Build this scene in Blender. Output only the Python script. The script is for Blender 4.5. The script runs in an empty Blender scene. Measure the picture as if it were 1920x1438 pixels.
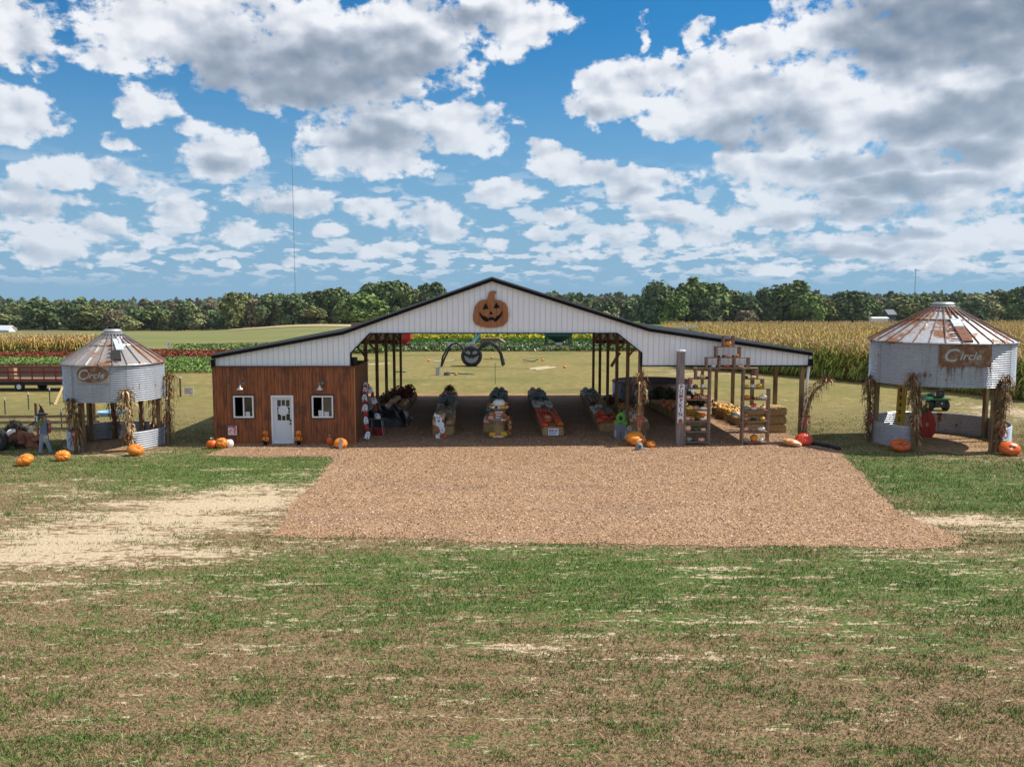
import bpy, bmesh, math, random
import numpy as np
from mathutils import Vector, Matrix, Euler
random.seed(7)
R = math.radians
S = bpy.context.scene
C = S.collection
# ---------------------------------------------------------------- camera
FPX, CAMH = 1620.0, 6.2
PITCH, YAW = 5.68, 0.955
cam_d = bpy.data.cameras.new('camera'); cam = bpy.data.objects.new('camera', cam_d); C.objects.link(cam)
cam_d.sensor_width = 36; cam_d.lens = 36*FPX/1920; cam_d.clip_start = 0.1; cam_d.clip_end = 20000
cam.location = (0, 0, CAMH); cam.rotation_euler = (R(90-PITCH), 0, R(-YAW))
S.camera = cam
# ---------------------------------------------------------------- render look
S.view_settings.view_transform = 'Standard'; S.view_settings.look = 'None'
S.view_settings.exposure = 0.55; S.view_settings.gamma = 1
# ---------------------------------------------------------------- node helper
class NT:
    def __init__(s, tree): s.t = tree; s.n = tree.nodes; s.l = tree.links
    def _in(s, sock, v):
        if v is None: return
        if isinstance(v, bpy.types.NodeSocket): s.l.new(v, sock)
        else:
            if isinstance(v, (tuple, list)) and len(v) == 3 and sock.type == 'RGBA': v = (*v, 1)
            sock.default_value = v
    def new(s, typ, **kw):
        nd = s.n.new(typ)
        for k, v in kw.items(): setattr(nd, k, v)
        return nd
    def m(s, op, a, b=None, c=None, clamp=False):
        nd = s.new('ShaderNodeMath', operation=op, use_clamp=clamp)
        s._in(nd.inputs[0], a); s._in(nd.inputs[1], b); s._in(nd.inputs[2], c)
        return nd.outputs[0]
    def v(s, op, a, b=None, out=0):
        nd = s.new('ShaderNodeVectorMath', operation=op)
        s._in(nd.inputs[0], a); s._in(nd.inputs[1], b)
        return nd.outputs[out]
    def mix(s, f, a, b):
        nd = s.new('ShaderNodeMix', data_type='RGBA')
        s._in(nd.inputs[0], f); s._in(nd.inputs[6], a); s._in(nd.inputs[7], b)
        return nd.outputs[2]
    def ss(s, x, lo, hi, a=0.0, b=1.0):
        nd = s.new('ShaderNodeMapRange', interpolation_type='SMOOTHSTEP')
        s._in(nd.inputs[0], x); s._in(nd.inputs[1], lo); s._in(nd.inputs[2], hi); s._in(nd.inputs[3], a); s._in(nd.inputs[4], b)
        return nd.outputs[0]
    def noise(s, vec, scale, detail=4, rough=.5, dist=0.0):
        nd = s.new('ShaderNodeTexNoise')
        s._in(nd.inputs['Vector'], vec); nd.inputs['Scale'].default_value = scale
        nd.inputs['Detail'].default_value = detail; nd.inputs['Roughness'].default_value = rough; nd.inputs['Distortion'].default_value = dist
        return nd.outputs[0]
    def xyz(s, x, y, z=0.0):
        nd = s.new('ShaderNodeCombineXYZ'); s._in(nd.inputs[0], x); s._in(nd.inputs[1], y); s._in(nd.inputs[2], z)
        return nd.outputs[0]
    def sep(s, v):
        nd = s.new('ShaderNodeSeparateXYZ'); s._in(nd.inputs[0], v); return nd.outputs
# ---------------------------------------------------------------- world: sky with cumulus
SUN_EL, SUN_AZ = 52.0, 80.0           # azimuth measured from +Y towards +X
CR = cam.rotation_euler.to_matrix()
def ray(px, py):
    return (CR @ Vector(((px-960)/FPX, -(py-719)/FPX, -1))).normalized()
def azel(px, py):
    d = ray(px, py); return math.atan2(d.x, d.y)*16.2, math.asin(d.z)*16.2
world = bpy.data.worlds.new('World'); S.world = world; world.use_nodes = True
w = NT(world.node_tree); w.n.clear()
sky = w.new('ShaderNodeTexSky', sky_type='NISHITA'); sky.sun_disc = False
sky.sun_elevation = R(SUN_EL); sky.sun_rotation = R(SUN_AZ); sky.altitude = 100; sky.air_density = 1.0; sky.dust_density = .6; sky.ozone_density = 2.0
tc = w.new('ShaderNodeTexCoord'); gx, gy, gz = w.sep(tc.outputs['Generated'])
U = w.m('MULTIPLY', w.m('ARCTAN2', gx, gy), 16.2)
V = w.m('MULTIPLY', w.m('ARCSINE', gz), 16.2)
UV0 = w.xyz(U, V, 0)
wn = w.new('ShaderNodeTexNoise'); w._in(wn.inputs['Vector'], w.v('MULTIPLY', UV0, (1, 1.5, 1))); wn.inputs['Scale'].default_value = 1.3; wn.inputs['Detail'].default_value = 5
warp = w.v('MULTIPLY', w.v('SUBTRACT', wn.outputs['Color'], (.5, .5, .5)), (.95, .5, 0))
UV = w.v('ADD', UV0, warp)
def blobs(lst, base=-9.0):
    acc = None
    for (cx, cy, rx, ry, *h) in lst:
        u, v = azel(cx, cy)
        q = w.v('MULTIPLY', w.v('SUBTRACT', UV, (u, v, 0)), (100/rx, 100/ry, 0))
        val = w.m('SUBTRACT', h[0] if h else 1.0, w.v('DOT_PRODUCT', q, q, out=1))
        acc = val if acc is None else w.m('MAXIMUM', acc, val)
    return acc
CL = [(330,60,170,75),(560,90,230,110),(760,80,160,95),(950,45,120,60),(600,165,190,40),(190,110,80,28,.7),
 (20,50,75,80),(75,115,30,50,.7),(20,215,75,48),(70,235,45,25,.8),
 (700,250,150,50),(870,245,95,58),(690,305,140,30),(810,225,60,30),
 (290,205,60,40,.75),(350,240,60,28,.7),(215,262,40,22,.6),
 (405,300,85,45),(440,265,40,35,.8),(150,320,95,30),(260,345,70,20,.6),(540,375,95,35),(460,365,60,25,.7),
 (335,400,68,36),(40,385,110,38),(60,430,110,22),(180,440,75,40),(100,470,85,25),(220,478,60,18),
 (440,440,80,30),(700,395,70,28),(800,405,75,32),(830,435,75,20),(620,432,45,17),(300,450,35,20),(75,485,32,20),(155,498,26,12),(430,500,22,14),
 (730,468,75,22,.9),(540,490,40,13,.9),(350,490,50,12,.8),(930,460,40,20,.7),(905,475,20,18,.8),
 (1160,175,95,58),(1070,200,40,24,.8),(1090,150,50,28,.8),(1320,160,140,65),(1420,95,90,45,.9),(1300,65,45,32,.6),(1390,190,190,75),(1290,210,110,55),
 (1560,200,200,110),(1700,110,170,120),(1850,60,170,110),(1800,220,180,110),(1560,45,130,60,.9),(1480,60,60,40,.6),
 (1520,330,210,60),(1390,310,70,35,.9),(1700,330,190,75),(1850,310,120,60),(1600,390,230,45),(1800,400,170,50),(1390,405,110,25,.9),
 (1040,300,60,32),(1110,325,75,25),(1180,350,105,35),(1240,330,60,22,.7),(950,362,72,28),(1050,402,38,17),(1010,436,42,21),(1250,400,90,27),(1300,440,110,24,.9),
 (1140,450,80,22,.9),(1240,430,85,22,.9),(1190,478,90,18,.9),(1050,480,70,18,.9),(1480,460,170,28,.9),(1700,460,220,35,.95),(1860,440,110,38),(1500,500,190,15,.8),(1760,500,190,18,.85),
 (1205,55,18,60,.35),(1245,90,18,25,.35)]
DK = [(560,150,230,60),(700,120,170,60,.9),(450,90,130,50,.6),(700,262,120,34,.9),(880,40,90,30,.6),(500,388,80,20,.6),(420,312,60,20,.5),
 (1750,40,170,75,1.25),(1880,45,150,70,1.3),(1820,110,140,30,.8),(1800,225,120,38,1.1),(1900,220,60,60,.9),(1430,240,120,40,.85),(1390,270,70,18,.8),(1600,310,130,30,.8),(1700,350,150,22,.9),(1800,290,120,25,.8),
 (1640,395,100,20,.7),(1700,440,90,18,.7),(1500,410,100,14,.5),(1430,160,60,25,.4),(1180,365,80,16,.4),(1120,205,60,20,.3),(20,395,80,25,.4),(40,80,40,60,.3),(1240,412,70,14,.4),(1560,470,200,14,.5)]
D = blobs(CL); K = blobs(DK)
D = w.m('MAXIMUM', D, w.m('SUBTRACT', w.m('MULTIPLY', w.m('MAXIMUM', w.ss(V, 5.9, 7.5), w.ss(w.m('ABSOLUTE', U), 13, 18)), 1.35), 1.1))      # unseen broken cloud added overhead, aside and behind the camera to brighten shade
n1 = w.noise(w.v('MULTIPLY', UV0, (1, 1.35, 1)), 1.35, 12, .54)
n1b = w.noise(w.v('MULTIPLY', w.v('ADD', UV0, (.09, .15, 0)), (1, 1.35, 1)), 1.35, 6, .42)
n2 = w.noise(w.v('MULTIPLY', UV0, (1, 1.6, 1)), .55, 3, .5)
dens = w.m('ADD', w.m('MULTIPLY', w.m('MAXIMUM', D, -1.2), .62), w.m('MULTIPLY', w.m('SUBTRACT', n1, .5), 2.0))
n5 = w.noise(w.v('MULTIPLY', UV0, (1, 1.2, 1)), 5.5, 8, .6)
dens = w.m('ADD', dens, w.m('MULTIPLY', w.m('SUBTRACT', n5, .5), .75))
dens = w.m('ADD', dens, w.m('SUBTRACT', -.02, w.ss(V, 2.4, .9, 0, .16)))
a1 = w.ss(dens, -.02, .30)
# distant cloud deck seen in perspective near the horizon
pl = w.xyz(w.m('MULTIPLY', U, 1.0), w.m('MULTIPLY', V, 2.5), 0)
pl2 = w.xyz(w.m('MULTIPLY', U, 1.9), w.m('MULTIPLY', V, 6.5), 3.3)
lowb = w.ss(V, 1.15, .75)
n3 = w.m('ADD', w.m('MULTIPLY', w.noise(pl, 1.5, 7, .52), w.m('SUBTRACT', 1.0, lowb)), w.m('MULTIPLY', w.noise(pl2, 1.3, 6, .52), lowb))
n3b = w.noise(w.v('ADD', pl, (.10, .30, 0)), 1.5, 3, .45)
n4 = w.noise(pl, .35, 2, .5)
band = w.m('MULTIPLY', w.ss(V, 2.6, 1.5), w.ss(V, .1, .6))
side = w.ss(U, -8, 6, .0, .035)
a2 = w.m('MULTIPLY', w.ss(w.m('ADD', w.m('ADD', n3, side), w.m('MULTIPLY', w.m('SUBTRACT', n4, .5), .30)), .515, .60), w.m('MULTIPLY', band, .80))
alpha = w.m('SUBTRACT', 1.0, w.m('MULTIPLY', w.m('SUBTRACT', 1.0, a1), w.m('SUBTRACT', 1.0, a2)))
# light and grey of the cloud body
n1c = w.noise(w.v('MULTIPLY', UV0, (1, 1.35, 1)), 1.35, 6, .42)
rel = w.m('ADD', w.m('MULTIPLY', w.m('SUBTRACT', n1c, n1b), 1.6), w.m('MULTIPLY', w.m('SUBTRACT', n5, .5), .28))
core = w.ss(dens, .15, 1.5, 0, .22)
dk = w.ss(w.m('ADD', K, w.m('MULTIPLY', w.m('SUBTRACT', n1c, .5), 1.0)), -.6, 1.3, 0, .70)
rel2 = w.m('MULTIPLY', w.m('SUBTRACT', n3, n3b), 1.0)
sh = w.m('ADD', w.m('SUBTRACT', w.m('SUBTRACT', .93, core), dk), w.m('ADD', w.m('MULTIPLY', rel, a1), w.m('MULTIPLY', rel2, a2)), clamp=True)
ccol = w.new('ShaderNodeValToRGB'); w._in(ccol.inputs[0], sh)
e = ccol.color_ramp.elements; e[0].position = 0; e[0].color = (.17, .235, .33, 1); e[1].position = 1; e[1].color = (.90, .92, .96, 1)
for p_, c_ in ((.35, (.31, .37, .46, 1)), (.7, (.58, .63, .72, 1))):
    q_ = e.new(p_); q_.color = c_
CLOUD_GAIN = 6.9
skyc = w.v('MULTIPLY', sky.outputs[0], (.03, .47, .74))
# whitening haze low over the horizon
hz = w.ss(V, 5.0, .0)
skyc = w.mix(w.m('MULTIPLY', hz, .93), skyc, (1.75, 3.05, 4.35))
cl = w.v('MULTIPLY', ccol.outputs[0], (CLOUD_GAIN,)*3)
cl = w.mix(w.m('MULTIPLY', hz, .38), cl, (2.9, 3.9, 4.9))
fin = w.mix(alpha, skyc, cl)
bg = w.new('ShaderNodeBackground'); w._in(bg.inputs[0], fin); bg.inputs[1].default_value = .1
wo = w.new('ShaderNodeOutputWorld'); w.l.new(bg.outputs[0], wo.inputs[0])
world.cycles.sampling_method = 'MANUAL'; world.cycles.sample_map_resolution = 512
# ---------------------------------------------------------------- sun
sd = bpy.data.lights.new('sun', 'SUN'); sd.energy = 4.0; sd.angle = R(.5); sd.color = (1, .955, .88)
sun = bpy.data.objects.new('sun', sd); C.objects.link(sun)
sv = Vector((math.sin(R(SUN_AZ))*math.cos(R(SUN_EL)), math.cos(R(SUN_AZ))*math.cos(R(SUN_EL)), math.sin(R(SUN_EL))))
sun.rotation_euler = sv.to_track_quat('Z', 'Y').to_euler(); sun.location = (40, 10, 60)
# ---------------------------------------------------------------- measuring
def sstep(a, b, x):
    t = min(1, max(0, (x-a)/(b-a))); return t*t*(3-2*t)
def terr(x, y):
    d = max(y, 1.0); u = x/d
    k = .030 + (.0195-.030)*sstep(-.36, -.2, u)
    if y < 95: z = 0
    elif y < 400: z = -k*(y-95)
    else: z = -k*305 + (y-400)*(-.003+.0065*sstep(-.36, -.2, u))
    return z + (.5*math.sin(x*.021+1)*math.sin(y*.017)*sstep(110, 260, y))
def G(px, py, z=0.0):
    d = ray(px, py); t = (z-CAMH)/d.z; return Vector((d.x*t, d.y*t, z))
def P(px, py, Y):
    d = ray(px, py); t = Y/d.y; return Vector((d.x*t, Y, CAMH+d.z*t))
def GT(px, py):
    d = ray(px, py); t = 20.0
    while t < 3000:
        p = d*t
        if CAMH+p.z < terr(p.x, p.y): break
        t += .5 + t*.003
    p = d*t; return Vector((p.x, p.y, terr(p.x, p.y)))
def sc(Y): return FPX/Y                                   # picture pixels per metre at depth Y
# ---------------------------------------------------------------- materials
MT = {}
def mat(name, col, rough=.7, metal=0.0, nz=0.0, nscale=6.0, bump=0.0, bscale=40.0, rnd=0.0, stretch=(1, 1, 1), col2=None, thr=(.45, .6), spec=.5, attr=None, detail=6):
    if name in MT: return MT[name]
    mt = bpy.data.materials.new(name); mt.use_nodes = True; t = NT(mt.node_tree); b = t.n['Principled BSDF']
    tcn = t.new('ShaderNodeTexCoord'); vec = t.v('MULTIPLY', tcn.outputs['Object'], stretch)
    c = None
    if attr:
        an = t.new('ShaderNodeAttribute'); an.attribute_name = attr; c = an.outputs['Color']
    else:
        rgb = t.new('ShaderNodeRGB'); rgb.outputs[0].default_value = (*col, 1); c = rgb.outputs[0]
    if col2: c = t.mix(t.ss(t.noise(vec, nscale, detail, .6), thr[0], thr[1]), c, col2)
    f = None
    if nz: f = t.m('ADD', 1-nz, t.m('MULTIPLY', t.noise(vec, nscale*2.3, 8, .65), 2*nz))
    if rnd:
        oi = t.new('ShaderNodeObjectInfo'); r_ = t.m('ADD', 1-rnd, t.m('MULTIPLY', oi.outputs['Random'], 2*rnd)); f = r_ if f is None else t.m('MULTIPLY', f, r_)
    if f is not None: c = t.v('SCALE', c); c.node.inputs[3].default_value = 1; t.l.new(f, c.node.inputs[3])
    t._in(b.inputs['Base Color'], c); b.inputs['Roughness'].default_value = rough; b.inputs['Metallic'].default_value = metal; b.inputs['Specular IOR Level'].default_value = spec
    if bump:
        bn = t.new('ShaderNodeBump'); bn.inputs['Strength'].default_value = bump; bn.inputs['Distance'].default_value = .02
        t._in(bn.inputs['Height'], t.noise(vec, bscale, 6, .6)); t.l.new(bn.outputs[0], b.inputs['Normal'])
    MT[name] = mt; return mt
# ---------------------------------------------------------------- mesh helper
class MB:
    def __init__(s): s.v = []; s.f = []; s.m = []; s.M = None
    def add(s, vs, fs, mi=0):
        o = len(s.v)
        if s.M is not None: vs = [tuple(s.M @ Vector(p)) for p in vs]
        s.v.extend([tuple(p) for p in vs]); s.f.extend([tuple(i+o for i in f) for f in fs]); s.m.extend([mi]*len(fs)); return s
    def box(s, c, sz, rot=None, mi=0):
        x, y, z = sz[0]/2, sz[1]/2, sz[2]/2
        vs = [Vector((a*x, b*y, d*z)) for a in (-1, 1) for b in (-1, 1) for d in (-1, 1)]
        if rot is not None:
            E = Euler(rot).to_matrix() if not isinstance(rot, Matrix) else rot
            vs = [E @ q for q in vs]
        c = Vector(c)
        return s.add([q+c for q in vs], [(0,1,3,2),(4,6,7,5),(0,4,5,1),(2,3,7,6),(0,2,6,4),(1,5,7,3)], mi)
    def bar(s, a, b, w_, h_=None, mi=0, up=(0, 0, 1)):
        a, b = Vector(a), Vector(b); h_ = h_ or w_; d = (b-a); L = d.length; d.normalize(); up = Vector(up)
        if abs(d.dot(up)) > .98: up = Vector((0, 1, 0))
        x = d.cross(up).normalized(); y = x.cross(d).normalized(); E = Matrix((x, d, y)).transposed()
        return s.box((a+b)/2, (w_, L, h_), E, mi)
    def tube(s, pts, rad, n=8, mi=0, cap=True):
        pts = [Vector(p) for p in pts]
        if not isinstance(rad, (list, tuple)): rad = [rad]*len(pts)
        vs = []; fs = []; prev = None
        for i, p in enumerate(pts):
            d = (pts[min(i+1, len(pts)-1)]-pts[max(i-1, 0)]); d = d.normalized() if d.length > 1e-9 else Vector((0, 0, 1))
            if prev is None:
                a = Vector((0, 0, 1)) if abs(d.z) < .9 else Vector((1, 0, 0)); x = d.cross(a).normalized()
            else: x = (prev-d*prev.dot(d)).normalized()
            prev = x; y = d.cross(x)
            for k in range(n):
                t = 2*math.pi*k/n; vs.append(p+(x*math.cos(t)+y*math.sin(t))*rad[i])
        for i in range(len(pts)-1):
            for k in range(n): fs.append((i*n+k, i*n+(k+1) % n, (i+1)*n+(k+1) % n, (i+1)*n+k))
        if cap: fs.append(tuple(range(n-1, -1, -1))); fs.append(tuple((len(pts)-1)*n+k for k in range(n)))
        return s.add(vs, fs, mi)
    def lathe(s, prof, c=(0, 0, 0), n=32, mi=0, a0=0, a1=2*math.pi, cap=False):
        c = Vector(c); full = abs(a1-a0-2*math.pi) < 1e-6; m = n if full else n+1; vs = []; fs = []
        for (r, z) in prof:
            for k in range(m):
                t = a0+(a1-a0)*k/n; vs.append(c+Vector((r*math.cos(t), r*math.sin(t), z)))
        for i in range(len(prof)-1):
            for k in range(n):
                k2 = (k+1) % m if full else k+1
                fs.append((i*m+k, i*m+k2, (i+1)*m+k2, (i+1)*m+k))
        if cap: fs.append(tuple(range(m-1, -1, -1))); fs.append(tuple((len(prof)-1)*m+k for k in range(m)))
        return s.add(vs, fs, mi)
    def ball(s, c, r, n=12, m=8, mi=0):
        if not isinstance(r, (tuple, list)): r = (r, r, r)
        vs = []; fs = []
        for i in range(m+1):
            ph = math.pi*i/m-math.pi/2
            for k in range(n):
                t = 2*math.pi*k/n; vs.append((c[0]+r[0]*math.cos(ph)*math.cos(t), c[1]+r[1]*math.cos(ph)*math.sin(t), c[2]+r[2]*math.sin(ph)))
        for i in range(m):
            for k in range(n): fs.append((i*n+k, i*n+(k+1) % n, (i+1)*n+(k+1) % n, (i+1)*n+k))
        return s.add(vs, fs, mi)
    def prism(s, pts, y0, y1, mi=0, holes=None):
        """outline in the XZ plane, extruded along Y"""
        tri = poly_tris(pts, holes); loops = [pts]+(holes or []); allp = [q for l in loops for q in l]; n = len(allp)
        vs = [(q[0], y0, q[1]) for q in allp]+[(q[0], y1, q[1]) for q in allp]
        fs = [tuple(t) for t in tri]+[tuple(i+n for i in reversed(t)) for t in tri]
        o = 0
        for l in loops:
            L = len(l)
            for i in range(L): a, b = o+i, o+(i+1) % L; fs.append((a, b, b+n, a+n))
            o += L
        return s.add(vs, fs, mi)
    def build(s, name, mats, parent=None, smooth=False, loc=None):
        me = bpy.data.meshes.new(name); me.from_pydata(s.v, [], s.f)
        mats = mats if isinstance(mats, (list, tuple)) else [mats]
        for q in mats: me.materials.append(q)
        if len(mats) > 1: me.polygons.foreach_set('material_index', s.m)
        bm = bmesh.new(); bm.from_mesh(me); bmesh.ops.recalc_face_normals(bm, faces=bm.faces); bm.to_mesh(me); bm.free()
        if smooth: me.polygons.foreach_set('use_smooth', [True]*len(me.polygons))
        o = bpy.data.objects.new(name, me); C.objects.link(o)
        if parent is not None: o.parent = parent
        if loc is not None: o.location = loc
        return o
def poly_tris(pts, holes=None):
    from mathutils.geometry import tessellate_polygon
    loops = [[Vector((q[0], q[1], 0)) for q in l] for l in [pts]+(holes or [])]
    return tessellate_polygon(loops)
def tag(o, label=None, cat=None, group=None, kind=None):
    if label: o['label'] = label
    if cat: o['category'] = cat
    if group: o['group'] = group
    if kind: o['kind'] = kind
    return o
def thing(name, loc, label, cat, group=None, rz=0.0):
    o = bpy.data.objects.new(name, None); C.objects.link(o); o.location = loc; o.rotation_euler = (0, 0, rz); o.empty_display_size = .2
    return tag(o, label, cat, group)
KIDS = {}
def dup(src, loc, rz=0.0, label=None, group=None, scale=None):
    c = src.copy(); C.objects.link(c); c.location = loc; c.rotation_euler = (0, 0, rz)
    if scale is not None: c.scale = scale if isinstance(scale, (tuple, list)) else (scale,)*3
    if label: c['label'] = label
    if group: c['group'] = group
    for ch in [k for k in src.children]:
        d = ch.copy(); C.objects.link(d); d.parent = c; d.matrix_parent_inverse = ch.matrix_parent_inverse
        for g in [k for k in ch.children]:
            h = g.copy(); C.objects.link(h); h.parent = d
    return c
def text_geo(body, size, shear=0.0, ext=.004, bold=0.0, align='CENTER', spacing=1.0):
    cu = bpy.data.curves.new('lettering', 'FONT'); cu.body = body; cu.size = size; cu.shear = shear; cu.extrude = ext; cu.offset = bold
    cu.align_x = align; cu.align_y = 'CENTER'; cu.space_character = spacing; cu.resolution_u = 3
    o = bpy.data.objects.new('lettering', cu); C.objects.link(o)
    dg = bpy.context.evaluated_depsgraph_get(); me = o.evaluated_get(dg).to_mesh()
    vs = [tuple(q.co) for q in me.vertices]; fs = [tuple(p.vertices) for p in me.polygons]
    o.evaluated_get(dg).to_mesh_clear(); bpy.data.objects.remove(o); bpy.data.curves.remove(cu)
    return vs, fs
def np_mesh(name, verts, nper, mats, cols=None, parent=None, quads=True):
    """verts (N*nper,3): separate faces of nper corners; cols (N,3) one colour per face"""
    me = bpy.data.meshes.new(name); nv = len(verts); nf = nv//nper
    me.vertices.add(nv); me.vertices.foreach_set('co', np.asarray(verts, dtype=np.float32).ravel())
    me.loops.add(nv); me.loops.foreach_set('vertex_index', np.arange(nv, dtype=np.int32))
    me.polygons.add(nf); me.polygons.foreach_set('loop_start', np.arange(0, nv, nper, dtype=np.int32)); me.polygons.foreach_set('loop_total', np.full(nf, nper, dtype=np.int32))
    me.update(calc_edges=True)
    if cols is not None:
        at = me.color_attributes.new('tint', 'FLOAT_COLOR', 'POINT'); c4 = np.ones((nf, 4), dtype=np.float32); c4[:, :3] = cols
        at.data.foreach_set('color', np.repeat(c4, nper, axis=0).ravel())
    for q in (mats if isinstance(mats, (list, tuple)) else [mats]): me.materials.append(q)
    o = bpy.data.objects.new(name, me); C.objects.link(o)
    if parent is not None: o.parent = parent
    return o
rng = np.random.default_rng(11)
# ================================================================ GROUND
def axis(lo, f0, f1, hi, st, gr=1.16):
    a = list(np.arange(f0, f1+1e-6, st)); s_ = st; x = f1
    while x < hi: s_ *= gr; x += s_; a.append(x)
    s_ = st; x = f0; b = []
    while x > lo: s_ *= gr; x -= s_; b.append(x)
    return np.array(b[::-1]+a)
XS = axis(-3500, -36, 36, 3500, .45); YS = axis(-80, 8, 100, 4200, .45, 1.13)
SOIL = [(60,1040,3.2,1.0,1.0),(170,1010,3,1.2,1.0),(300,975,3.2,1.3,1.0),(420,945,3,1.3,1.0),(500,925,2.2,1.5,.9),(200,960,4,1.0,.55),(40,985,2.5,1,.6),(330,1040,3,.5,.7),(60,1100,2.2,.6,.6),
        (120,920,4,2.0,.35),(560,900,2,1.5,.35),(640,1020,2.5,.4,.45),(900,1030,3,.3,.4),(1750,975,2.6,.55,.9),(1860,985,2.5,.6,.8),(1640,960,1.5,.5,.4),(1800,1040,2.5,.5,.55),(1870,1075,1.5,.4,.5),
        (1330,1075,.6,.9,.45),(1500,1140,.5,.5,.45),(1480,1170,.8,.3,.5),(1350,1225,1.6,.5,.45),(1120,1215,2.2,.5,.45),(1200,1160,1.5,.3,.4),(1900,860,2,1,.3),(1890,770,1.5,3,.7),(1850,780,.8,2,.6),
        (200,850,2,.7,.7),(20,930,3,.5,.5),(415,880,.9,.25,.7),(560,990,2,.5,.6),(1760,760,4,1,.35),(1560,690,6,2,.4),(1300,700,3,3,.5)]
GREEN = [(480,880,7,4.0,1.0),(560,860,4,2,1.0),(250,870,6,3,.75),(1750,900,5,4,1.0),(1650,880,3,4,.9),(1900,930,4,4,.9),(1000,1060,7,1.6,.95),(1300,1080,7,2.0,.95),(1600,1080,6,2.2,.95),(1850,1120,5,2,.8),(700,1080,5,1.4,.85),
         (450,1100,4,1.3,.7),(1000,1130,6,1.2,.8),(1400,1150,6,1.3,.75),(1750,1190,4,1.4,.65),(120,1180,4,1.2,.5),(600,1160,4,1.2,.55),(850,1200,4,1.2,.45),(1350,1290,4,1.0,.35),(300,1300,2,.7,.3),(780,1390,3,.8,.3),(1600,1330,3,1,.3)]
def field(lst, X, Y):
    acc = np.zeros_like(X)
    for (px, py, rx, ry, a) in lst:
        g = G(px, py); acc = np.maximum(acc, a*np.exp(-.5*(((X-g.x)/rx)**2+((Y-g.y)/ry)**2)))
    return acc
def masks(X, Y):
    so = field(SOIL, X, Y); gr = field(GREEN, X, Y)
    gr = np.where(Y > 34, np.maximum(gr, .42+.0*X), gr); gr = np.maximum(gr, .27)
    gr = np.where(Y > 50, .40, gr)
    return so, gr
def make_ground():
    X, Y = np.meshgrid(XS, YS); nx, ny = len(XS), len(YS)
    Z = np.vectorize(terr)(X, Y); near = (Y < 34) & (Y > 4) & (abs(X) < 36)
    Z = Z + np.where(near, .004*np.sin(X*1.7+Y*.6)*np.sin(Y*1.3), 0)
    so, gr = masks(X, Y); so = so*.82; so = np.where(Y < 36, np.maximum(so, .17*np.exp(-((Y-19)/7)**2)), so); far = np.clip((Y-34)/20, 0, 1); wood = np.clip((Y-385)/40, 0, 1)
    me = bpy.data.meshes.new('ground'); co = np.stack([X, Y, Z], -1).reshape(-1, 3)
    idx = np.arange(nx*ny).reshape(ny, nx); q = np.stack([idx[:-1, :-1], idx[:-1, 1:], idx[1:, 1:], idx[1:, :-1]], -1).reshape(-1, 4)
    me.vertices.add(len(co)); me.vertices.foreach_set('co', co.astype(np.float32).ravel())
    me.loops.add(q.size); me.loops.foreach_set('vertex_index', q.astype(np.int32).ravel())
    me.polygons.add(len(q)); me.polygons.foreach_set('loop_start', np.arange(0, q.size, 4, dtype=np.int32)); me.polygons.foreach_set('loop_total', np.full(len(q), 4, dtype=np.int32))
    me.update(calc_edges=True); me.polygons.foreach_set('use_smooth', [True]*len(q))
    at = me.color_attributes.new('ground_mix', 'FLOAT_COLOR', 'POINT')
    at.data.foreach_set('color', np.stack([so, gr, far, wood], -1).reshape(-1).astype(np.float32))
    o = bpy.data.objects.new('ground', me); C.objects.link(o); o['kind'] = 'structure'
    mt = bpy.data.materials.new('grass_ground'); mt.use_nodes = True; t = NT(mt.node_tree); b = t.n['Principled BSDF']
    an = t.new('ShaderNodeAttribute'); an.attribute_name = 'ground_mix'; so_, gr_, fa_ = t.sep(an.outputs['Vector']); wd_ = an.outputs['Alpha']
    p = t.new('ShaderNodeTexCoord').outputs['Object']; ps = t.v('MULTIPLY', p, (.45, 1.5, 1))
    big = t.noise(ps, .55, 5, .6); mid = t.noise(ps, 2.4, 7, .68); fine = t.noise(p, 14, 8, .75); dirt = t.noise(ps, 1.1, 8, .7); patch = t.noise(t.v('MULTIPLY', p, (.75, 1.9, 1)), 4.2, 6, .7)
    grn = t.mix(t.ss(fine, .35, .65), (.034, .066, .016), (.145, .205, .052))
    dry = t.mix(t.ss(fine, .32, .66), (.075, .045, .022), (.34, .235, .128))
    pf = t.v('MULTIPLY', p, (.8, 1.2, 1)); mid2 = t.noise(pf, 1.6, 9, .72); big2 = t.noise(pf, .12, 4, .6)
    far_g = t.mix(t.ss(t.m('ADD', t.m('MULTIPLY', mid2, .75), t.m('MULTIPLY', big2, .3)), .42, .64), (.175, .155, .048), (.345, .25, .105))
    px_, py_, pz_ = t.sep(p); mow = t.m('SINE', t.m('ADD', t.m('MULTIPLY', py_, 9.5), t.m('ADD', t.m('MULTIPLY', px_, .35), t.m('MULTIPLY', big, 9))))
    gm = t.m('ADD', t.m('MULTIPLY', mow, .07), t.m('ADD', t.m('MULTIPLY', gr_, .8), t.m('ADD', t.m('MULTIPLY', t.m('SUBTRACT', mid, .5), 2.1), t.m('ADD', t.m('MULTIPLY', t.m('SUBTRACT', big, .5), 1.0), t.m('MULTIPLY', t.m('SUBTRACT', patch, .5), 2.6)))))
    c = t.mix(t.ss(gm, .30, .58), dry, grn)
    c = t.mix(t.m('MULTIPLY', fa_, t.m('SUBTRACT', 1.0, so_)), c, t.mix(t.ss(t.m('ADD', t.m('MULTIPLY', big2, .6), t.m('MULTIPLY', fine, .4)), .44, .62), far_g, (.135, .140, .042)))
    soilc = t.mix(t.ss(fine, .35, .65), (.36, .26, .155), (.66, .53, .36))
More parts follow.
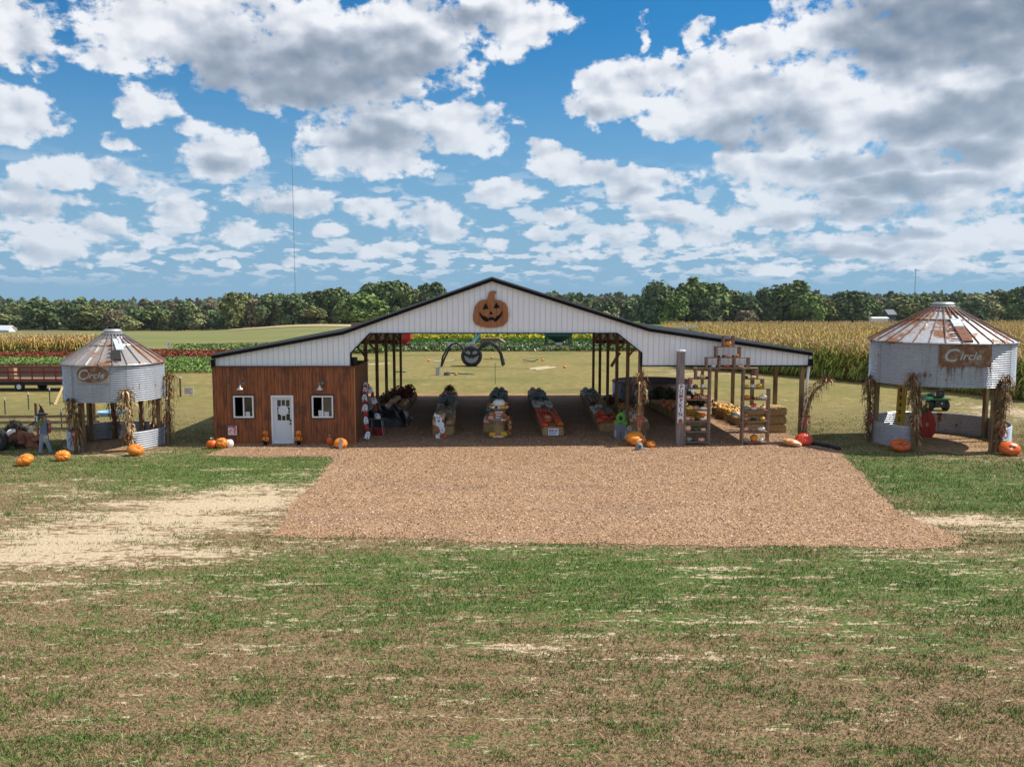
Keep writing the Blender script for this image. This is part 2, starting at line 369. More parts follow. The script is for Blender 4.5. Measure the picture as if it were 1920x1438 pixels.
    sm = t.m('ADD', t.m('ADD', so_, t.m('MULTIPLY', t.ss(mow, .75, 1.0), t.m('MULTIPLY', t.ss(fa_, .05, 0), .16))), t.m('ADD', t.m('MULTIPLY', t.m('SUBTRACT', dirt, .5), 2.4), t.m('MULTIPLY', t.m('SUBTRACT', patch, .5), 3.0)))
    c = t.mix(t.ss(t.m('ADD', sm, .06), .50, .66), c, soilc)
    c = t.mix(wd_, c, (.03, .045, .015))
    t._in(b.inputs['Base Color'], c); b.inputs['Roughness'].default_value = .95; b.inputs['Specular IOR Level'].default_value = .1
    bn = t.new('ShaderNodeBump'); bn.inputs['Strength'].default_value = .8; bn.inputs['Distance'].default_value = .05
    t._in(bn.inputs['Height'], t.m('ADD', t.m('MULTIPLY', fine, .6), mid)); t.l.new(bn.outputs[0], b.inputs['Normal'])
    me.materials.append(mt)
make_ground()
# ---------------------------------------------------------------- wood chip yard
BW = lambda pts: [tuple(G(*q)[:2]) for q in pts]
chip_px = [(402,858),(505,1006),(640,1008),(800,1014),(1000,1019),(1200,1022),(1400,1024),(1600,1026),(1720,1028),(1800,1024),(1770,1000),(1700,972),(1665,945),(1640,915),(1610,885),(1585,862),(1540,846),(1500,832),(1470,812),(1432,792),(1385,768),(1345,748),(1325,738)]
yard = BW([(383,854),(410,843)]) + BW([(404,831)]) + [(-11.9, 41), (-11.9, 55.6), (0, 55.8), (10.6, 55.4)]
yard += BW([(1325,738),(1345,748),(1385,768),(1432,792),(1480,815),(1560,835),(1585,856),(1610,885),(1640,915),(1665,945),(1700,968),(1790,1000),(1810,1015),(1790,1024),(1720,1028),(1600,1026),(1400,1024),(1200,1021),(1000,1018),(800,1012),(640,1007),(508,1006),(530,972),(560,935),(600,895),(622,868),(618,857),(500,857)])
def rough_poly(pts, amp=.12, st=.25, seed=3):
    rd = random.Random(seed); out = []; L = 0
    for i in range(len(pts)):
        a = np.array(pts[i]); b = np.array(pts[(i+1) % len(pts)]); d = b-a; n = max(1, int(np.linalg.norm(d)/st)); nn = np.array([-d[1], d[0]])/max(1e-6, np.linalg.norm(d))
        for k in range(n):
            L += st; o = amp*(math.sin(L*1.3+seed)+.7*math.sin(L*3.1)+.5*math.sin(L*7.7)+rd.uniform(-.6, .6)); out.append(tuple(a+d*k/n+nn*o*.55))
    return out
def sheet(name, pts, z, m):
    me = bpy.data.meshes.new(name); tr = poly_tris(pts)
    me.from_pydata([(q[0], q[1], (z if not callable(z) else z(q[0], q[1]))) for q in pts], [], [tuple(t) for t in tr])
    bm = bmesh.new(); bm.from_mesh(me)
    for f in bm.faces:
        f.normal_update()
        if f.normal.z < 0: f.normal_flip()
    bm.to_mesh(me); bm.free(); me.materials.append(m); o = bpy.data.objects.new(name, me); C.objects.link(o); o['kind'] = 'structure'; return o
def chip_mat():
    mt = bpy.data.materials.new('wood_chips'); mt.use_nodes = True; t = NT(mt.node_tree); b = t.n['Principled BSDF']
    p = t.new('ShaderNodeTexCoord').outputs['Object']
    vo = t.new('ShaderNodeTexVoronoi'); t._in(vo.inputs['Vector'], t.v('ADD', p, t.v('MULTIPLY', t.new('ShaderNodeTexNoise').outputs['Color'], (.2, .2, 0)))); vo.inputs['Scale'].default_value = 38
    r_, g_, b_ = t.sep(vo.outputs['Color'])
    ra = t.new('ShaderNodeValToRGB'); t._in(ra.inputs[0], r_); e = ra.color_ramp.elements; e[0].color = (.15, .072, .032, 1); e[1].color = (.72, .50, .28, 1)
    q = e.new(.4); q.color = (.36, .205, .105, 1); q = e.new(.8); q.color = (.50, .31, .17, 1)
    big = t.noise(t.v('MULTIPLY', p, (.5, 1, 1)), .8, 5, .6); c = ra.outputs[0]
    sc_ = t.v('SCALE', c); t.l.new(t.m('ADD', .72, t.m('MULTIPLY', big, .56)), sc_.node.inputs[3])
    c = t.mix(t.ss(big, .52, .7, 0, .35), sc_, (.45, .32, .21)); c = t.mix(t.ss(t.noise(t.v('MULTIPLY', p, (.25, .8, 1)), .7, 4, .6), .52, .66, 0, .45), c, (.27, .165, .115))
    t._in(b.inputs['Base Color'], c); b.inputs['Roughness'].default_value = .9; b.inputs['Specular IOR Level'].default_value = .15
    bn = t.new('ShaderNodeBump'); bn.inputs['Strength'].default_value = .9; bn.inputs['Distance'].default_value = .03; t._in(bn.inputs['Height'], g_); t.l.new(bn.outputs[0], b.inputs['Normal'])
    return mt
CHIP = chip_mat()
yard_r = rough_poly(yard)
sheet('wood_chip_yard', yard_r, .010, CHIP)
# point in polygon (vectorised)
def inpoly(X, Y, pts):
    ins = np.zeros(X.shape, bool); n = len(pts); j = n-1
    for i in range(n):
        xi, yi = pts[i]; xj, yj = pts[j]
        if yi != yj: ins ^= ((yi > Y) != (yj > Y)) & (X < (xj-xi)*(Y-yi)/(yj-yi)+xi)
        j = i
    return ins
def quads(pos, ax, ay):
    """pos (N,3) centre, ax, ay (N,3) half axes -> (4N,3)"""
    return np.stack([pos-ax-ay, pos+ax-ay, pos+ax+ay, pos-ax+ay], 1).reshape(-1, 3)
def unit(v): return v/np.maximum(1e-9, np.linalg.norm(v, axis=-1, keepdims=True))
TINT = mat('tint_leaf', (1, 1, 1), .85, attr='tint', spec=.15)
def chips():
    N = 310000; Y = 20.6+rng.random(N)**1.1*20.4; X = -11+rng.random(N)*31
    k = inpoly(X+rng.normal(0, .30, N), Y+np.where(Y < 34, rng.normal(0, .30, N), 0), yard_r) ; X, Y = X[k], Y[k]; n = len(X); j = rng.random(n) < .15; X = X+np.where(j, rng.normal(0, .5, n), 0); Y = Y+np.where(j & (Y < 35), rng.normal(0, .5, n), 0)
    a = rng.random(n)*6.28; s_ = .008+.019*rng.random(n)**1.5; ti = rng.normal(0, .35, n)
    ax = np.stack([np.cos(a), np.sin(a), ti*.7], -1)*s_[:, None]; ay = np.stack([-np.sin(a), np.cos(a), rng.normal(0, .3, n)], -1)*(s_*rng.uniform(.3, .8, n))[:, None]
    pos = np.stack([X, Y, .014+.012*rng.random(n)], -1)
    pal = np.array([(.50, .325, .215), (.34, .195, .125), (.72, .55, .40), (.17, .088, .058), (.43, .26, .18), (.57, .365, .25)]); c = pal[rng.choice(6, n, p=[.28, .24, .12, .12, .16, .08])]*rng.uniform(.75, 1.15, (n, 1))
    o = np_mesh('loose_wood_chips', quads(pos, ax, ay), 4, TINT, c); o['kind'] = 'stuff'; tag(o, 'loose brown wood chips strewn over the yard in front of the barn', 'wood chips')
chips()
# ---------------------------------------------------------------- grass blades
def valnoise(X, Y, s, seed=0):
    r2 = np.random.default_rng(seed); T = r2.random((256, 256)); x = X*s+1000; y = Y*s+1000; xi = np.floor(x).astype(int); yi = np.floor(y).astype(int); fx = x-xi; fy = y-yi
    fx = fx*fx*(3-2*fx); fy = fy*fy*(3-2*fy); g = lambda a, b: T[a % 256, b % 256]
    return (g(xi, yi)*(1-fx)+g(xi+1, yi)*fx)*(1-fy)+(g(xi, yi+1)*(1-fx)+g(xi+1, yi+1)*fx)*fy
def grass():
    N = 720000; r1 = rng.random(N); Y = 9.6+(r1**1.15)*37; X = (rng.random(N)*2-1)*(Y*.64+1.5)+Y*.017
    so, gr = masks(X, Y); nz = .04*np.sin(Y*9.5+X*.35+3*valnoise(X, Y, .3, 8))+.32*valnoise(X*.5, Y*1.4, 1.1, 1)+.33*valnoise(X*.6, Y*1.5, 3.6, 2)+.35*valnoise(X, Y*1.2, 8, 3)
    onyard = inpoly(X, Y, yard_r)
    keep = (rng.random(N) < np.clip((46.6-Y)/11, 0, 1)) & (rng.random(N) < np.clip(.15+nz*1.3-so*.9, 0, 1)) & (nz+.30 > so*.85) & (~onyard | (rng.random(N) < .008) | (~inpoly(X+rng.normal(0, .3, N), Y+rng.normal(0, .3, N), yard_r) & (rng.random(N) < .6)))
    X, Y, nz, gr, so = X[keep], Y[keep], nz[keep], gr[keep], so[keep]; n = len(X)
    isg = (gr*.8+(nz-.5)*3.1+rng.normal(0, .2, n)) > .36
    a = rng.random(n)*6.28; h = (.026+.055*rng.random(n))*(.7+.6*nz)*np.where(isg, 1.1, .8); wd = .0035+.0045*rng.random(n)+Y*.00012; le = rng.normal(0, .55, (n, 2))+np.where(isg[:, None], 0, rng.normal(0, .6, (n, 2)))
    b = np.stack([X, Y, np.zeros(n)], -1); sx = np.stack([np.cos(a), np.sin(a), np.zeros(n)], -1)*wd[:, None]; tip = b+np.stack([le[:, 0]*h, le[:, 1]*h, h], -1)
    v = np.stack([b-sx, b+sx, tip], 1).reshape(-1, 3)
    g1 = np.array((.040, .080, .016)); g2 = np.array((.195, .275, .068)); d1 = np.array((.12, .075, .038)); d2 = np.array((.50, .36, .20)); q = rng.random((n, 1))
    c = np.where(isg[:, None], g1+(g2-g1)*q, d1+(d2-d1)*q)
    o = np_mesh('grass', v, 3, mat('grass_blade', (1, 1, 1), .7, attr='tint', spec=.2), c); tag(o, 'short patchy green and dried grass covering the foreground lawn', 'grass', kind='stuff')
grass()
# ================================================================ FIELDS behind the barn
def fpoly(px): return [tuple(GT(*q)[:2]) for q in px]
tz = lambda dz: (lambda x, y: terr(x, y)+dz)
def fsheet(name, pts, dz, m):
    q = rough_poly(pts, .5, 3.0, 5); return sheet(name, q, tz(dz), m)
def wedge(d0, d1, u0, u1): return [(u0*d0, d0), (u1*d0, d0), (u1*d1, d1), (u0*d1, d1)]
M_olive = mat('olive_pasture', (.20, .19, .075), .95, nz=.35, nscale=.06, col2=(.15, .17, .05), thr=(.4, .65), stretch=(.3, 1.6, 1), spec=.1)
M_stub = mat('stubble', (.50, .37, .21), .95, nz=.3, nscale=.08, col2=(.33, .27, .13), stretch=(.3, 1.6, 1), spec=.1)
M_lush = mat('lush_field', (.085, .16, .028), .95, nz=.3, nscale=.1, stretch=(.3, 1.6, 1), spec=.1)
M_earth = mat('field_soil', (.24, .16, .085), .95, nz=.3, nscale=.5, spec=.1)
def band_sheet(name, d0, d1, u0, u1, dz, m, n=40):
    """long field sheet that follows the terrain"""
    mb = MB(); nd = max(6, int((d1-d0)/6)); vs = []
    for i in range(nd+1):
        for k in range(n+1):
            d = d0+(d1-d0)*i/nd; x = (u0+(u1-u0)*k/n)*d
            if k in (0, n): x += 1.5*math.sin(i*1.7)
            if i in (0, nd): d += .8*math.sin(k*1.1)
            vs.append((x, d, terr(x, d)+dz))
    mb.add(vs, [(i*(n+1)+k, i*(n+1)+k+1, (i+1)*(n+1)+k+1, (i+1)*(n+1)+k) for i in range(nd) for k in range(n)])
    o = mb.build(name, m, smooth=True); o['kind'] = 'structure'; return o
band_sheet('pasture', 112, 396, -.75, .12, .09, M_olive)
band_sheet('stubble_field', 300, 392, -.31, -.13, .25, M_stub)
band_sheet('stubble_field', 318, 372, -.66, -.48, .25, M_stub)
band_sheet('far_green_field', 300, 470, .13, .2, .2, M_lush)
band_sheet('far_green_field', 250, 330, .34, .75, .2, M_lush)
def crop(name, label, cat, d0, d1, u0, u1, n, h, leaf, pal, hv=.3, up=.5, pw=1.0):
    d = d0+(d1-d0)*rng.random(n)**pw; u = u0+(u1-u0)*rng.random(n); X = u*d+rng.normal(0, .3, n); Z = np.array([terr(a, b) for a, b in zip(X, d)])
    hh = h*(1-hv+hv*rng.random(n)); zz = Z+hh*(.25+.75*rng.random(n)**.6)
    nrm = unit(np.stack([rng.normal(0, 1, n), rng.normal(0, 1, n), rng.normal(up, 1, n)], -1)); t1 = unit(np.cross(nrm, rng.normal(0, 1, (n, 3)))); t2 = np.cross(nrm, t1); s_ = (leaf*rng.uniform(.5, 1.2, n))[:, None]
    ps = np.array([q[0] for q in pal]); c = ps[rng.choice(len(pal), n, p=[q[1] for q in pal])]*rng.uniform(.7, 1.3, (n, 1))
    o = np_mesh(name, quads(np.stack([X, d, zz], -1), t1*s_, t2*s_*.6), 4, TINT, c); return tag(o, label, cat, kind='stuff')
band_sheet('crop_bed', 86, 101, -.62, -.26, .05, M_earth, 30)
crop('red_flower_field', 'strip of rusty red flowers behind the corrugated bin on the left', 'flower field', 87, 100, -.40, -.27, 17000, .5, .10, [((.27, .045, .025), .45), ((.19, .05, .03), .2), ((.10, .13, .04), .2), ((.36, .12, .07), .15)])
crop('red_flower_field', 'thin strip of red flowers in front of the dry corn on the far left', 'flower field', 87, 93, -.62, -.40, 15000, .5, .10, [((.27, .045, .025), .45), ((.19, .05, .03), .2), ((.10, .13, .04), .2), ((.36, .12, .07), .15)])
crop('leafy_crop_strip', 'bright green leafy strip in front of the red flowers on the left', 'crop', 71, 86.5, -.62, -.27, 28000, .40, .10, [((.11, .20, .035), .45), ((.19, .29, .075), .35), ((.24, .25, .12), .2)])
crop('gourd_patch', 'patch of pale leafed vines with yellow blooms above the shed roof', 'crop', 96, 121, -.37, -.13, 30000, .55, .16, [((.10, .17, .05), .35), ((.22, .27, .12), .3), ((.42, .40, .10), .2), ((.05, .09, .025), .15)])
crop('vine_field', 'broad band of mottled green pumpkin vines seen through the barn', 'crop', 101, 121, -.2, .2, 36000, .5, .15, [((.085, .15, .045), .4), ((.24, .30, .15), .3), ((.45, .46, .33), .08), ((.045, .08, .02), .22)])
crop('tall_green_crop', 'dense dark and bright green crop behind the vine field', 'crop', 122, 141, -.2, .2, 26000, .4, .17, [((.05, .11, .02), .45), ((.10, .20, .035), .55)])
crop('yellow_flower_field', 'band of bright yellow flowers beyond the green crop seen under the barn gable', 'flower field', 142, 176, -.2, .14, 30000, 1.0, .22, [((.52, .44, .03), .45), ((.40, .40, .04), .25), ((.12, .20, .03), .3)])
# ---------------------------------------------------------------- corn
def corn(name, label, pos, H, golden, sd=1):
    r = np.random.default_rng(sd); V = []; Cc = []; n = len(pos)
    Z = np.array([terr(a, b) for a, b in pos]); P0 = np.concatenate([pos, Z[:, None]], 1); Hh = H*r.uniform(.74, 1.12, n); gd = np.clip(golden(pos)+r.normal(0, .32, n), 0, 1)
    gl = np.array((.17, .25, .03)); gb = np.array((.44, .52, .11)); tn = np.array((.50, .30, .075)); tb = np.array((.72, .49, .17))
    a = r.random(n)*6.28; wx = np.stack([np.cos(a), np.sin(a), 0*a], -1)*.018
    up = np.stack([r.normal(0, .05, n), r.normal(0, .05, n), np.ones(n)], -1)*Hh[:, None]
    V.append(np.stack([P0-wx, P0+wx, P0+up+wx*.4, P0+up-wx*.4], 1)); Cc.append((gl*(1-gd[:, None])+tn*gd[:, None])*.8)
    for k in range(9):
        f = .16+.72*k/8+r.normal(0, .03, n); a = r.random(n)*6.28; L = r.uniform(.45, .8, n)*(1.1-.4*f); d = np.stack([np.cos(a), np.sin(a)], -1)
        b0 = P0+up*f[:, None]; m1 = b0+np.concatenate([d*(L*.45)[:, None], (L*.42)[:, None]], 1); e = b0+np.concatenate([d*L[:, None], (L*r.uniform(-.5, .15, n))[:, None]], 1)
        s_ = np.stack([-d[:, 1], d[:, 0], 0*L], -1)*.045
        mixv = np.clip(gd*1.25*(.35+f*.9), 0, 1)[:, None]; br = r.random((n, 1)); c = (gl*(1-br)+gb*br)*(1-mixv)+(tn*(1-br)+tb*br)*mixv
        V.append(np.stack([b0-s_*.5, b0+s_*.5, m1+s_, m1-s_], 1)); Cc.append(c); V.append(np.stack([m1-s_, m1+s_, e+s_*.15, e-s_*.15], 1)); Cc.append(c*.95)
    for k in range(4):
        a = r.random(n)*6.28; d = np.stack([np.cos(a)*.16, np.sin(a)*.16, r.uniform(.18, .34, n)], -1); b0 = P0+up*.98; s_ = np.stack([-np.sin(a), np.cos(a), 0*a], -1)*.022
        V.append(np.stack([b0-s_, b0+s_, b0+d+s_, b0+d-s_], 1)); Cc.append(np.tile(np.array((.56, .40, .20)), (n, 1))*r.uniform(.6, 1.15, (n, 1)))
    v = np.concatenate(V, 0).reshape(-1, 3); c = np.concatenate(Cc, 0)
    o = np_mesh(name, v, 4, TINT, c); return tag(o, label, 'corn field', kind='stuff')
def cornpos(n, d0, d1, ulo, uhi, front, seed, k=1.6):
    r = np.random.default_rng(seed); d = d0+(d1-d0)*r.random(n)**k; u = ulo+(uhi-ulo)*r.random(n); X = u*d; keep = (d > front(X)) & (u > np.interp(d, [70, 200], [ulo+.085, ulo+.04])); return np.stack([X[keep], d[keep]], 1)
cf = lambda X: np.interp(X, [8, 14, 22, 28, 32, 60], [83, 79, 70, 61, 51, 36])
pos = cornpos(21000, 38, 232, .15, .78, cf, 5, 1.5)
r = np.random.default_rng(9); xe = r.uniform(17, 50, 3400); ye = cf(xe)+r.random(3400)**1.5*3.5; pos = np.concatenate([pos, np.stack([xe, ye], 1)], 0)
corn('corn_field', 'tall ripening corn with golden tops filling the right side behind the barn', pos, 2.45, lambda p: .20+.44*np.clip((p[:, 1]-cf(p[:, 0]))/30, 0, 1), 2)
pos = np.stack([r.uniform(-.62, -.46, 2600), 94+r.random(2600)**1.3*22], 1); pos[:, 0] *= pos[:, 1]
corn('corn_field', 'short block of dry tan corn behind the red flowers on the left', pos, 1.7, lambda p: .70+0*p[:, 0], 3)
# ================================================================ TREES
LEAFM = {}
def crown_geo(rx, ry, rz, seed, nl=26, per=120, leaf=.55, palette=None, flat=.62):
    """crown: many lobes through the crown, small leaf clumps over each lobe; centre at origin, base at z=0"""
    r = np.random.default_rng(seed); lv = []; lc = []; pal = palette
    cs = []
    for i in range(nl):
        t = r.random()*6.28; h = r.random()**.8; s_ = math.sqrt(max(.05, 1-(abs(h-.42)/.62)**2.2))*(.35+.55*r.random()**.5); R_ = .30+.16*r.random()
        cs.append((rx*s_*math.cos(t)*.82, ry*s_*math.sin(t)*.82, rz*(.06+.80*h), rx*R_*(.8+.3*(1-h)), rz*R_*.55))
    for (cx, cy, cz, a, b) in cs:
        n = per; d = unit(r.normal(0, 1, (n, 3))); d[:, 2] = np.where(d[:, 2] < -.5, -d[:, 2], d[:, 2]); rad = r.uniform(.72, 1.12, (n, 1))
        wob = 1+.18*np.sin(d[:, :1]*5+seed)*np.cos(d[:, 1:2]*6)
        p = np.array([cx, cy, cz])+d*np.array([a, a, b])*rad*wob
        nm = unit(d+r.normal(0, .45, (n, 3))); t1 = unit(np.cross(nm, r.normal(0, 1, (n, 3)))); t2 = np.cross(nm, t1); s_ = (leaf*r.uniform(.5, 1.25, n))[:, None]
        lv.append(quads(p, t1*s_, t2*s_*.7)); q = r.random((n, 1)); tone = r.uniform(.75, 1.25); lc.append((pal[0]*(1-q)+pal[1]*q)*tone)
    return np.concatenate(lv), np.concatenate(lc)
PAL = {'dark': (np.array((0.052, 0.084, 0.033)), np.array((0.146, 0.194, 0.073))), 'green': (np.array((0.067, 0.107, 0.031)), np.array((0.172, 0.228, 0.067))),
       'olive': (np.array((0.107, 0.129, 0.040)), np.array((0.237, 0.249, 0.086))), 'pale': (np.array((0.163, 0.176, 0.071)), np.array((0.310, 0.310, 0.133))),
       'russet': (np.array((0.129, 0.107, 0.062)), np.array((0.232, 0.194, 0.103))), 'bright': (np.array((0.077, 0.138, 0.029)), np.array((0.198, 0.271, 0.067)))}
M_bark = mat('bark', (.11, .085, .06), .9, nz=.3, nscale=4)
M_leaf = mat('tree_leaf', (1, 1, 1), .75, attr='tint', spec=.2)
TP = {}
def tree_proto(kind, var):
    k = (kind, var)
    if k in TP: return TP[k]
    seed = 40+var*7+len(kind)*3; rx, rz = 1.0, 1.0
    v, c = crown_geo(5, 5, 10.5, seed, 22+var*7, 150, .40, PAL[kind]); v[:, 2] = v[:, 2]*1.1
    me = np_mesh('crown', v, 4, M_leaf, c); mb = MB(); rd = random.Random(seed)
    mb.tube([(0, 0, -1.2), (.1, 0, 1.5), (0, .1, 5), (.2, .1, 9)], [.42, .3, .2, .07], 8)
    for i in range(7):
        a = i*.9+rd.random(); z = 2+i*.8; mb.tube([(0, 0, z), (math.cos(a)*1.6, math.sin(a)*1.6, z+1.2), (math.cos(a)*3.2, math.sin(a)*3.2, z+2)], [.13, .08, .03], 5)
    tr = mb.build('trunk', M_bark); TP[k] = (me.data, tr.data)
    bpy.data.objects.remove(me); bpy.data.objects.remove(tr); return TP[k]
def tree(px, ytop, ybase, wpx, D_, kind, label, name='tree', cat='tree'):
    d = ray(px, ybase); t = D_/d.y; x = d.x*t; z = terr(x, D_); top = P(px, ytop, D_).z; H = top-z; W = wpx/sc(D_)
    o = thing(name, (x, D_, z), label, cat, 'trees along the field edge', rz=random.random()*6.28)
    cm, tm = tree_proto(kind, random.randrange(3)); 
    a = bpy.data.objects.new('crown', cm); C.objects.link(a); a.parent = o; b = bpy.data.objects.new('trunk', tm); C.objects.link(b); b.parent = o
    o.scale = (W/9.4, W/9.4, H/12.0); return o
TREES = [
 (12,592,624,60,405,'olive','low olive tree beside the white roofed barn at the far left edge'),
 (85,564,626,84,400,'dark','broad dark round tree standing out at the left end of the field'),
 (140,570,626,52,402,'dark','narrow dark tree touching the broad round one on the left'),
 (180,571,624,64,404,'olive','olive topped tree above the left corrugated bin, left of its roof cap'),
 (214,582,624,46,402,'russet','dull brown green tree directly above the cap of the left bin'),
 (243,592,622,52,400,'pale','low pale yellow green tree just right of the left bin roof cap'),
 (285,578,622,60,412,'green','mid green tree halfway between left bin cap and shed roof'),
 (318,590,620,40,404,'olive','small olive tree right of the mid green one, left of the darkest tree'),
 (346,572,620,44,405,'dark','small very dark tree at the field edge left of the mast'),
 (378,588,618,50,404,'pale','short pale tree between two dark trees left of the mast'),
 (412,584,616,44,404,'dark','dark low tree just left of the tall pale olive tree'),
 (446,548,616,56,396,'olive','tall light olive tree at the left end of the high wood near the mast'),
 (484,560,610,46,394,'russet','thin brownish tree right of the tall olive tree'),
 (512,556,610,62,392,'dark','dark tree under the left side of the radio mast'),
 (550,552,608,64,392,'dark','dark tree directly below the foot of the radio mast'),
 (588,576,609,54,386,'olive','short rounded olive tree right of the mast in front of taller ones'),
 (590,548,606,60,398,'dark','tall dark tree behind the short olive one, right of the mast'),
 (632,540,607,66,394,'green','tall green tree two crowns right of the mast'),
 (688,552,612,86,372,'bright','large leafy tree nearest the barn roof slope on its left'),
 (655,558,610,60,376,'green','tree left of the large leafy one by the barn roof slope'),
 (735,527,606,80,396,'green','tallest crown of the left wood above the barn roof slope'),
 (700,533,604,60,400,'dark','dark crown left of the tallest one in the left wood'),
 (775,540,604,56,402,'olive','olive crown between the two highest crowns of the left wood'),
 (810,532,604,64,402,'dark','last dark crown of the left wood, partly behind the barn gable'),
 (1235,533,617,74,372,'dark','dark left end tree of the right wood beside the white farmhouse'),
 (1262,552,618,58,366,'bright','brighter lower crown in front at the left of the right wood'),
 (1288,526,616,84,374,'green','highest crown in the left half of the right wood'),
 (1330,530,614,76,378,'green','wide crown right of the highest one in the right wood'),
 (1322,560,616,62,366,'dark','dark front tree standing before the wide crown of the right wood'),
 (1368,545,612,60,384,'olive','lower olive crown in the dip at the middle of the right wood'),
 (1395,552,612,70,380,'dark','dark grey green tree right of the dip in the right wood'),
 (1432,545,610,66,382,'dark','dark tree left of the rounded high crown of the right wood'),
 (1398,582,616,40,364,'russet','small brownish bush tree above the stepped pumpkin shelf'),
 (1484,529,610,92,378,'green','high rounded crown at the right end of the right wood'),
 (1510,548,609,66,372,'bright','bright green tree at the right shoulder of the right wood'),
 (1545,560,608,50,388,'olive','small olive tree in the gap after the right wood'),
 (1590,548,606,74,392,'dark','dark round tree left of the dark old barn on the right'),
 (1628,556,602,48,396,'green','green tree between the dark round tree and the old barn'),
 (1692,560,600,70,400,'olive','pale olive tree behind the dark old barn'),
 (1722,552,600,56,404,'green','tree left of the cap of the right bin'),
 (1838,552,592,70,408,'pale','pale yellow green tree right of the right bin cap'),
 (1825,562,592,50,402,'dark','dark tree in front of the pale yellow green one on the right'),
 (1880,545,588,70,412,'green','green tree near the right edge of the picture'),
 (1912,540,588,50,410,'dark','dark tree cut off by the right edge of the picture')]
for t_ in TREES: tree(*t_)
# far woods: crowns past counting, one mass per side
def far_wood(name, label, rows, u0, u1, seed):
    r = np.random.default_rng(seed); VV = []; CC = []; protos = []
    for i, k in enumerate(['dark', 'green', 'olive', 'dark', 'russet', 'green', 'pale', 'dark', 'green']):
        protos.append(crown_geo(5.2, 5.2, 9.5, 300+i, 9, 46, 1.0, PAL[k]))
    for (D_, hgt) in rows:
        n = int((u1-u0)*D_/(6.5+D_*.004))
        for i in range(n):
            u = u0+(u1-u0)*(i+r.random())/n; x = u*D_; y = D_*(1+r.normal(0, .018)); v, c = protos[r.integers(len(protos))]; a = r.random()*6.28; s_ = r.uniform(.8, 1.5); h = hgt*r.uniform(.70, 1.15)*(1+.12*math.sin(x*.013+D_)+.08*math.sin(x*.031))
            ca, sa = math.cos(a), math.sin(a); q = np.stack([(v[:, 0]*ca-v[:, 1]*sa)*s_+x, (v[:, 0]*sa+v[:, 1]*ca)*s_+y, v[:, 2]/9.5*h+terr(x, y)], -1)
            VV.append(q); CC.append(c*r.uniform(.75, 1.2))
    o = np_mesh(name, np.concatenate(VV), 4, M_leaf, np.concatenate(CC)); tag(o, label, 'woodland', kind='stuff')
rows = [(425, 7), (450, 8.5), (485, 10), (530, 11), (600, 12), (690, 12.5), (800, 12.5), (930, 13), (1100, 13), (1350, 14), (1700, 15)]
far_wood('far_woodland', 'dense distant woodland rising behind the field on the left', rows, -.68, -.08, 1)
far_wood('far_woodland', 'dense distant woodland rolling away on the right behind the corn', rows, .04, .66, 2)
# ================================================================ BARN
YF = 36.6
M_black = mat('black_trim', (.008, .008, .010), .7, spec=.15)
M_white = mat('white_siding', (.86, .88, .90), .45, nz=.05, nscale=1.2)
M_roof = mat('dark_roof_metal', (.16, .165, .17), .4, metal=.3, nz=.1)
M_post = mat('treated_post', (.25, .165, .075), .85, nz=.35, nscale=3, stretch=(3, 3, .4), col2=(.15, .085, .04), bump=.4)
M_frame = mat('roof_timber', (.30, .17, .085), .85, nz=.3, nscale=2, stretch=(1, 1, 4))
M_redwood = mat('red_beam', (.17, .045, .025), .8, nz=.2)
M_plank = None
def plank_mat():
    mt = bpy.data.materials.new('stained_boards'); mt.use_nodes = True; t = NT(mt.node_tree); b = t.n['Principled BSDF']
    p = t.new('ShaderNodeTexCoord').outputs['Object']; x, y, z = t.sep(p); s_ = t.m('ADD', x, y)
    cell = t.m('FLOOR', t.m('MULTIPLY', s_, 1/.145)); fr = t.m('FRACT', t.m('MULTIPLY', s_, 1/.145))
    wn_ = t.new('ShaderNodeTexWhiteNoise', noise_dimensions='1D'); t._in(wn_.inputs['W'], cell)
    grain = t.noise(t.xyz(t.m('MULTIPLY', s_, 22), wn_.outputs[0], t.m('MULTIPLY', z, 1.3)), 1, 8, .7); stain = t.noise(t.xyz(t.m('MULTIPLY', s_, 1.6), 0, t.m('MULTIPLY', z, .9)), 1.2, 5, .6)
    c = t.mix(t.ss(grain, .35, .68), (.080, .022, .007), (.40, .115, .030))
    c = t.mix(t.m('MULTIPLY', wn_.outputs[0], .38), c, (.44, .14, .038)); c = t.mix(t.ss(stain, .5, .68, 0, .75), c, (.07, .028, .014)); c = t.mix(t.ss(z, .7, -.2, 0, .45), c, (.42, .14, .042))
    gap = t.ss(t.m('ABSOLUTE', t.m('SUBTRACT', fr, .5)), .455, .49); c = t.mix(gap, c, (.012, .006, .004))
    t._in(b.inputs['Base Color'], c); b.inputs['Roughness'].default_value = .6
    bn = t.new('ShaderNodeBump'); bn.inputs['Strength'].default_value = .6; bn.inputs['Distance'].default_value = .02; t._in(bn.inputs['Height'], t.m('SUBTRACT', grain, t.m('MULTIPLY', gap, 2))); t.l.new(bn.outputs[0], b.inputs['Normal'])
    return mt
M_plank = plank_mat()
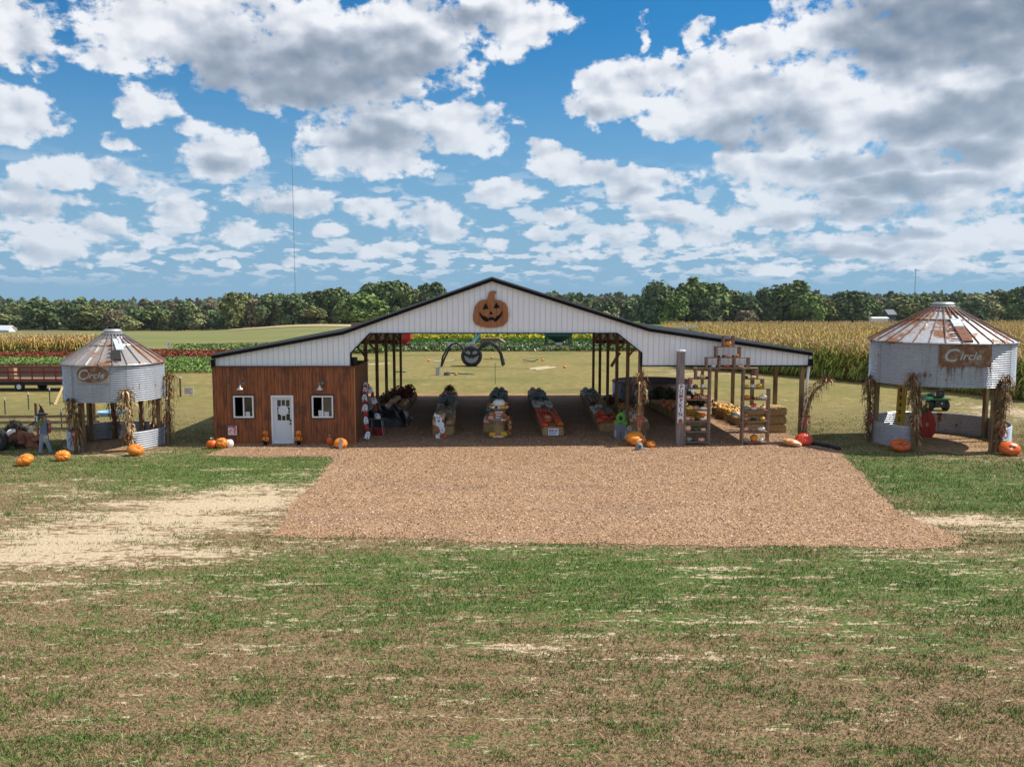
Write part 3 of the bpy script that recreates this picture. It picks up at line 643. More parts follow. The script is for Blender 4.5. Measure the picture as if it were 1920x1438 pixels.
# outline of the front gable, measured in metres on the plane y = YF
def q2(px, py, Y=YF): p = P(px, py, Y); return (p.x, p.z)
TOP = [q2(398.5, 665.7), q2(644, 620.2), q2(922.3, 521), q2(1216, 614.5), q2(1521.5, 660)]
ZB = q2(933, 686)[1]; ZL = q2(933, 624.5)[1]
XL, XR = q2(659, 700)[0], q2(1202, 700)[0]
EL, ER = TOP[0][0], TOP[4][0]
KL, KR = q2(693.5, 625)[0], q2(1157, 622)[0]; ZK = q2(930, 661)[1]
barn = thing('pole_barn', (0, YF, 0), 'large open fronted white gabled pole barn with black trim and two low side wings', 'barn')
ft = .16
inner = [(x, z-ft) for x, z in TOP]
wall = [(EL+.12, ZB), (XL, ZB), (XL, ZK), (KL, ZL), (KR, ZL), (XR, ZK), (XR, ZB), (ER-.13, ZB), (ER-.13, inner[4][1]+.03), inner[3], inner[2], inner[1], (EL+.12, inner[0][1]+.03)]
BAY = 3.66; YB = 5*BAY
for k, (ya, yb) in enumerate([(.0, .05), (YB-.05, YB)]):
    rb = MB().prism(wall, ya, yb); x = EL+.25                                       # standing ribs of the metal siding
    while x < ER-.2:
        zt = np.interp(x, [q[0] for q in inner], [q[1] for q in inner]); zb = ZB if (x < XL or x > XR) else (np.interp(x, [XL, KL, KR, XR], [ZK, ZL, ZL, ZK]))
        y_ = -.011 if k == 0 else YB+.011
        rb.box((x, y_, (zt+zb)/2), (.014, .02, zt-zb-.02), None, 1)
        x += .23
    rb.build('gable_siding', [M_white, mat('siding_groove', (.58, .59, .62), .5)], barn)
    # black trim under the siding
    tr = MB(); yy = -.03 if k == 0 else YB+.03
    for a, b in zip([(EL+.1, ZB), (XL, ZB), (XL, ZK), (KL, ZL), (KR, ZL), (XR, ZK), (XR, ZB)], [(XL, ZB), (XL, ZK), (KL, ZL), (KR, ZL), (XR, ZK), (XR, ZB), (ER-.1, ZB)]):
        tr.bar((a[0], yy, a[1]-.012), (b[0], yy, b[1]-.012), .07, .045)
    tr.build('lower_trim', M_black, barn)
    # rake fascia
    fa = MB(); yy = -.16 if k == 0 else YB+.16
    for i in range(4): fa.add([(TOP[i][0], yy-.02, TOP[i][1]), (TOP[i+1][0], yy-.02, TOP[i+1][1]), (TOP[i+1][0], yy-.02, TOP[i+1][1]-ft), (TOP[i][0], yy-.02, TOP[i][1]-ft), (TOP[i][0], yy+.14, TOP[i][1]), (TOP[i+1][0], yy+.14, TOP[i+1][1]), (TOP[i+1][0], yy+.14, TOP[i+1][1]-ft), (TOP[i][0], yy+.14, TOP[i][1]-ft)], [(0,1,2,3),(4,7,6,5),(0,4,5,1),(3,2,6,7),(0,3,7,4),(1,5,6,2)])
    fa.build('rake_fascia', M_black, barn)
    for x in (EL+.05, ER-.065): MB().box((x, yy+.05, (inner[0][1]+ZB)/2-.02), (.15 if x > 0 else .13, .2, inner[0][1]-ZB-.02)).build('corner_trim', M_black, barn)
# roof sheets: lower wing, main slope, main slope, lower wing
for i in range(4):
    a, b = TOP[i], TOP[i+1]; mb = MB()
    mb.add([(a[0], -.2, a[1]+.02), (b[0], -.2, b[1]+.02), (b[0], YB+.2, b[1]+.02), (a[0], YB+.2, a[1]+.02), (a[0], -.2, a[1]-.02), (b[0], -.2, b[1]-.02), (b[0], YB+.2, b[1]-.02), (a[0], YB+.2, a[1]-.02)], [(0,1,2,3),(4,7,6,5),(0,4,5,1),(1,5,6,2),(2,6,7,3),(3,7,4,0)])
    y = .1
    while y < YB: mb.bar((a[0], y, a[1]+.035), (b[0], y, b[1]+.035), .03, .03); y += .3
    mb.build('roof', M_roof, barn)
    pu = MB()                                                   # purlins below the sheet
    n = 6 if i in (1, 2) else 5
    for k in range(n):
        t_ = (k+.5)/n; x = a[0]+(b[0]-a[0])*t_; z = a[1]+(b[1]-a[1])*t_-.09; pu.box((x, YB/2, z), (.05, YB-.2, .12))
    pu.build('purlin', M_frame, barn)
tru = MB()
for j in range(6):
    y = j*BAY+(.12 if j == 0 else 0)-(.12 if j == 5 else 0)
    for i in range(4): tru.bar((TOP[i][0], y, TOP[i][1]-.24), (TOP[i+1][0], y, TOP[i+1][1]-.24), .05, .16)
    tru.bar((XL, y, ZL+.35), (XR, y, ZL+.35), .05, .16); tru.bar((0, y, ZL+.3), (0, y, TOP[2][1]-.3), .05, .14)
    for s_ in (-1, 1): tru.bar((0, y, TOP[2][1]-.4), (s_*3, y, ZL+.35), .05, .1); tru.bar((s_*3, y, ZL+.35), (s_*4.2, y, ZL+1.0), .05, .1)
tru.build('roof_truss', M_frame, barn)
MB().box(((EL+XL)/2, YB-.09, ZB+.1), (XL-EL-.3, .06, .22)).build('rear_beam', M_redwood, barn); MB().box(((ER+XR)/2, YB-.09, ZB+.1), (ER-XR-.3, .06, .22)).build('rear_beam', M_redwood, barn)
# posts, each with its knee brace
for j in range(6):
    y = j*BAY+(.14 if j == 0 else 0)-(.16 if j == 5 else 0)
    for x, zt, inward in ((XL+.06, np.interp(XL, [q[0] for q in TOP], [q[1] for q in TOP])-.3, 1), (XR-.02, np.interp(XR, [q[0] for q in TOP], [q[1] for q in TOP])-.3, -1), (ER-.32, ZB+.5, 0), (EL+.3, ZB+.5, 0)):
        if x < EL+1 and j < 2: continue
        if x < 0 and j == 0: continue
        po = MB().box((x, y, zt/2-.1), (.15 if abs(x) < 10 else .17, .15, zt+.2)).build('post', M_post, barn)
        if inward:
            b_ = MB(); b_.bar((x-inward*.02, y, ZB+.15), (x-inward*.75, y, ZB+1.05), .04, .1); b_.bar((x, y, ZL-.75), (x+inward*.5, y, ZL+.15), .04, .1); b_.build('knee_brace', M_frame, po)
gb = MB(); gb.bar((XR-.35, BAY*1.1, 3.62), (XR-.75, BAY*1.1, 2.95), .05, .14); gb.build('loose_board', M_post, barn)
# downpipe on the right front corner
dp = MB(); p0, p1 = P(1519, 664, YF), P(1512, 725, YF); dp.tube([(p0.x+.03, -.02, p0.z), (p0.x, .0, p0.z-.15), (p1.x-.02, .05, 1.95)], .055, 10); dp.tube([(p1.x-.02, .05, 1.9), (p1.x-.12, .05, 0.12), (p1.x-.12, -.15, .05)], .05, 10); dp.build('downpipe', mat('white_pipe', (.72, .74, .77), .4), barn)
gt = MB(); gt.box((ER+.04, YB/2, TOP[4][1]-.05), (.1, YB, .1)); gt.build('gutter', mat('white_pipe', (.72, .74, .77), .4), barn)
# wooden jack-o-lantern mounted on the gable
M_pwood = mat('pumpkin_boards', (.36, .135, .04), .55, nz=.35, nscale=2, stretch=(4, 1, .5), col2=(.20, .07, .025), thr=(.5, .7))
jl = thing('pumpkin_wall_sign', (0, YF-.06, 0), 'big wooden jack-o-lantern cutout with black face on the white barn gable', 'wall sign')
body = [(887,600),(887,590),(890,575),(898,565),(905,562),(913,562),(917,548),(918,547),(924,545),(930,546),(931,549),(927,553),(928,562),(938,563),(947,568),(952,577),(953.5,590),(952,602),(944,611),(930,614),(915,614.5),(900,612),(890,607)]
o = MB().prism([q2(*q) for q in body], -.05, 0).build('panel', M_pwood, jl)
fm = MB()
for poly in ([(904.5,580),(911,568),(916.5,579),(912,579.5)], [(925,578),(930.5,567),(937.5,577),(931,578)], [(917,590),(920.5,583),(924.5,589)], [(899,584.5),(905,592),(914,595),(914,597.5),(917,597),(917,595),(926,594.5),(926,597),(929,597),(930,594),(937,590),(942.5,582),(941,591),(934,600),(929,603),(926,603),(926,600),(917,600),(916,603),(911,603),(904,598),(900,591)]):
    fm.prism([q2(*q) for q in poly], -.075, -.052)
fm.build('face', M_black, jl)
se = MB()
for x0 in (898, 908, 919, 931, 942):
    a = P(x0, 566, YF); b = P(x0, 611, YF); se.box((a.x, -.053, (a.z+b.z)/2), (.012, .008, (a.z-b.z)*.9))
se.build('board_joint', mat('dark_joint', (.08, .03, .012), .8), jl)
# ================================================================ SHED ROOM under the left wing
YS0 = YF-.06; SD = BAY
sx0, sx1 = q2(400.5, 760)[0], q2(665.5, 760)[0]; sz = q2(500, 688)[1]
shed = thing('wooden_shed', (0, YS0, 0), 'brown stained board ticket shed under the left wing of the barn', 'shed')
M_frw = mat('white_frame', (.80, .82, .85), .4)
WL = [q2(438.4, 741.8), q2(477.4, 782.5)]; WR = [q2(585.4, 741.8), q2(625.8, 782.5)]; DR = [q2(509, 741), q2(552.8, 831)]
holes = [[(a[0]+.03, a[1]-.03), (b[0]-.03, a[1]-.03), (b[0]-.03, b[1]+.03), (a[0]+.03, b[1]+.03)] for a, b in (WL, WR)]
holes.append([(DR[0][0]+.04, DR[0][1]-.04), (DR[1][0]-.04, DR[0][1]-.04), (DR[1][0]-.04, .05), (DR[0][0]+.04, .05)])
wl = MB(); wl.prism([(sx0, 0), (sx1, 0), (sx1, sz), (sx0, sz)], 0, .1, holes=holes)
wl.box((sx1-.05, SD/2+.05, sz/2+.0), (.1, SD-.1, sz)); wl.box((sx0+.05, SD/2+.05, sz/2), (.1, SD-.1, sz)); wl.box(((sx0+sx1)/2, SD+.05, sz/2), (sx1-sx0, .1, sz)); wl.build('wall', M_plank, shed)
tb = MB(); tb.box(((sx0+sx1)/2, -.02, sz+.025), (sx1-sx0+.04, .14, .05)); tb.box((sx1+.01, SD/2, sz+.025), (.13, SD, .05)); tb.build('top_board', mat('brown_board', (.11, .045, .022), .7, nz=.3), shed)
MB().bar((sx1+.012, -.012, 0), (sx1+.012, -.012, sz-.05), .045, .045).build('corner_board', mat('fresh_corner', (.42, .19, .07), .6), shed)
fl = MB(); fl.box(((sx0+sx1)/2, SD/2, .03), (sx1-sx0-.3, SD-.3, .05)); fl.build('floor_panel', mat('shed_floor', (.12, .08, .05), .9), shed)
cl_ = MB(); cl_.box(((sx0+sx1)/2, SD/2+.05, sz-.06), (sx1-sx0-.25, SD-.25, .06)); cl_.build('ceiling_panel', mat('shed_floor', (.12, .08, .05), .9), shed)
M_glass = mat('dark_glass', (.015, .02, .018), .06, spec=.8)
M_dkroom = mat('dark_opening', (.01, .01, .012), .9)
for wi, (a, b) in enumerate((WL, WR)):
    f = MB(); t_ = .055; cx = (a[0]+b[0])/2; cz = (a[1]+b[1])/2; W = b[0]-a[0]; H_ = a[1]-b[1]
    f.box((cx, -.02, a[1]-t_/2), (W, .09, t_)); f.box((cx, -.02, b[1]+t_/2), (W, .09, t_))
    for x in (a[0]+t_/2, b[0]-t_/2): f.box((x, -.02, cz), (t_, .09, H_-2*t_))
    f.box((cx, -.01, cz), (.05, .06, H_-2*t_))
    w_ = f.build('window', M_frw, shed)
    g = MB(); g.box((cx+W/4, .03, cz), (W/2-.05, .012, H_-2*t_)); g.build('pane', M_glass, w_)
    tf = MB(); ti_ = .07
    tf.box((cx, -.008, a[1]+ti_/2), (W+.14, .03, ti_)); tf.box((cx, -.008, b[1]-ti_/2), (W+.14, .03, ti_)); tf.box((a[0]-ti_/2, -.008, cz), (ti_, .03, H_)); tf.box((b[0]+ti_/2, -.008, cz), (ti_, .03, H_)); tf.build('casing', mat('brown_board', (.11, .045, .022), .7, nz=.3), w_)
    nt = MB(); 
    for (x, h, w2) in ([(.16, .2, .18)] if wi == 0 else [(-.1, .26, .17), (.16, .2, .2)]): nt.box((cx+x, .0, b[1]+t_+h/2), (w2, .01, h), (R(12), 0, 0))
    nt.build('notice', mat('paper', (.62, .64, .68), .8, nz=.25, nscale=30), w_)
dw, dh = DR[1][0]-DR[0][0], DR[0][1]; dcx = (DR[0][0]+DR[1][0])/2
df = MB(); t_ = .07; df.box((dcx, -.02, dh-t_/2), (dw, .1, t_)); df.box((DR[0][0]+t_/2, -.02, (dh-t_)/2), (t_, .1, dh-t_)); df.box((DR[1][0]-t_/2, -.02, (dh-t_)/2), (t_, .1, dh-t_)); df.box((dcx, -.03, .05), (dw-2*t_, .12, .05)); df.build('door_frame', M_frw, shed)
M_door = mat('grey_white_door', (.66, .69, .73), .4)
gx0, gx1 = q2(520, 750)[0], q2(543.5, 750)[0]; gz1, gz0 = q2(530, 749.5)[1], q2(530, 787.8)[1]
dx0, dx1 = DR[0][0]+t_, DR[1][0]-t_
d_ = MB(); d_.prism([(dx0, .08), (dx1, .08), (dx1, dh-t_), (dx0, dh-t_)], .01, .055, holes=[[(gx0, gz0), (gx1, gz0), (gx1, gz1), (gx0, gz1)]]); 
for k in range(1, 3):
    d_.box((gx0+(gx1-gx0)*k/3, .02, (gz0+gz1)/2), (.03, .04, gz1-gz0)); d_.box(((gx0+gx1)/2, .021, gz0+(gz1-gz0)*k/3), (gx1-gx0, .038, .03))
for z0, z1 in ((.22, .86),): 
    for s_ in (-1, 1): d_.box((dcx+s_*.2, .006, (z0+z1)/2), (.27, .012, z1-z0))
dr = d_.build('door', M_door, shed)
MB().box(((gx0+gx1)/2, .045, (gz0+gz1)/2), (gx1-gx0, .01, gz1-gz0)).build('pane', M_glass, dr)
for z in (1.0, .87):
    kn = MB(); kn.M = Matrix.Translation((dx1-.07, .0, z)) @ Matrix.Rotation(R(90), 4, 'X'); kn.lathe([(0.0, .0), (.035, .0), (.035, .03), (.018, .045), (.036, .06), (.03, .08), (0, .085)], n=12); kn.build('handle', M_black, dr)
wr = MB(); wr.M = Matrix.Translation(((gx0+gx1)/2, -.02, q2(530, 769.5)[1])) @ Matrix.Rotation(R(90), 4, 'X'); wr.lathe([(0, 0), (.215, 0), (.215, .02), (.185, .025), (.18, .018), (0, .018)], n=28)
wreath = wr.build('door_hanger', mat('white_disc', (.74, .77, .82), .5), None, loc=(0, YS0, 0)); tag(wreath, 'round white welcome disc hanging on the shed door glass', 'door sign')
dk = MB(); zc = q2(530, 769.5)[1]; xc_ = (gx0+gx1)/2
for k in range(14):
    a = k*.9; r_ = .05+.008*k; dk.box((xc_+r_*math.cos(a), -.042, zc+r_*math.sin(a)), (.03, .004, .02), (0, a, 0))
for k in range(24):
    a = k*math.pi/12; dk.box((xc_+.165*math.cos(a), -.042, zc+.165*math.sin(a)), (.02, .004, .008), (0, a, 0))
dk.build('print', mat('grey_print', (.16, .17, .22), .8), wreath)
# gooseneck lamps
for px, lb in ((455.3, 'galvanised gooseneck lamp above the left shed window'), (603.5, 'galvanised gooseneck lamp above the right shed window')):
    a = P(px, 718, YS0); la = thing('wall_lamp', (a.x, YS0, 0), lb, 'lamp', 'lamps on the shed front'); zt = q2(px, 713)[1]
    nk = MB(); nk.M = Matrix.Translation((0.03, -.0, zt-.1)) @ Matrix.Rotation(R(90), 4, 'X'); nk.lathe([(0, 0), (.065, 0), (.065, .03), (0, .03)], n=14); nk.M = None
    nk.tube([(0.03, -.02, zt-.1), (.02, -.12, zt-.02), (0, -.24, zt), (-.02, -.33, zt-.06), (-.02, -.35, zt-.18)], .016, 8); nk.build('arm', mat('pewter', (.25, .26, .28), .35, metal=.8), la, smooth=False)
    sh_ = MB(); sh_.lathe([(.03, .12), (.045, .1), (.06, .04), (.14, .0), (.16, -.06), (.15, -.06), (.13, -.005), (.05, .03), (0, .05)], (-.02, -.35, zt-.31), 20); sh_.build('lamp_shade', mat('galv_shade', (.6, .62, .64), .3, metal=.8), la, smooth=True)
# black heater / speaker at shed roof corner
sp_ = MB(); c0 = P(663.5, 668, YF+.6); sp_.lathe([(0, 0), (.13, 0), (.16, .28), (.13, .3), (0, .3)], (c0.x, c0.y, sz+.06), 16); sp_.tube([(c0.x-.02, c0.y, sz+.05), (c0.x-.05, c0.y-.05, sz+.02)], .05, 8)
tag(sp_.build('bucket', mat('black_plastic', (.02, .02, .022), .5)), 'small black bucket standing on the shed roof edge by the post', 'bucket')
# ================================================================ CORRUGATED BINS
def galv(name, rust=.0, base=(.60, .62, .65), seed=0, roof=False):
    mt = bpy.data.materials.new(name); mt.use_nodes = True; t = NT(mt.node_tree); b = t.n['Principled BSDF']
    p = t.v('ADD', t.new('ShaderNodeTexCoord').outputs['Object'], (seed, 0, 0)); x, y, z = t.sep(p)
    st = t.noise(t.v('MULTIPLY', p, (6, 6, .5)), .8, 6, .65); sp = t.noise(p, 9, 5, .6); cl = t.noise(p, .7, 6, .6)
    c = t.mix(t.ss(sp, .3, .7), tuple(q*.86 for q in base), base); c = t.mix(t.ss(st, .48, .72, 0, .5), c, (.40, .36, .33))
    ru = t.mix(t.ss(sp, .35, .65), (.12, .045, .02), (.34, .15, .07)); rm = t.ss(t.m('ADD', cl, t.m('MULTIPLY', t.m('SUBTRACT', sp if roof else st, .5), .5)), .66-rust*.22, .70-rust*.17)
    c = t.mix(rm, c, ru); t._in(b.inputs['Base Color'], c); b.inputs['Roughness'].default_value = .42
    t._in(b.inputs['Metallic'], t.m('MULTIPLY', t.m('SUBTRACT', 1.0, rm), .55)); t._in(b.inputs['Roughness'], t.m('ADD', .38, t.m('MULTIPLY', rm, .5)))
    return mt
def corr(r0, z0, z1, pitch, amp=.012, step=4):
    n = int((z1-z0)/pitch*step); return [(r0+amp*math.cos(2*math.pi*i/step), z0+(z1-z0)*i/n) for i in range(n+1)]
M_logo_rust = mat('logo_rust', (.20, .085, .038), .9, nz=.45, nscale=4, col2=(.27, .19, .14), thr=(.45, .62), stretch=(1, 1, 1))
M_logo_grey = mat('logo_lettering', (.42, .43, .41), .8, nz=.35, nscale=5)
def bent(vs, th0, rad): # flat lettering (x, y) laid round the drum
    return [((rad+z)*math.cos(th0+x/rad), (rad+z)*math.sin(th0+x/rad), y) for x, y, z in vs]
M_stalk = mat('dry_stalk', (1, 1, 1), .85, attr='tint', spec=.15)
def stalk_geo(H, seed, lean=(0, 0), spread=.16, nleaf=70, dark=1.0, top_bush=True):
    rd = random.Random(seed); mb = MB(); col = []
    def add(n, c): col.extend([c]*n)
    pal = [(.36, .21, .10), (.50, .33, .17), (.26, .14, .07), (.60, .45, .26), (.20, .13, .06)]
    def rc(): c = rd.choice(pal); k = rd.uniform(.75, 1.15)*dark; return tuple(q*k for q in c)
    pw = 3.2 if abs(lean[0]) > .6 else 2
    def at(z): f = max(0, z/H); return Vector((lean[0]*f**pw, lean[1]*f*f, z-(.16*H*f**6 if pw > 3 else 0)))
    for i in range(20):
        a = rd.random()*6.28; s0 = rd.uniform(.02, .10); s1 = rd.uniform(.02, spread*.8); hh = H*rd.uniform(.85, 1.02); n0 = len(mb.f)
        mb.tube([at(z)+Vector((math.cos(a)*s, math.sin(a)*s, 0)) for z, s in ((0, s0*1.5), (hh*.4, s0*.8), (hh*.75, (s0+s1)/2), (hh, s1))], [.018, .016, .013, .006], 4); add(len(mb.f)-n0, rc())
    for i in range(int(nleaf*2.3)):
        z = H*rd.uniform(.12, 1.0); a = rd.random()*6.28; d = Vector((math.cos(a), math.sin(a), 0)); L = rd.uniform(.16, .42)*(1.2 if z > H*.6 else .75); b = at(z)+d*.07
        upk = rd.uniform(.0, .5); pts = [b, b+d*L*.4+Vector((0, 0, L*upk)), b+d*L*.75+Vector((0, 0, L*(upk-.25))), b+d*L*rd.uniform(.7, .95)+Vector((0, 0, L*(upk-.95)))]
        s_ = Vector((-d.y, d.x, rd.uniform(-.5, .5)))*rd.uniform(.014, .034); ws = [.6, 1, .8, .15]; vs = []
        for p, w2 in zip(pts, ws): vs += [p-s_*w2, p+s_*w2]
        mb.add(vs, [(0, 1, 3, 2), (2, 3, 5, 4), (4, 5, 7, 6)]); add(3, rc())
    if top_bush:
        for i in range(46):
            b = at(H*rd.uniform(.88, 1.0))+Vector((rd.uniform(-.1, .1), rd.uniform(-.1, .1), 0)); d = Vector((rd.uniform(-.7, .7)+lean[0]*.5, rd.uniform(-.7, .7), rd.uniform(.2, 1.1))).normalized()*rd.uniform(.15, .38); s_ = Vector((rd.uniform(-1, 1), rd.uniform(-1, 1), .1)).normalized()*.016
            mb.add([b-s_, b+s_, b+d+s_*.7, b+d-s_*.7], [(0, 1, 2, 3)]); add(1, tuple(q*dark for q in (.24, .12, .06)))
    return mb, col
def with_tint(o, col):
    me = o.data; at = me.attributes.new('tint', 'FLOAT_COLOR', 'FACE'); c4 = np.ones((len(col), 4), dtype=np.float32); c4[:, :3] = col; at.data.foreach_set('color', c4.ravel()); return o
M_ribbon = mat('red_ribbon', (.45, .07, .05), .6)
def cornshock(loc, H, label, seed, lean=(0, 0), ribbon=.5, dark=1.0, nleaf=70, spread=.16):
    t = thing('cornstalk_bundle', loc, label, 'cornstalks', 'dried cornstalk bundles tied to posts'); mb, col = stalk_geo(H, seed, lean, spread, nleaf, dark)
    with_tint(mb.build('stalks', M_stalk, t), col)
    rb = MB(); z = H*ribbon; rb.lathe([(.135, z-.03), (.14, z), (.135, z+.03)], (lean[0]*ribbon**2, lean[1]*ribbon**2-.0, 0), 14)
    for s_, L in ((-.06, .35), (.08, .28), (.02, .45)): rb.add([(s_-.02, -.15, z), (s_+.02, -.15, z), (s_*2+.02, -.2, z-L), (s_*2-.03, -.2, z-L)], [(0, 1, 2, 3)])
    rb.build('ribbon', M_ribbon, t); return t
def arc_gap(ang0, ang1): return ang0, ang1
def ang(bx, by, r_, px, back=False):      # angle on the drum whose near (or far) side shows at picture column px
    best = None
    for k in range(1801):
        a = R((0 if back else 180)+k*.1); x = bx+r_*math.cos(a); y = by+r_*math.sin(a); d = CR.transposed() @ Vector((x, y, -3)); q = 960+d.x/-d.z*FPX
        if best is None or abs(q-px) < best[0]: best = (abs(q-px), a)
    return best[1]
def make_bin(cx, cy, r_low, r_up, zring, z0, z1, r_roof, zcap, rcap, label, seed, posts, gap, rust, hatch, ringm, nrib=26):
    t = thing('corrugated_bin', (cx, cy, 0), label, 'grain bin', 'open corrugated bins'); wm = galv('galvanised_wall', rust[0], (.60, .62, .66), seed); rm = galv('bin_roof_metal', rust[1], (.64, .63, .62) if seed > 5 else (.44, .40, .37), seed, True)
    sm = MB().lathe(corr(r_up, z0, z1, .088, .027), n=72)
    for a in (4.2, 5.35, 3.3, 1.0): sm.box(((r_up+.012)*math.cos(a), (r_up+.012)*math.sin(a), (z0+z1)/2), (.035, .012, z1-z0-.02), (0, 0, a+math.pi/2), 1)
    sm.build('upper_wall', [wm, mat('dark_seam', (.30, .30, .31), .5, metal=.4)], t)
    MB().lathe(corr(r_low, .0, zring, .088, .027), n=72, a0=gap[1], a1=gap[0]+2*math.pi).build('lower_ring', galv('ring_metal', .1, ringm, seed+3), t)
    ro = MB(); prof = [(r_roof, z1-.03), (r_roof-.02, z1+.01)]; zt = zcap-.12
    for i in range(1, 9): f = i/8; prof.append((r_roof+(rcap-r_roof)*f, z1+(zt-z1)*f))
    ro.lathe(prof, n=nrib*2); roof = ro.build('roof', rm, t)
    rb = MB(); 
    for k in range(nrib):
        a = 2*math.pi*(k+.5)/nrib; c, s_ = math.cos(a), math.sin(a); rb.bar((r_roof*c, r_roof*s_, z1+.02), ((rcap+.05)*c, (rcap+.05)*s_, zt+.02), .035, .055)
    f = .62; rr = r_roof+(rcap-r_roof)*f; zz = z1+(zt-z1)*f; rb.lathe([(rr+.03, zz+.0), (rr+.0, zz+.05), (rr-.04, zz+.035)], n=nrib*2)
    f = .88; rr = r_roof+(rcap-r_roof)*f; zz = z1+(zt-z1)*f; rb.lathe([(rr+.03, zz+.0), (rr+.0, zz+.05), (rr-.04, zz+.035)], n=nrib*2)
    rb.build('roof_rib', galv('rib_metal', .7 if seed > 5 else .45, (.22, .17, .15) if seed > 5 else (.34, .31, .29), seed+1, True), roof)
    MB().lathe([(rcap+.06, zt-.04), (rcap+.08, zt+.06), (rcap-.03, zt+.10), (rcap-.03, zcap), (rcap+.03, zcap+.02), (rcap*.9, zcap+.09), (0, zcap+.1)], n=28).build('vent_cap', mat('cap_metal', (.42, .42, .42), .5, metal=.5, nz=.2), roof)
    sl = (zt-z1)/(rcap-r_roof)
    for (a, f0, f1, wd, m_) in hatch:
        h = MB(); c, s_ = math.cos(a), math.sin(a); pts = []
        for f, sg in ((f0, -1), (f0, 1), (f1, 1), (f1, -1)):
            rr = r_roof+(rcap-r_roof)*f; zz = z1+(zt-z1)*f+.075; pts.append((rr*c-sg*s_*wd, rr*s_+sg*c*wd, zz))
        lo = [(p[0], p[1], p[2]-.07) for p in pts]; h.add(pts+lo, [(0,1,2,3),(4,7,6,5),(0,4,5,1),(1,5,6,2),(2,6,7,3),(3,7,4,0)]); h.build('roof_hatch', m_, roof)
    lad = MB()
    for f in np.linspace(.08, .6, 5):
        a = hatch[0][0]-.09; rr = r_roof+(rcap-r_roof)*f; zz = z1+(zt-z1)*f+.06; lad.bar((rr*math.cos(a-.12), rr*math.sin(a-.12), zz), (rr*math.cos(a+.12), rr*math.sin(a+.12), zz), .04, .04)
    lad.build('roof_rung', mat('rusty_rung', (.16, .08, .05), .8), roof)
    for a in posts:
        a = ang(cx, cy, r_low, abs(a), a < 0)
        MB().box(((r_low-.10)*math.cos(a), (r_low-.10)*math.sin(a), z0/2+.2), (.17, .17, z0+.4), (0, 0, a)).build('post', M_post, t)
    return t
dpx = lambda px, Y, Y0=YF: P(px, 700, Y).x
M_hdark = mat('hatch_dark', (.015, .015, .015), .9); M_hlite = mat('hatch_sheet', (.62, .66, .69), .35, metal=.3); M_hrust = mat('hatch_rust', (.20, .075, .04), .85, nz=.3)
# left bin
LBY = 36.3; lbx = P(217.5, 760, LBY).x
def zat(py, Y, px=933): return P(px, py, Y).z
lb_r = 1.93; lb = make_bin(lbx, LBY, 1.88, lb_r, .78, zat(754, LBY-lb_r), zat(684, LBY-lb_r), 2.02, zat(621, LBY), .34, 'smaller corrugated steel bin gazebo with rust grey cone roof on the left', 1,
   [145, 240, 311, -161, -264], (ang(lbx, LBY, 1.88, 149), ang(lbx, LBY, 1.88, 237)), (.05, .75), [(R(297), .12, .42, .17, M_hdark), (R(305), .44, .80, .15, M_hlite)], (.60, .62, .66), 24)
# right bin
RBY = 36.6; rbx = P(1759, 760, RBY).x; rr_ = 2.81
rbn = make_bin(rbx, RBY, 2.78, rr_, .95, zat(729, RBY-rr_), zat(645, RBY-rr_), 2.92, zat(571, RBY), .42, 'larger corrugated steel bin gazebo with white and rust striped cone roof on the right', 8,
   [1634, 1722, 1871, -1855, -1888], (ang(rbx, RBY, 2.78, 1715), ang(rbx, RBY, 2.78, 1881)), (.12, .62), [(R(262), .03, .40, .20, M_hrust), (R(262), .42, .62, .19, M_hlite)], (.62, .64, .68), 30)
def patch(t, cx, cy, r_, a0, a1, z0, z1, name, m_, oval=False):
    mb = MB(); n = 24; k = 10; vs = []; fs = []
    for i in range(k+1):
        for j in range(n+1):
            u, v = j/n, i/k
            if oval: 
                uu = 2*u-1; vs.append(None); w2 = math.sqrt(max(0, 1-abs(uu)**2.6)); z = (z0+z1)/2+(z1-z0)/2*w2*(2*v-1)
                vs[-1] = (r_*math.cos(a0+(a1-a0)*u), r_*math.sin(a0+(a1-a0)*u), z)
            else: vs.append((r_*math.cos(a0+(a1-a0)*u), r_*math.sin(a0+(a1-a0)*u), z0+(z1-z0)*v))
    for i in range(k):
        for j in range(n): fs.append((i*(n+1)+j, i*(n+1)+j+1, (i+1)*(n+1)+j+1, (i+1)*(n+1)+j))
    mb.add(vs, fs); return mb.build(name, m_, t)
def logo(t, r_, ac, zc, w2, h2, rustm, oval, letter):
    b_ = patch(t, 0, 0, r_+.031, ac-w2/r_, ac+w2/r_, zc-h2, zc+h2, 'painted_sign', rustm, False)
    if oval: patch(t, 0, 0, r_+.036, ac-w2*.97/r_, ac+w2*.97/r_, zc-h2*.9, zc+h2*.95, 'sign_oval', M_logo_rust, True).parent = b_
    vs, fs = text_geo('C', letter*1.4, .25, .004, .010); m1 = MB(); m1.add(bent([(x-w2*.62, y+zc-.02, z+.042) for x, y, z in vs], ac, r_), fs)
    vs, fs = text_geo('ircle', letter*.8, .35, .004, .010, 'CENTER', 1.08); m1.add(bent([(x+w2*(.20 if oval else .12), y+zc-.03, z+.043) for x, y, z in vs], ac, r_), fs)
    m1.build('lettering', M_logo_grey, b_)
a0 = ang(lbx, LBY, lb_r, 172); logo(lb, lb_r, a0, zat(701.5, LBY-1.9), .66, .35, mat('sign_grey', (.38, .34, .29), .8, nz=.3, nscale=2), True, .42)
a1 = ang(rbx, RBY, rr_, 1811); logo(rbn, rr_, a1, zat(668, RBY-2.8), 1.0, .42, M_logo_rust, False, .52)
dr_ = MB(); rd = random.Random(4)
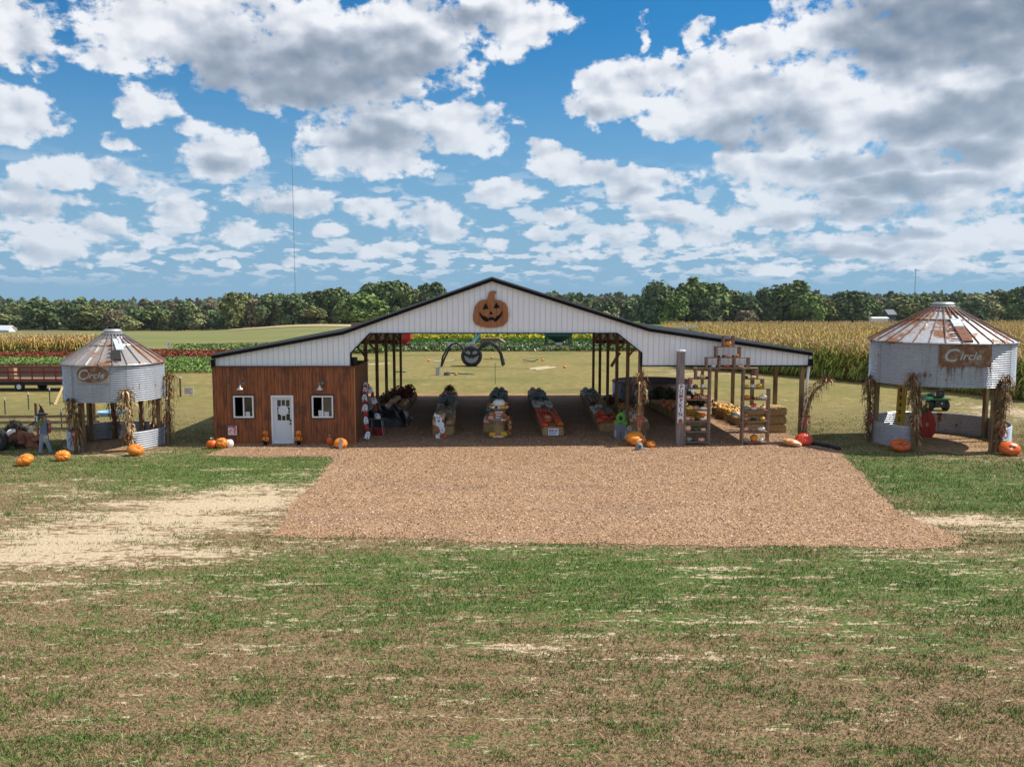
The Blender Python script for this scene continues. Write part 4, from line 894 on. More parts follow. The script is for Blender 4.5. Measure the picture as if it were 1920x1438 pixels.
for k in range(34):
    a = a1+rd.uniform(-1.0, 1.05)/rr_; z1_ = zat(688, RBY-2.8); L = rd.choice([.1, .18, .25, .5, .75])*rd.uniform(.6, 1); w2 = rd.uniform(.010, .03)/rr_
    dr_.add([((rr_+.030)*math.cos(a-w2), (rr_+.030)*math.sin(a-w2), z1_), ((rr_+.030)*math.cos(a+w2), (rr_+.030)*math.sin(a+w2), z1_), ((rr_+.030)*math.cos(a+w2*.4), (rr_+.030)*math.sin(a+w2*.4), z1_-L), ((rr_+.030)*math.cos(a-w2*.4), (rr_+.030)*math.sin(a-w2*.4), z1_-L)], [(0, 1, 2, 3)])
dr_.build('rust_streak', mat('rust_drip', (.20, .10, .05), .9, nz=.3), rbn)
# bark floors of the bins
for (x, y, r_) in ((lbx, LBY, 2.0), (rbx, RBY, 2.9)):
    pts = [(x+r_*(1+.05*math.sin(5*k*.2))*math.cos(k*.1), y-.15+r_*(1+.05*math.sin(5*k*.2))*math.sin(k*.1)) for k in range(63)]; sheet('wood_chip_floor', pts, .022, CHIP)
# cornstalk bundles tied to bin posts
def on_bin(bx, by, r_, px): a = ang(bx, by, r_, px); return (bx+r_*math.cos(a), by+r_*math.sin(a), 0)
cornshock(on_bin(lbx, LBY, 1.98, 137), 2.1, 'thin dry cornstalks on the front left post of the left bin, beside the witch scarecrow', 1, (-.12, 0), .42, .75, 80)
cornshock(on_bin(lbx, LBY, 2.0, 239), 2.45, 'tan cornstalk bundle at the front of the left bin above the orange pumpkin', 2, (-.1, -.1), .35, 1.15, 90)
cornshock((lbx+2.0, LBY+.35, 0), 2.95, 'dark cornstalk bundle with red ribbon on the right edge of the left bin', 3, (.12, 0), .42, .8, 90)
cornshock((lbx-.8, LBY+1.65, 0), 2.0, 'cornstalks with pink ribbon on the rear post inside the left bin', 4, (-.1, 0), .6, .6, 50)
cornshock((lbx+.9, LBY+1.6, 0), 1.95, 'pale cornstalks hanging behind the rear right post of the left bin', 5, (.15, 0), .3, .9, 36)
cornshock((rbx-2.85, RBY+.2, 0), 2.75, 'brown cornstalk bundle with red ribbon at the left edge of the right bin', 6, (-.1, 0), .42, .7, 100)
cornshock(on_bin(rbx, RBY, 2.93, 1722), 3.05, 'tall brown cornstalk bundle at the front of the right bin before the red pumpkin cutout', 7, (-.25, 0), .42, .85, 130, .2)
cornshock(on_bin(rbx, RBY, 2.93, 1881), 3.0, 'cornstalk bundle with pink ribbon on the right front post of the right bin', 8, (.15, 0), .37, .8, 130, .2)
cornshock((P(1505, 800, YF).x, YF-.15, 0), 3.15, 'cornstalk bundle bent to the right on the barn corner post with red ribbon', 9, (.95, -.1), .36, .85, 70)
cornshock((P(1198, 800, YF-.2).x, YF-.25, 0), 2.95, 'tall pale cornstalk bundle with red ribbon on the post behind the giant pumpkin', 10, (.05, 0), .40, 1.25, 60)
# ================================================================ PUMPKINS
M_stem = mat('pumpkin_stem', (.16, .15, .06), .8, nz=.3, nscale=8)
def pmat(name, c, c2=None, rough=.38, nz=.16): return mat('skin_'+name, c, rough, nz=nz, nscale=1.6, rnd=.14, col2=c2, thr=(.45, .7), bump=.15, bscale=9)
PM = {'orange': pmat('orange', (.80, .25, .02), (.68, .17, .012)), 'deep': pmat('deep', (.72, .13, .012), (.58, .085, .01)), 'red': pmat('red', (.72, .06, .02), (.74, .12, .025)),
 'peach': pmat('peach', (.74, .44, .28), (.78, .54, .38)), 'pink': pmat('pink', (.76, .38, .26), (.80, .52, .42)), 'tan': pmat('tan', (.47, .27, .13), (.36, .19, .09)), 'white': pmat('white', (.80, .78, .70), (.72, .70, .60), .45),
 'grey': pmat('grey', (.27, .31, .29), (.19, .23, .20)), 'green': pmat('green', (.035, .07, .035), (.08, .12, .06)), 'black': pmat('black', (.015, .022, .018), (.03, .04, .03)), 'yellow': pmat('yellow', (.72, .43, .03), (.66, .34, .02)),
 'striped': mat('skin_striped', (.62, .62, .50), .5, nz=.1, col2=(.04, .10, .04), nscale=5, thr=(.46, .52), stretch=(1, 1, .5)), 'brown': pmat('brown', (.16, .06, .03), (.25, .10, .04)), 'orangewhite': mat('skin_cream_orange', (.70, .30, .10), .45, nz=.1, col2=(.70, .56, .40), nscale=4, thr=(.45, .6), stretch=(2, 2, .3)),
 'golden': pmat('golden', (.72, .32, .02), (.70, .42, .05)), 'greystripe': mat('skin_grey_stripe', (.45, .48, .44), .5, nz=.15, col2=(.09, .15, .11), nscale=7, thr=(.44, .56), stretch=(2.5, 2.5, .4), rnd=.15)}
PW = dict(orange='orange', deep='deep orange', red='red', peach='peach coloured', pink='pink', tan='tan', white='white', grey='grey green', green='dark green', black='near black', yellow='yellow', striped='green and white striped', brown='brown', orangewhite='cream streaked orange', golden='golden', greystripe='grey and green streaked')
PMESH = {}
def pump_geo(mb, R_=1.0, hz=.75, ribs=10, depth=.09, n=30, m=10, bump=0.0, seed=1):
    rd = random.Random(seed); ph = [rd.uniform(-.15, .15) for _ in range(ribs)]; vs = []
    for i in range(m+1):
        a = math.pi*i/m-math.pi/2; cr, z = math.cos(a)**.85 if math.cos(a) > 0 else 0, math.sin(a)
        for k in range(n):
            t = 2*math.pi*k/n; g = abs(math.sin(ribs*t/2+ph[int(t*ribs/6.2832) % ribs]*.0)); rr = 1-depth*(1-g)**1.6+ph[int(t*ribs/6.2832) % ribs]*.12
            zz = z*(1-.16*(1-g)*abs(z)) - (.16*math.exp(-(cr/.28)**2) if z > 0 else -.1*math.exp(-(cr/.28)**2))
            b = 1+bump*math.sin(7*t+3*a)*math.sin(5*a); vs.append((R_*max(cr, .02)*rr*b, t, R_*hz*(zz)*b))
    V = [(r*math.cos(t), r*math.sin(t), z+R_*hz*.9) for r, t, z in vs]
    F = [(i*n+k, i*n+(k+1) % n, (i+1)*n+(k+1) % n, (i+1)*n+k) for i in range(m) for k in range(n)]
    mb.add(V, F, 0)
def stem_geo(mb, z, s=1.0, mi=0, bend=.12): mb.tube([(0, 0, z-.08*s), (0.01, 0, z+.1*s), (bend*s, .03, z+.26*s), (bend*1.9*s, .05, z+.34*s)], [.13*s, .08*s, .06*s, .07*s], 6, mi)
def pmesh(col, hz, ribs, stem=True, bump=0.0):
    k = (col, hz, ribs, stem, bump)
    if k not in PMESH:
        mb = MB(); pump_geo(mb, 1.0, hz, ribs, bump=bump, seed=ribs)
        if stem: stem_geo(mb, hz*1.68, 1.0, 1)
        o = mb.build('pumpkin', [PM[col], M_stem], smooth=True); PMESH[k] = o.data; bpy.data.objects.remove(o)
    return PMESH[k]
def squash(loc, r, col, label, group, hz=.75, ribs=9, tilt=(0, 0), bump=0.0, name='pumpkin', cat='pumpkin', stem=True, sx=1.0):
    o = bpy.data.objects.new(name, pmesh(col, hz, ribs, stem, bump)); C.objects.link(o); o.location = loc; o.scale = (r*sx, r, r); o.rotation_euler = (tilt[0], tilt[1], random.random()*6.28 if sx == 1 else 0); return tag(o, label, cat, group)
def big_pumpkin(px, py, wpx, hpx, col, label, ribs=14, tilt=(0, 0, 0), dep=.09, grp='giant pumpkins on the ground', bottom=True, hz=None):
    """giant pumpkin resting on the ground; px, py = middle of its base"""
    g = G(px, py); r = wpx/2/sc(g.y); t = thing('giant_pumpkin', (g.x, g.y+r*.8, 0), label, 'pumpkin', grp); h_ = (hpx/sc(g.y))/(2*r)
    mb = MB(); E = Euler(tilt).to_matrix().to_4x4(); mb.M = Matrix.Translation((0, 0, r*h_)) @ E @ Matrix.Translation((0, 0, -r*h_*.9)); pump_geo(mb, r, h_, ribs, dep, 56, 18, seed=int(px)); b = mb.build('body', PM[col], t, smooth=True)
    xs = [v.co.x for v in b.data.vertices]; zs = [v.co.z for v in b.data.vertices]; fx = 2*r/(max(xs)-min(xs)); fz = 2*r*h_/(max(zs)-min(zs)); lo = min(zs)*fz; st = MB(); st.M = mb.M; stem_geo(st, h_*1.68*r, r*.55, 0, .2); s_ = st.build('stem', mat('pale_stem', (.42, .33, .17), .8, nz=.2), t)
    for q in (b, s_): q.location.z = -lo-.02; q.scale = (fx, 1, fz)
    return t
big_pumpkin(40, 875, 33, 23, 'orange', 'giant smooth orange pumpkin by the rusty machine tyre, left of the scarecrow', 9, (R(35), R(-30), 0), .05)
big_pumpkin(112, 866, 29, 21, 'orange', 'giant orange pumpkin right of the scarecrow, its stem end facing the camera', 10, (R(62), R(8), 0), .09)
big_pumpkin(249.5, 856, 30, 23, 'orange', 'giant ribbed orange pumpkin in front of the left bin', 16, (R(25), R(40), 0), .05)
big_pumpkin(1195, 838, 41, 28, 'orange', 'giant pale orange pumpkin by the barn post below the tall cornstalks', 8, (R(30), R(55), 0), .10)
big_pumpkin(1222, 840, 19, 14, 'orange', 'small squat orange pumpkin beside the giant one, right of the grey rock speaker', 9, (R(50), R(40), 0), .08)
big_pumpkin(1489, 839, 35, 16, 'orangewhite', 'long cream streaked orange squash in front of the right barn corner post', 9, (0, R(74), R(10)), .10)
big_pumpkin(1512, 837, 33, 24, 'red', 'giant red pumpkin at the foot of the right barn corner post', 12, (R(55), R(-15), 0), .05)
big_pumpkin(1695, 849, 39, 25, 'deep', 'giant flat red orange pumpkin leaning on the left side of the right bin', 26, (R(58), 0, 0), .05)
big_pumpkin(1902, 856, 41, 27, 'deep', 'giant red orange pumpkin at the right end of the right bin', 28, (R(55), R(-8), 0), .05)
# shed front pumpkins
def small(px, py, wpx, hpx, col, label, ribs=10, tilt=(0, 0), grp='pumpkins along the shed front', sx=1.0, name='pumpkin'):
    g = G(px, py); r = wpx/2/sc(g.y); return squash((g.x, g.y+r*.7, 0), r, col, label, grp, round(hpx/wpx, 2), ribs, tilt, name=name, sx=sx)
o = small(395, 842, 21, 18, 'deep', 'striped orange pumpkin at the left end of the shed front, leaf tuft on top', 12)
big_pumpkin(412.5, 842, 24, 21, 'orange', 'large orange pumpkin between the striped and the white pumpkins at the shed corner', 10, (R(50), R(-10), 0), .07, 'pumpkins along the shed front')
small(429, 840, 15.5, 17, 'white', 'tall white pumpkin at the left shed corner', 8)
small(617.5, 835, 12, 17, 'deep', 'small upright striped orange pumpkin under the right shed window', 12)
big_pumpkin(637, 842, 26, 20, 'orange', 'orange plastic pumpkin with grey slab at the right end of the shed front', 9, (R(40), R(20), 0), .07, 'pumpkins along the shed front')
g = G(639, 842); sl = MB(); sl.box((g.x, g.y-.02, .22), (.15, .05, .42), (R(-12), 0, R(8))); tag(sl.build('slab', mat('grey_slab', (.34, .27, .22), .8, nz=.3)), 'narrow grey brown slab leaning on the orange pumpkin right of the shed window', 'slab')
# leaf tufts
for px, py, n_ in ((396, 824, 'left'), (618, 818, 'right')):
    mb = MB(); g = G(px, 842 if px < 500 else 835); z0 = .40 if px < 500 else .37
    for k in range(9): a = k*.7; mb.add([(g.x, g.y+.18, z0), (g.x+.09*math.cos(a), g.y+.18+.09*math.sin(a), z0+.05), (g.x+.09*math.cos(a+.6), g.y+.18+.09*math.sin(a+.6), z0+.02)], [(0, 1, 2)])
    tag(mb.build('leaf_bow', mat('pale_leaf', (.30, .42, .30), .7)), 'pale green leaf bow on the striped pumpkin at the %s of the shed front' % n_, 'bow')
# jack-o-lantern totems
for px, lb in ((498.5, 'orange plastic totem of two carved pumpkins on a black urn left of the shed door'), (560.5, 'orange plastic totem of two carved pumpkins on a black urn right of the shed door')):
    g = G(px, 834); t = thing('pumpkin_totem', (g.x, YS0-.3, 0), lb, 'decoration', 'totems beside the shed door', rz=R(-12 if px < 530 else 10))
    u = MB(); u.lathe([(0, 0), (.10, 0), (.11, .03), (.05, .06), (.12, .13), (.13, .17), (.11, .17), (0, .17)], n=16); u.build('urn', M_black, t, smooth=False)
    a = MB(); pump_geo(a, .165, .78, 9, .07, 36, 12); a.v = [(x, y, z+.13) for x, y, z in a.v]; lo = a.build('lower_pumpkin', PM['orange'], t, smooth=True)
    a = MB(); pump_geo(a, .115, 1.15, 8, .07, 32, 12); a.v = [(x, y, z+.37) for x, y, z in a.v]; up = a.build('upper_pumpkin', PM['orange'], t, smooth=True)
    for par, z, s_, r_ in ((lo, .27, 1.0, .167), (up, .50, .7, .117)):
        f = MB()
        for sx_ in (-1, 1): f.prism([(sx_*.085*s_-.03*s_, z+.01), (sx_*.085*s_+.03*s_, z+.01), (sx_*.08*s_, z+.05*s_)], -r_-.004, -r_+.05)
        f.prism([(-.012, z-.02), (.012, z-.02), (0, z+.01)], -r_-.006, -r_+.04); f.prism([(-.1*s_, z-.035*s_), (-.05*s_, z-.055*s_), (-.02, z-.045*s_), (.02, z-.06*s_), (.06*s_, z-.05*s_), (.1*s_, z-.035*s_), (.06*s_, z-.085*s_), (0, z-.095*s_), (-.06*s_, z-.085*s_)], -r_-.005, -r_+.05); f.build('carved_face', M_black, par)
    st = MB(); st.tube([(0, 0, .62), (.01, 0, .69), (.03, 0, .72)], [.02, .015, .012], 6); st.build('stem', M_stem, t)
# candy style poster on a stake
g = G(428, 838); t = thing('yard_sign', (g.x, YS0-.12, 0), 'pink and white picture sign on a wire stake at the left shed corner', 'sign')
MB().box((0, 0, .60), (.37, .015, .40), (R(-6), 0, 0)).build('board', mat('pink_poster', (.62, .16, .20), .6, col2=(.75, .70, .70), nscale=7, thr=(.48, .54), nz=.1), t); w_ = MB(); w_.bar((-.12, .02, 0), (-.12, .02, .42), .012); w_.bar((.12, .02, 0), (.12, .02, .42), .012); w_.build('stake', M_black, t)
MB().box((0, -.018, .77), (.30, .008, .035), (R(-6), 0, 0)).build('heading', mat('dark_letters', (.06, .05, .10), .7), t)
# ================================================================ HAY BALES
def straw_mat():
    mt = bpy.data.materials.new('straw'); mt.use_nodes = True; t = NT(mt.node_tree); b = t.n['Principled BSDF']; p = t.new('ShaderNodeTexCoord').outputs['Object']
    a = t.noise(t.v('MULTIPLY', p, (7, 60, 60)), 1, 6, .7); a2 = t.noise(t.v('MULTIPLY', p, (50, 9, 45)), 1.1, 6, .7); f = t.m('MAXIMUM', a, a2)
    oi = t.new('ShaderNodeObjectInfo'); c = t.mix(t.ss(f, .42, .72), (.20, .115, .042), (.86, .58, .26)); s_ = t.v('SCALE', c); t.l.new(t.m('ADD', .82, t.m('MULTIPLY', oi.outputs['Random'], .36)), s_.node.inputs[3]); t._in(b.inputs['Base Color'], s_)
    b.inputs['Roughness'].default_value = .9; bn = t.new('ShaderNodeBump'); bn.inputs['Strength'].default_value = 1; bn.inputs['Distance'].default_value = .03; t._in(bn.inputs['Height'], f); t.l.new(bn.outputs[0], b.inputs['Normal']); return mt
M_straw = straw_mat()
def bale_mesh():
    bm = bmesh.new(); bmesh.ops.create_cube(bm, size=1); bmesh.ops.subdivide_edges(bm, edges=bm.edges, cuts=9, use_grid_fill=True); rd = random.Random(2)
    for v in bm.verts:
        q = v.co*2; L = max(.001, (abs(q.x)**7+abs(q.y)**7+abs(q.z)**7)**(1/7)); q = q/L; v.co = Vector((q.x*.47, q.y*.235, q.z*.20+.2)); k = .012; v.co += Vector((rd.uniform(-k, k), rd.uniform(-k, k), rd.uniform(-k, k)))
        for gx in (-.2, .2): v.co.y *= 1-.05*math.exp(-((v.co.x-gx)/.03)**2); 
    me = bpy.data.meshes.new('bale'); bm.to_mesh(me); bm.free(); me.materials.append(M_straw)
    mb = MB()
    for i in range(170):
        f = rd.choice([0, 1, 2, 3, 4]); x, y, z = rd.uniform(-.46, .46), rd.uniform(-.23, .23), rd.uniform(.01, .39)
        if f == 0: y = -.235
        elif f == 1: y = .235
        elif f == 2: x = .47
        elif f == 3: x = -.47
        else: z = .4
        a = Vector((x, y, z)); d = Vector((rd.uniform(-1, 1), rd.uniform(-1, 1), rd.uniform(-.6, .7)))*.07; mb.add([a-d*.5+Vector((0, 0, .004)), a-d*.5-Vector((0, 0, .004)), a+d-Vector((0, 0, .003)), a+d+Vector((0, 0, .003))], [(0, 1, 2, 3)])
    o = len(me.vertices); vs = [tuple(v.co) for v in me.vertices]+mb.v; fs = [tuple(p.vertices) for p in me.polygons]+[tuple(i+o for i in f) for f in mb.f]
    me2 = bpy.data.meshes.new('hay_bale'); me2.from_pydata(vs, [], fs); me2.materials.append(M_straw); return me2
BALE = bale_mesh()
def bale(x, y, z, label, grp, rz=0.0, s_=1.0): 
    o = bpy.data.objects.new('hay_bale', BALE); C.objects.link(o); o.location = (x, y, z); o.rotation_euler = (0, 0, rz+random.uniform(-.03, .03)); o.scale = (s_, s_*1.0, s_); return tag(o, label, 'hay bale', grp)
ORD0 = ['first', 'second', 'third', 'fourth', 'fifth', 'sixth', 'seventh', 'eighth', 'ninth', 'tenth', 'eleventh', 'twelfth', 'thirteenth', 'fourteenth', 'fifteenth', 'sixteenth', 'seventeenth', 'eighteenth', 'nineteenth', 'twentieth']
ORD = ORD0+['twenty '+q for q in ORD0[:9]]+['thirtieth']+['thirty '+q for q in ORD0[:9]]+['fortieth']+['forty '+q for q in ORD0[:9]]+['fiftieth']+['fifty '+q for q in ORD0[:9]]
def bale_row(x0, y0, x1, y1, what, st=.50):
    L = math.hypot(x1-x0, y1-y0); n = int(L/st); rz = math.atan2(y1-y0, x1-x0)-math.pi/2
    for k in range(n):
        f = k/max(1, n-1); bale(x0+(x1-x0)*f, y0+(y1-y0)*f, 0, 'hay bale in the row %s, %s from the front' % (what, ORD[k]), 'hay bales '+what, rz)
POOL = []                                             # heaped pumpkins: (apparent size, arguments)
def heap(x0, y0, x1, y1, secs, rowname, zb=.40, W=.46):
    """secs: (from, to, colours, radius, squash, ribs, noun, share lying on top) along the row; pumpkins sit on the bales"""
    L = math.hypot(x1-x0, y1-y0); ux, uy = (x1-x0)/L, (y1-y0)/L; rank = 0
    for (f0, f1, cols, r_, hz, ribs, what, lay) in secs:
        d = f0*L+r_; i = 0; ncol = max(2, int(2*W/(r_*1.75)))
        names = {2: ['left edge', 'right edge'], 3: ['left edge', 'middle', 'right edge'], 4: ['left edge', 'inner left', 'inner right', 'right edge'], 5: ['left edge', 'inner left', 'middle', 'inner right', 'right edge']}[min(ncol, 5)]; ncol = len(names)
        while d < f1*L:
            for c_ in range(ncol):
                col = cols[(i*3+c_*2) % len(cols)]; r2 = r_*random.uniform(.85, 1.12); o_ = -W+r_*.7+(2*W-r_*1.4)*c_/(ncol-1)+random.uniform(-.03, .03); x = x0+ux*d+uy*o_; y = y0+uy*d+random.uniform(-.03, .03)
                POOL.append((r2/y, ((x, y, zb-.01), r2, col, '%s %s, %s rank from front, %s, %s' % (PW[col], what, ORD[rank], names[c_], rowname), 'pumpkins heaped on the '+rowname, hz, ribs, (random.uniform(-.25, .25), random.uniform(-.25, .25)))))
                if lay and c_ < ncol-1 and random.random() < lay:
                    col = cols[(i+c_) % len(cols)]; POOL.append((r2*1.02/y, ((x+r_*.9, y+r_*.2, zb+r_*hz*1.5), r2*.9, col, '%s %s lying on top, %s rank, %s, %s' % (PW[col], what, ORD[rank], names[c_], rowname), 'pumpkins heaped on the '+rowname, hz, ribs, (random.uniform(-.3, .3), random.uniform(-.3, .3)))))
            d += r_*1.75; i += 1; rank += 1
def flush_pool(n_single):
    POOL.sort(key=lambda q: -q[0])
    for _, a_ in POOL[:n_single]: squash(*a_)
    CO = []; LV = []; LT = []; MI = []; mats_ = []; o_ = 0; cache = {}
    for _, (loc, r2, col, lb, gr, hz, ribs, tilt) in POOL[n_single:]:
        me = pmesh(col, hz, ribs)
        if me.name not in cache:
            co = np.zeros(len(me.vertices)*3, np.float32); me.vertices.foreach_get('co', co); lv = np.zeros(len(me.loops), np.int32); me.loops.foreach_get('vertex_index', lv); lt = np.zeros(len(me.polygons), np.int32); me.polygons.foreach_get('loop_total', lt); mi = np.zeros(len(me.polygons), np.int32); me.polygons.foreach_get('material_index', mi); cache[me.name] = (co.reshape(-1, 3), lv, lt, mi)
        co, lv, lt, mi = cache[me.name]
        if PM[col] not in mats_: mats_.append(PM[col])
        M_ = np.array(Euler((tilt[0], tilt[1], random.random()*6.28)).to_matrix())*r2; CO.append(co @ M_.T+np.array(loc)); LV.append(lv+o_); LT.append(lt); MI.append(np.where(mi == 0, mats_.index(PM[col])+1, 0)); o_ += len(co)
    CO = np.concatenate(CO); LV = np.concatenate(LV); LT = np.concatenate(LT); MI = np.concatenate(MI); me = bpy.data.meshes.new('pumpkin_heaps'); me.vertices.add(len(CO)); me.vertices.foreach_set('co', CO.astype(np.float32).ravel()); me.loops.add(len(LV)); me.loops.foreach_set('vertex_index', LV.astype(np.int32))
    me.polygons.add(len(LT)); me.polygons.foreach_set('loop_start', (np.cumsum(LT)-LT).astype(np.int32)); me.polygons.foreach_set('loop_total', LT); 
    for q in [M_stem]+mats_: me.materials.append(q)
    me.polygons.foreach_set('material_index', MI.astype(np.int32)); me.update(calc_edges=True); me.polygons.foreach_set('use_smooth', [True]*len(LT)); o = bpy.data.objects.new('pumpkin_heaps', me); C.objects.link(o); tag(o, 'smaller pumpkins and squash heaped farther back along the shaded bale rows', 'pumpkins', kind='stuff')
def bx(px, Y): return P(px, 700, Y).x
rows = {}
# leaf tufts / dried flowers as their own plants
def plant(x, y, z, h, r_, n, pal, label, seed, up=.8, leaf=.05, name='plant', cat='plant', grp=None):
    r = np.random.default_rng(seed); d = unit(np.stack([r.normal(0, 1, n), r.normal(0, 1, n), np.abs(r.normal(up, 1, n))], -1)); p = np.array([x, y, z])+d*np.array([r_, r_, h])*r.uniform(.25, 1, (n, 1)); nm = unit(r.normal(0, 1, (n, 3))); t1 = unit(np.cross(nm, r.normal(0, 1, (n, 3)))); t2 = np.cross(nm, t1); s_ = (leaf*r.uniform(.5, 1.3, n))[:, None]
    c = np.array([q for q in pal])[r.integers(len(pal), size=n)]*r.uniform(.7, 1.3, (n, 1)); o = np_mesh(name, quads(p, t1*s_, t2*s_*.5), 4, TINT, c); return tag(o, label, cat, grp)
# row B (left of centre)
B0 = (bx(830, 38.6), 38.7, bx(843, 53), 52.8); bale_row(*B0, 'behind the ghost cutout')
heap(*B0, [(0, .15, ['peach', 'peach', 'tan'], .21, .72, 10, 'pumpkin', .7), (.16, .36, ['greystripe', 'grey', 'greystripe', 'peach'], .17, .6, 10, 'squash', .6), (.37, .52, ['peach', 'pink', 'tan'], .19, .6, 9, 'pumpkin', .4), (.53, .74, ['greystripe', 'grey', 'green'], .16, .6, 10, 'squash', .6), (.75, .84, ['peach', 'tan'], .17, .7, 9, 'pumpkin', .5)], 'row behind ghost cutout')
for i, f in enumerate((.87, .93, .99)): plant(B0[0]+(B0[2]-B0[0])*f, B0[1]+(B0[3]-B0[1])*f, .4, .5, .42, 260, [(.16, .02, .02), (.10, .02, .03), (.20, .06, .03), (.20, .17, .05)], 'dark red flowering plant on the far end of the ghost row, %s from the back' % ['third', 'second', 'first'][i], 30+i, 1.0, .05, 'flower_pot_plant', 'flowers', 'dark red flowers on the ghost row')
# row C (centre)
C0 = (bx(925, 39.2), 39.6, bx(937, 53), 52.8); bale_row(*C0, 'behind the cable reel display')
heap(*C0, [(0, .12, ['pink', 'peach'], .19, .55, 10, 'pumpkin', .3), (.3, .5, ['grey', 'tan', 'brown'], .17, .6, 9, 'squash', .4), (.55, .80, ['greystripe', 'green', 'grey'], .17, .6, 10, 'squash', .6), (.81, .98, ['grey', 'brown', 'grey', 'tan'], .17, .75, 10, 'squash', .9)], 'centre row')
# row D (red)
D0 = (bx(1038, 38.2), 38.5, bx(1004, 53), 52.8); bale_row(*D0, 'topped with red pumpkins')
heap(*D0, [(0, .38, ['red', 'red', 'deep', 'red', 'orangewhite', 'red'], .185, .5, 11, 'flat pumpkin', .35), (.46, .62, ['white'], .2, .5, 10, 'flat pumpkin', .35), (.64, .83, ['greystripe', 'green', 'grey'], .16, .6, 9, 'squash', .7), (.84, .98, ['tan', 'brown', 'deep'], .16, .7, 9, 'squash', .9)], 'red pumpkin row')
# row E
E0 = (bx(1144, 39.6), 39.7, bx(1102, 53), 52.8); bale_row(*E0, 'behind the green haired cutout')
heap(*E0, [(0, .20, ['red', 'black', 'red', 'deep'], .19, .5, 10, 'flat pumpkin', .3), (.21, .40, ['white', 'white', 'grey'], .2, .5, 10, 'flat pumpkin', .5), (.45, .72, ['brown', 'tan', 'tan'], .15, .7, 9, 'squash', .8), (.73, .97, ['greystripe', 'white', 'tan', 'green'], .16, .7, 9, 'squash', .8)], 'row behind green haired cutout')
# row F along the post line
F0 = (bx(1200, 39.8), 39.9, bx(1140, 50), 49.5); bale_row(*F0, 'along the right line of posts', .55)
heap(*F0, [(.0, .12, ['peach', 'white', 'tan'], .11, .75, 8, 'little pumpkin', .8), (.13, .30, ['white', 'striped', 'greystripe'], .10, .75, 8, 'little pumpkin', .9), (.34, .58, ['golden', 'tan', 'yellow', 'brown'], .10, .8, 8, 'little pumpkin', .9)], 'right post row', W=.40)
for i, f in enumerate((.62, .72, .82, .92)): plant(F0[0]+(F0[2]-F0[0])*f, F0[1]+(F0[3]-F0[1])*f, .4, .35, .5, 240, [(.20, .04, .02), (.26, .05, .03), (.10, .05, .02)], 'dark red flowering plant by the right posts, %s from the front' % ORD[i], 40+i, .8, .05, 'flower_pot_plant', 'flowers', 'red flowers along the right posts')
# row G behind the left shelf tower
G0 = (bx(1305, 41.2), 41.2, bx(1225, 50), 48.6); bale_row(*G0, 'behind the left shelf tower')
heap(*G0, [(.0, .2, ['golden', 'yellow', 'golden'], .11, .7, 8, 'little pumpkin', .8), (.24, .44, ['tan', 'orange', 'brown', 'peach'], .15, .7, 9, 'pumpkin', .6), (.48, .7, ['deep', 'orange', 'peach', 'tan'], .15, .7, 9, 'pumpkin', .7)], 'row behind left tower')
for i, (px, Y) in enumerate(((1238, 49.6), (1258, 49.2), (1282, 48.9), (1300, 46.5), (1318, 45.4))): plant(bx(px, Y), Y, .35, .75, .62, 420, [(.035, .045, .02), (.07, .09, .03), (.12, .10, .06), (.17, .11, .06)], 'dark leafy potted plant below the orange rimmed tank, %s from the left' % ORD[i], 50+i, .9, .07, 'potted_shrub', 'plant', 'potted plants below the tank')
# row H yellow gourds
H0 = (bx(1408, 40.9), 41.0, bx(1352, 45.6), 45.4); bale_row(*H0, 'heaped with yellow gourds', .5)
def gourds():
    L = math.hypot(H0[2]-H0[0], H0[3]-H0[1]); k = 0; 
    for i in range(12):
        for j in range(5):
            f = (i+.5)/12; x = H0[0]+(H0[2]-H0[0])*f+(-.42+.84*j/4)+random.uniform(-.05, .05); y = H0[1]+(H0[3]-H0[1])*f+random.uniform(-.06, .06)
            col = random.choice(['yellow', 'golden', 'yellow', 'golden', 'orangewhite'] if i > 2 else ['white', 'striped', 'white', 'yellow'])
            squash((x, y, .39+random.uniform(0, .10)), random.uniform(.10, .14), col, '%s gourd, %s rank from front, %s from left, sunlit bale heap' % (PW[col], ORD[i], ORD[j]), 'gourds heaped on the sunlit bales', .95, 7, (random.uniform(-1, 1), random.uniform(-1, 1)), name='gourd', cat='gourd')
gourds()
# stack of three by the right tower
sxx = bx(1457, 39.3)
for k in range(3):
    for j, (dx, dy) in enumerate(((0, 0), (-.02, .5), (-.95, .1))): bale(sxx+dx, 39.3+dy+(.02 if k == 1 else 0), k*.405, '%s straw bale of the sunlit stack right of the shelf tower, %s' % (['bottom', 'middle', 'top'][k], ['front', 'back', 'left column'][j]), 'stack of straw bales by the shelf tower', .04*k-.03, 1.0)
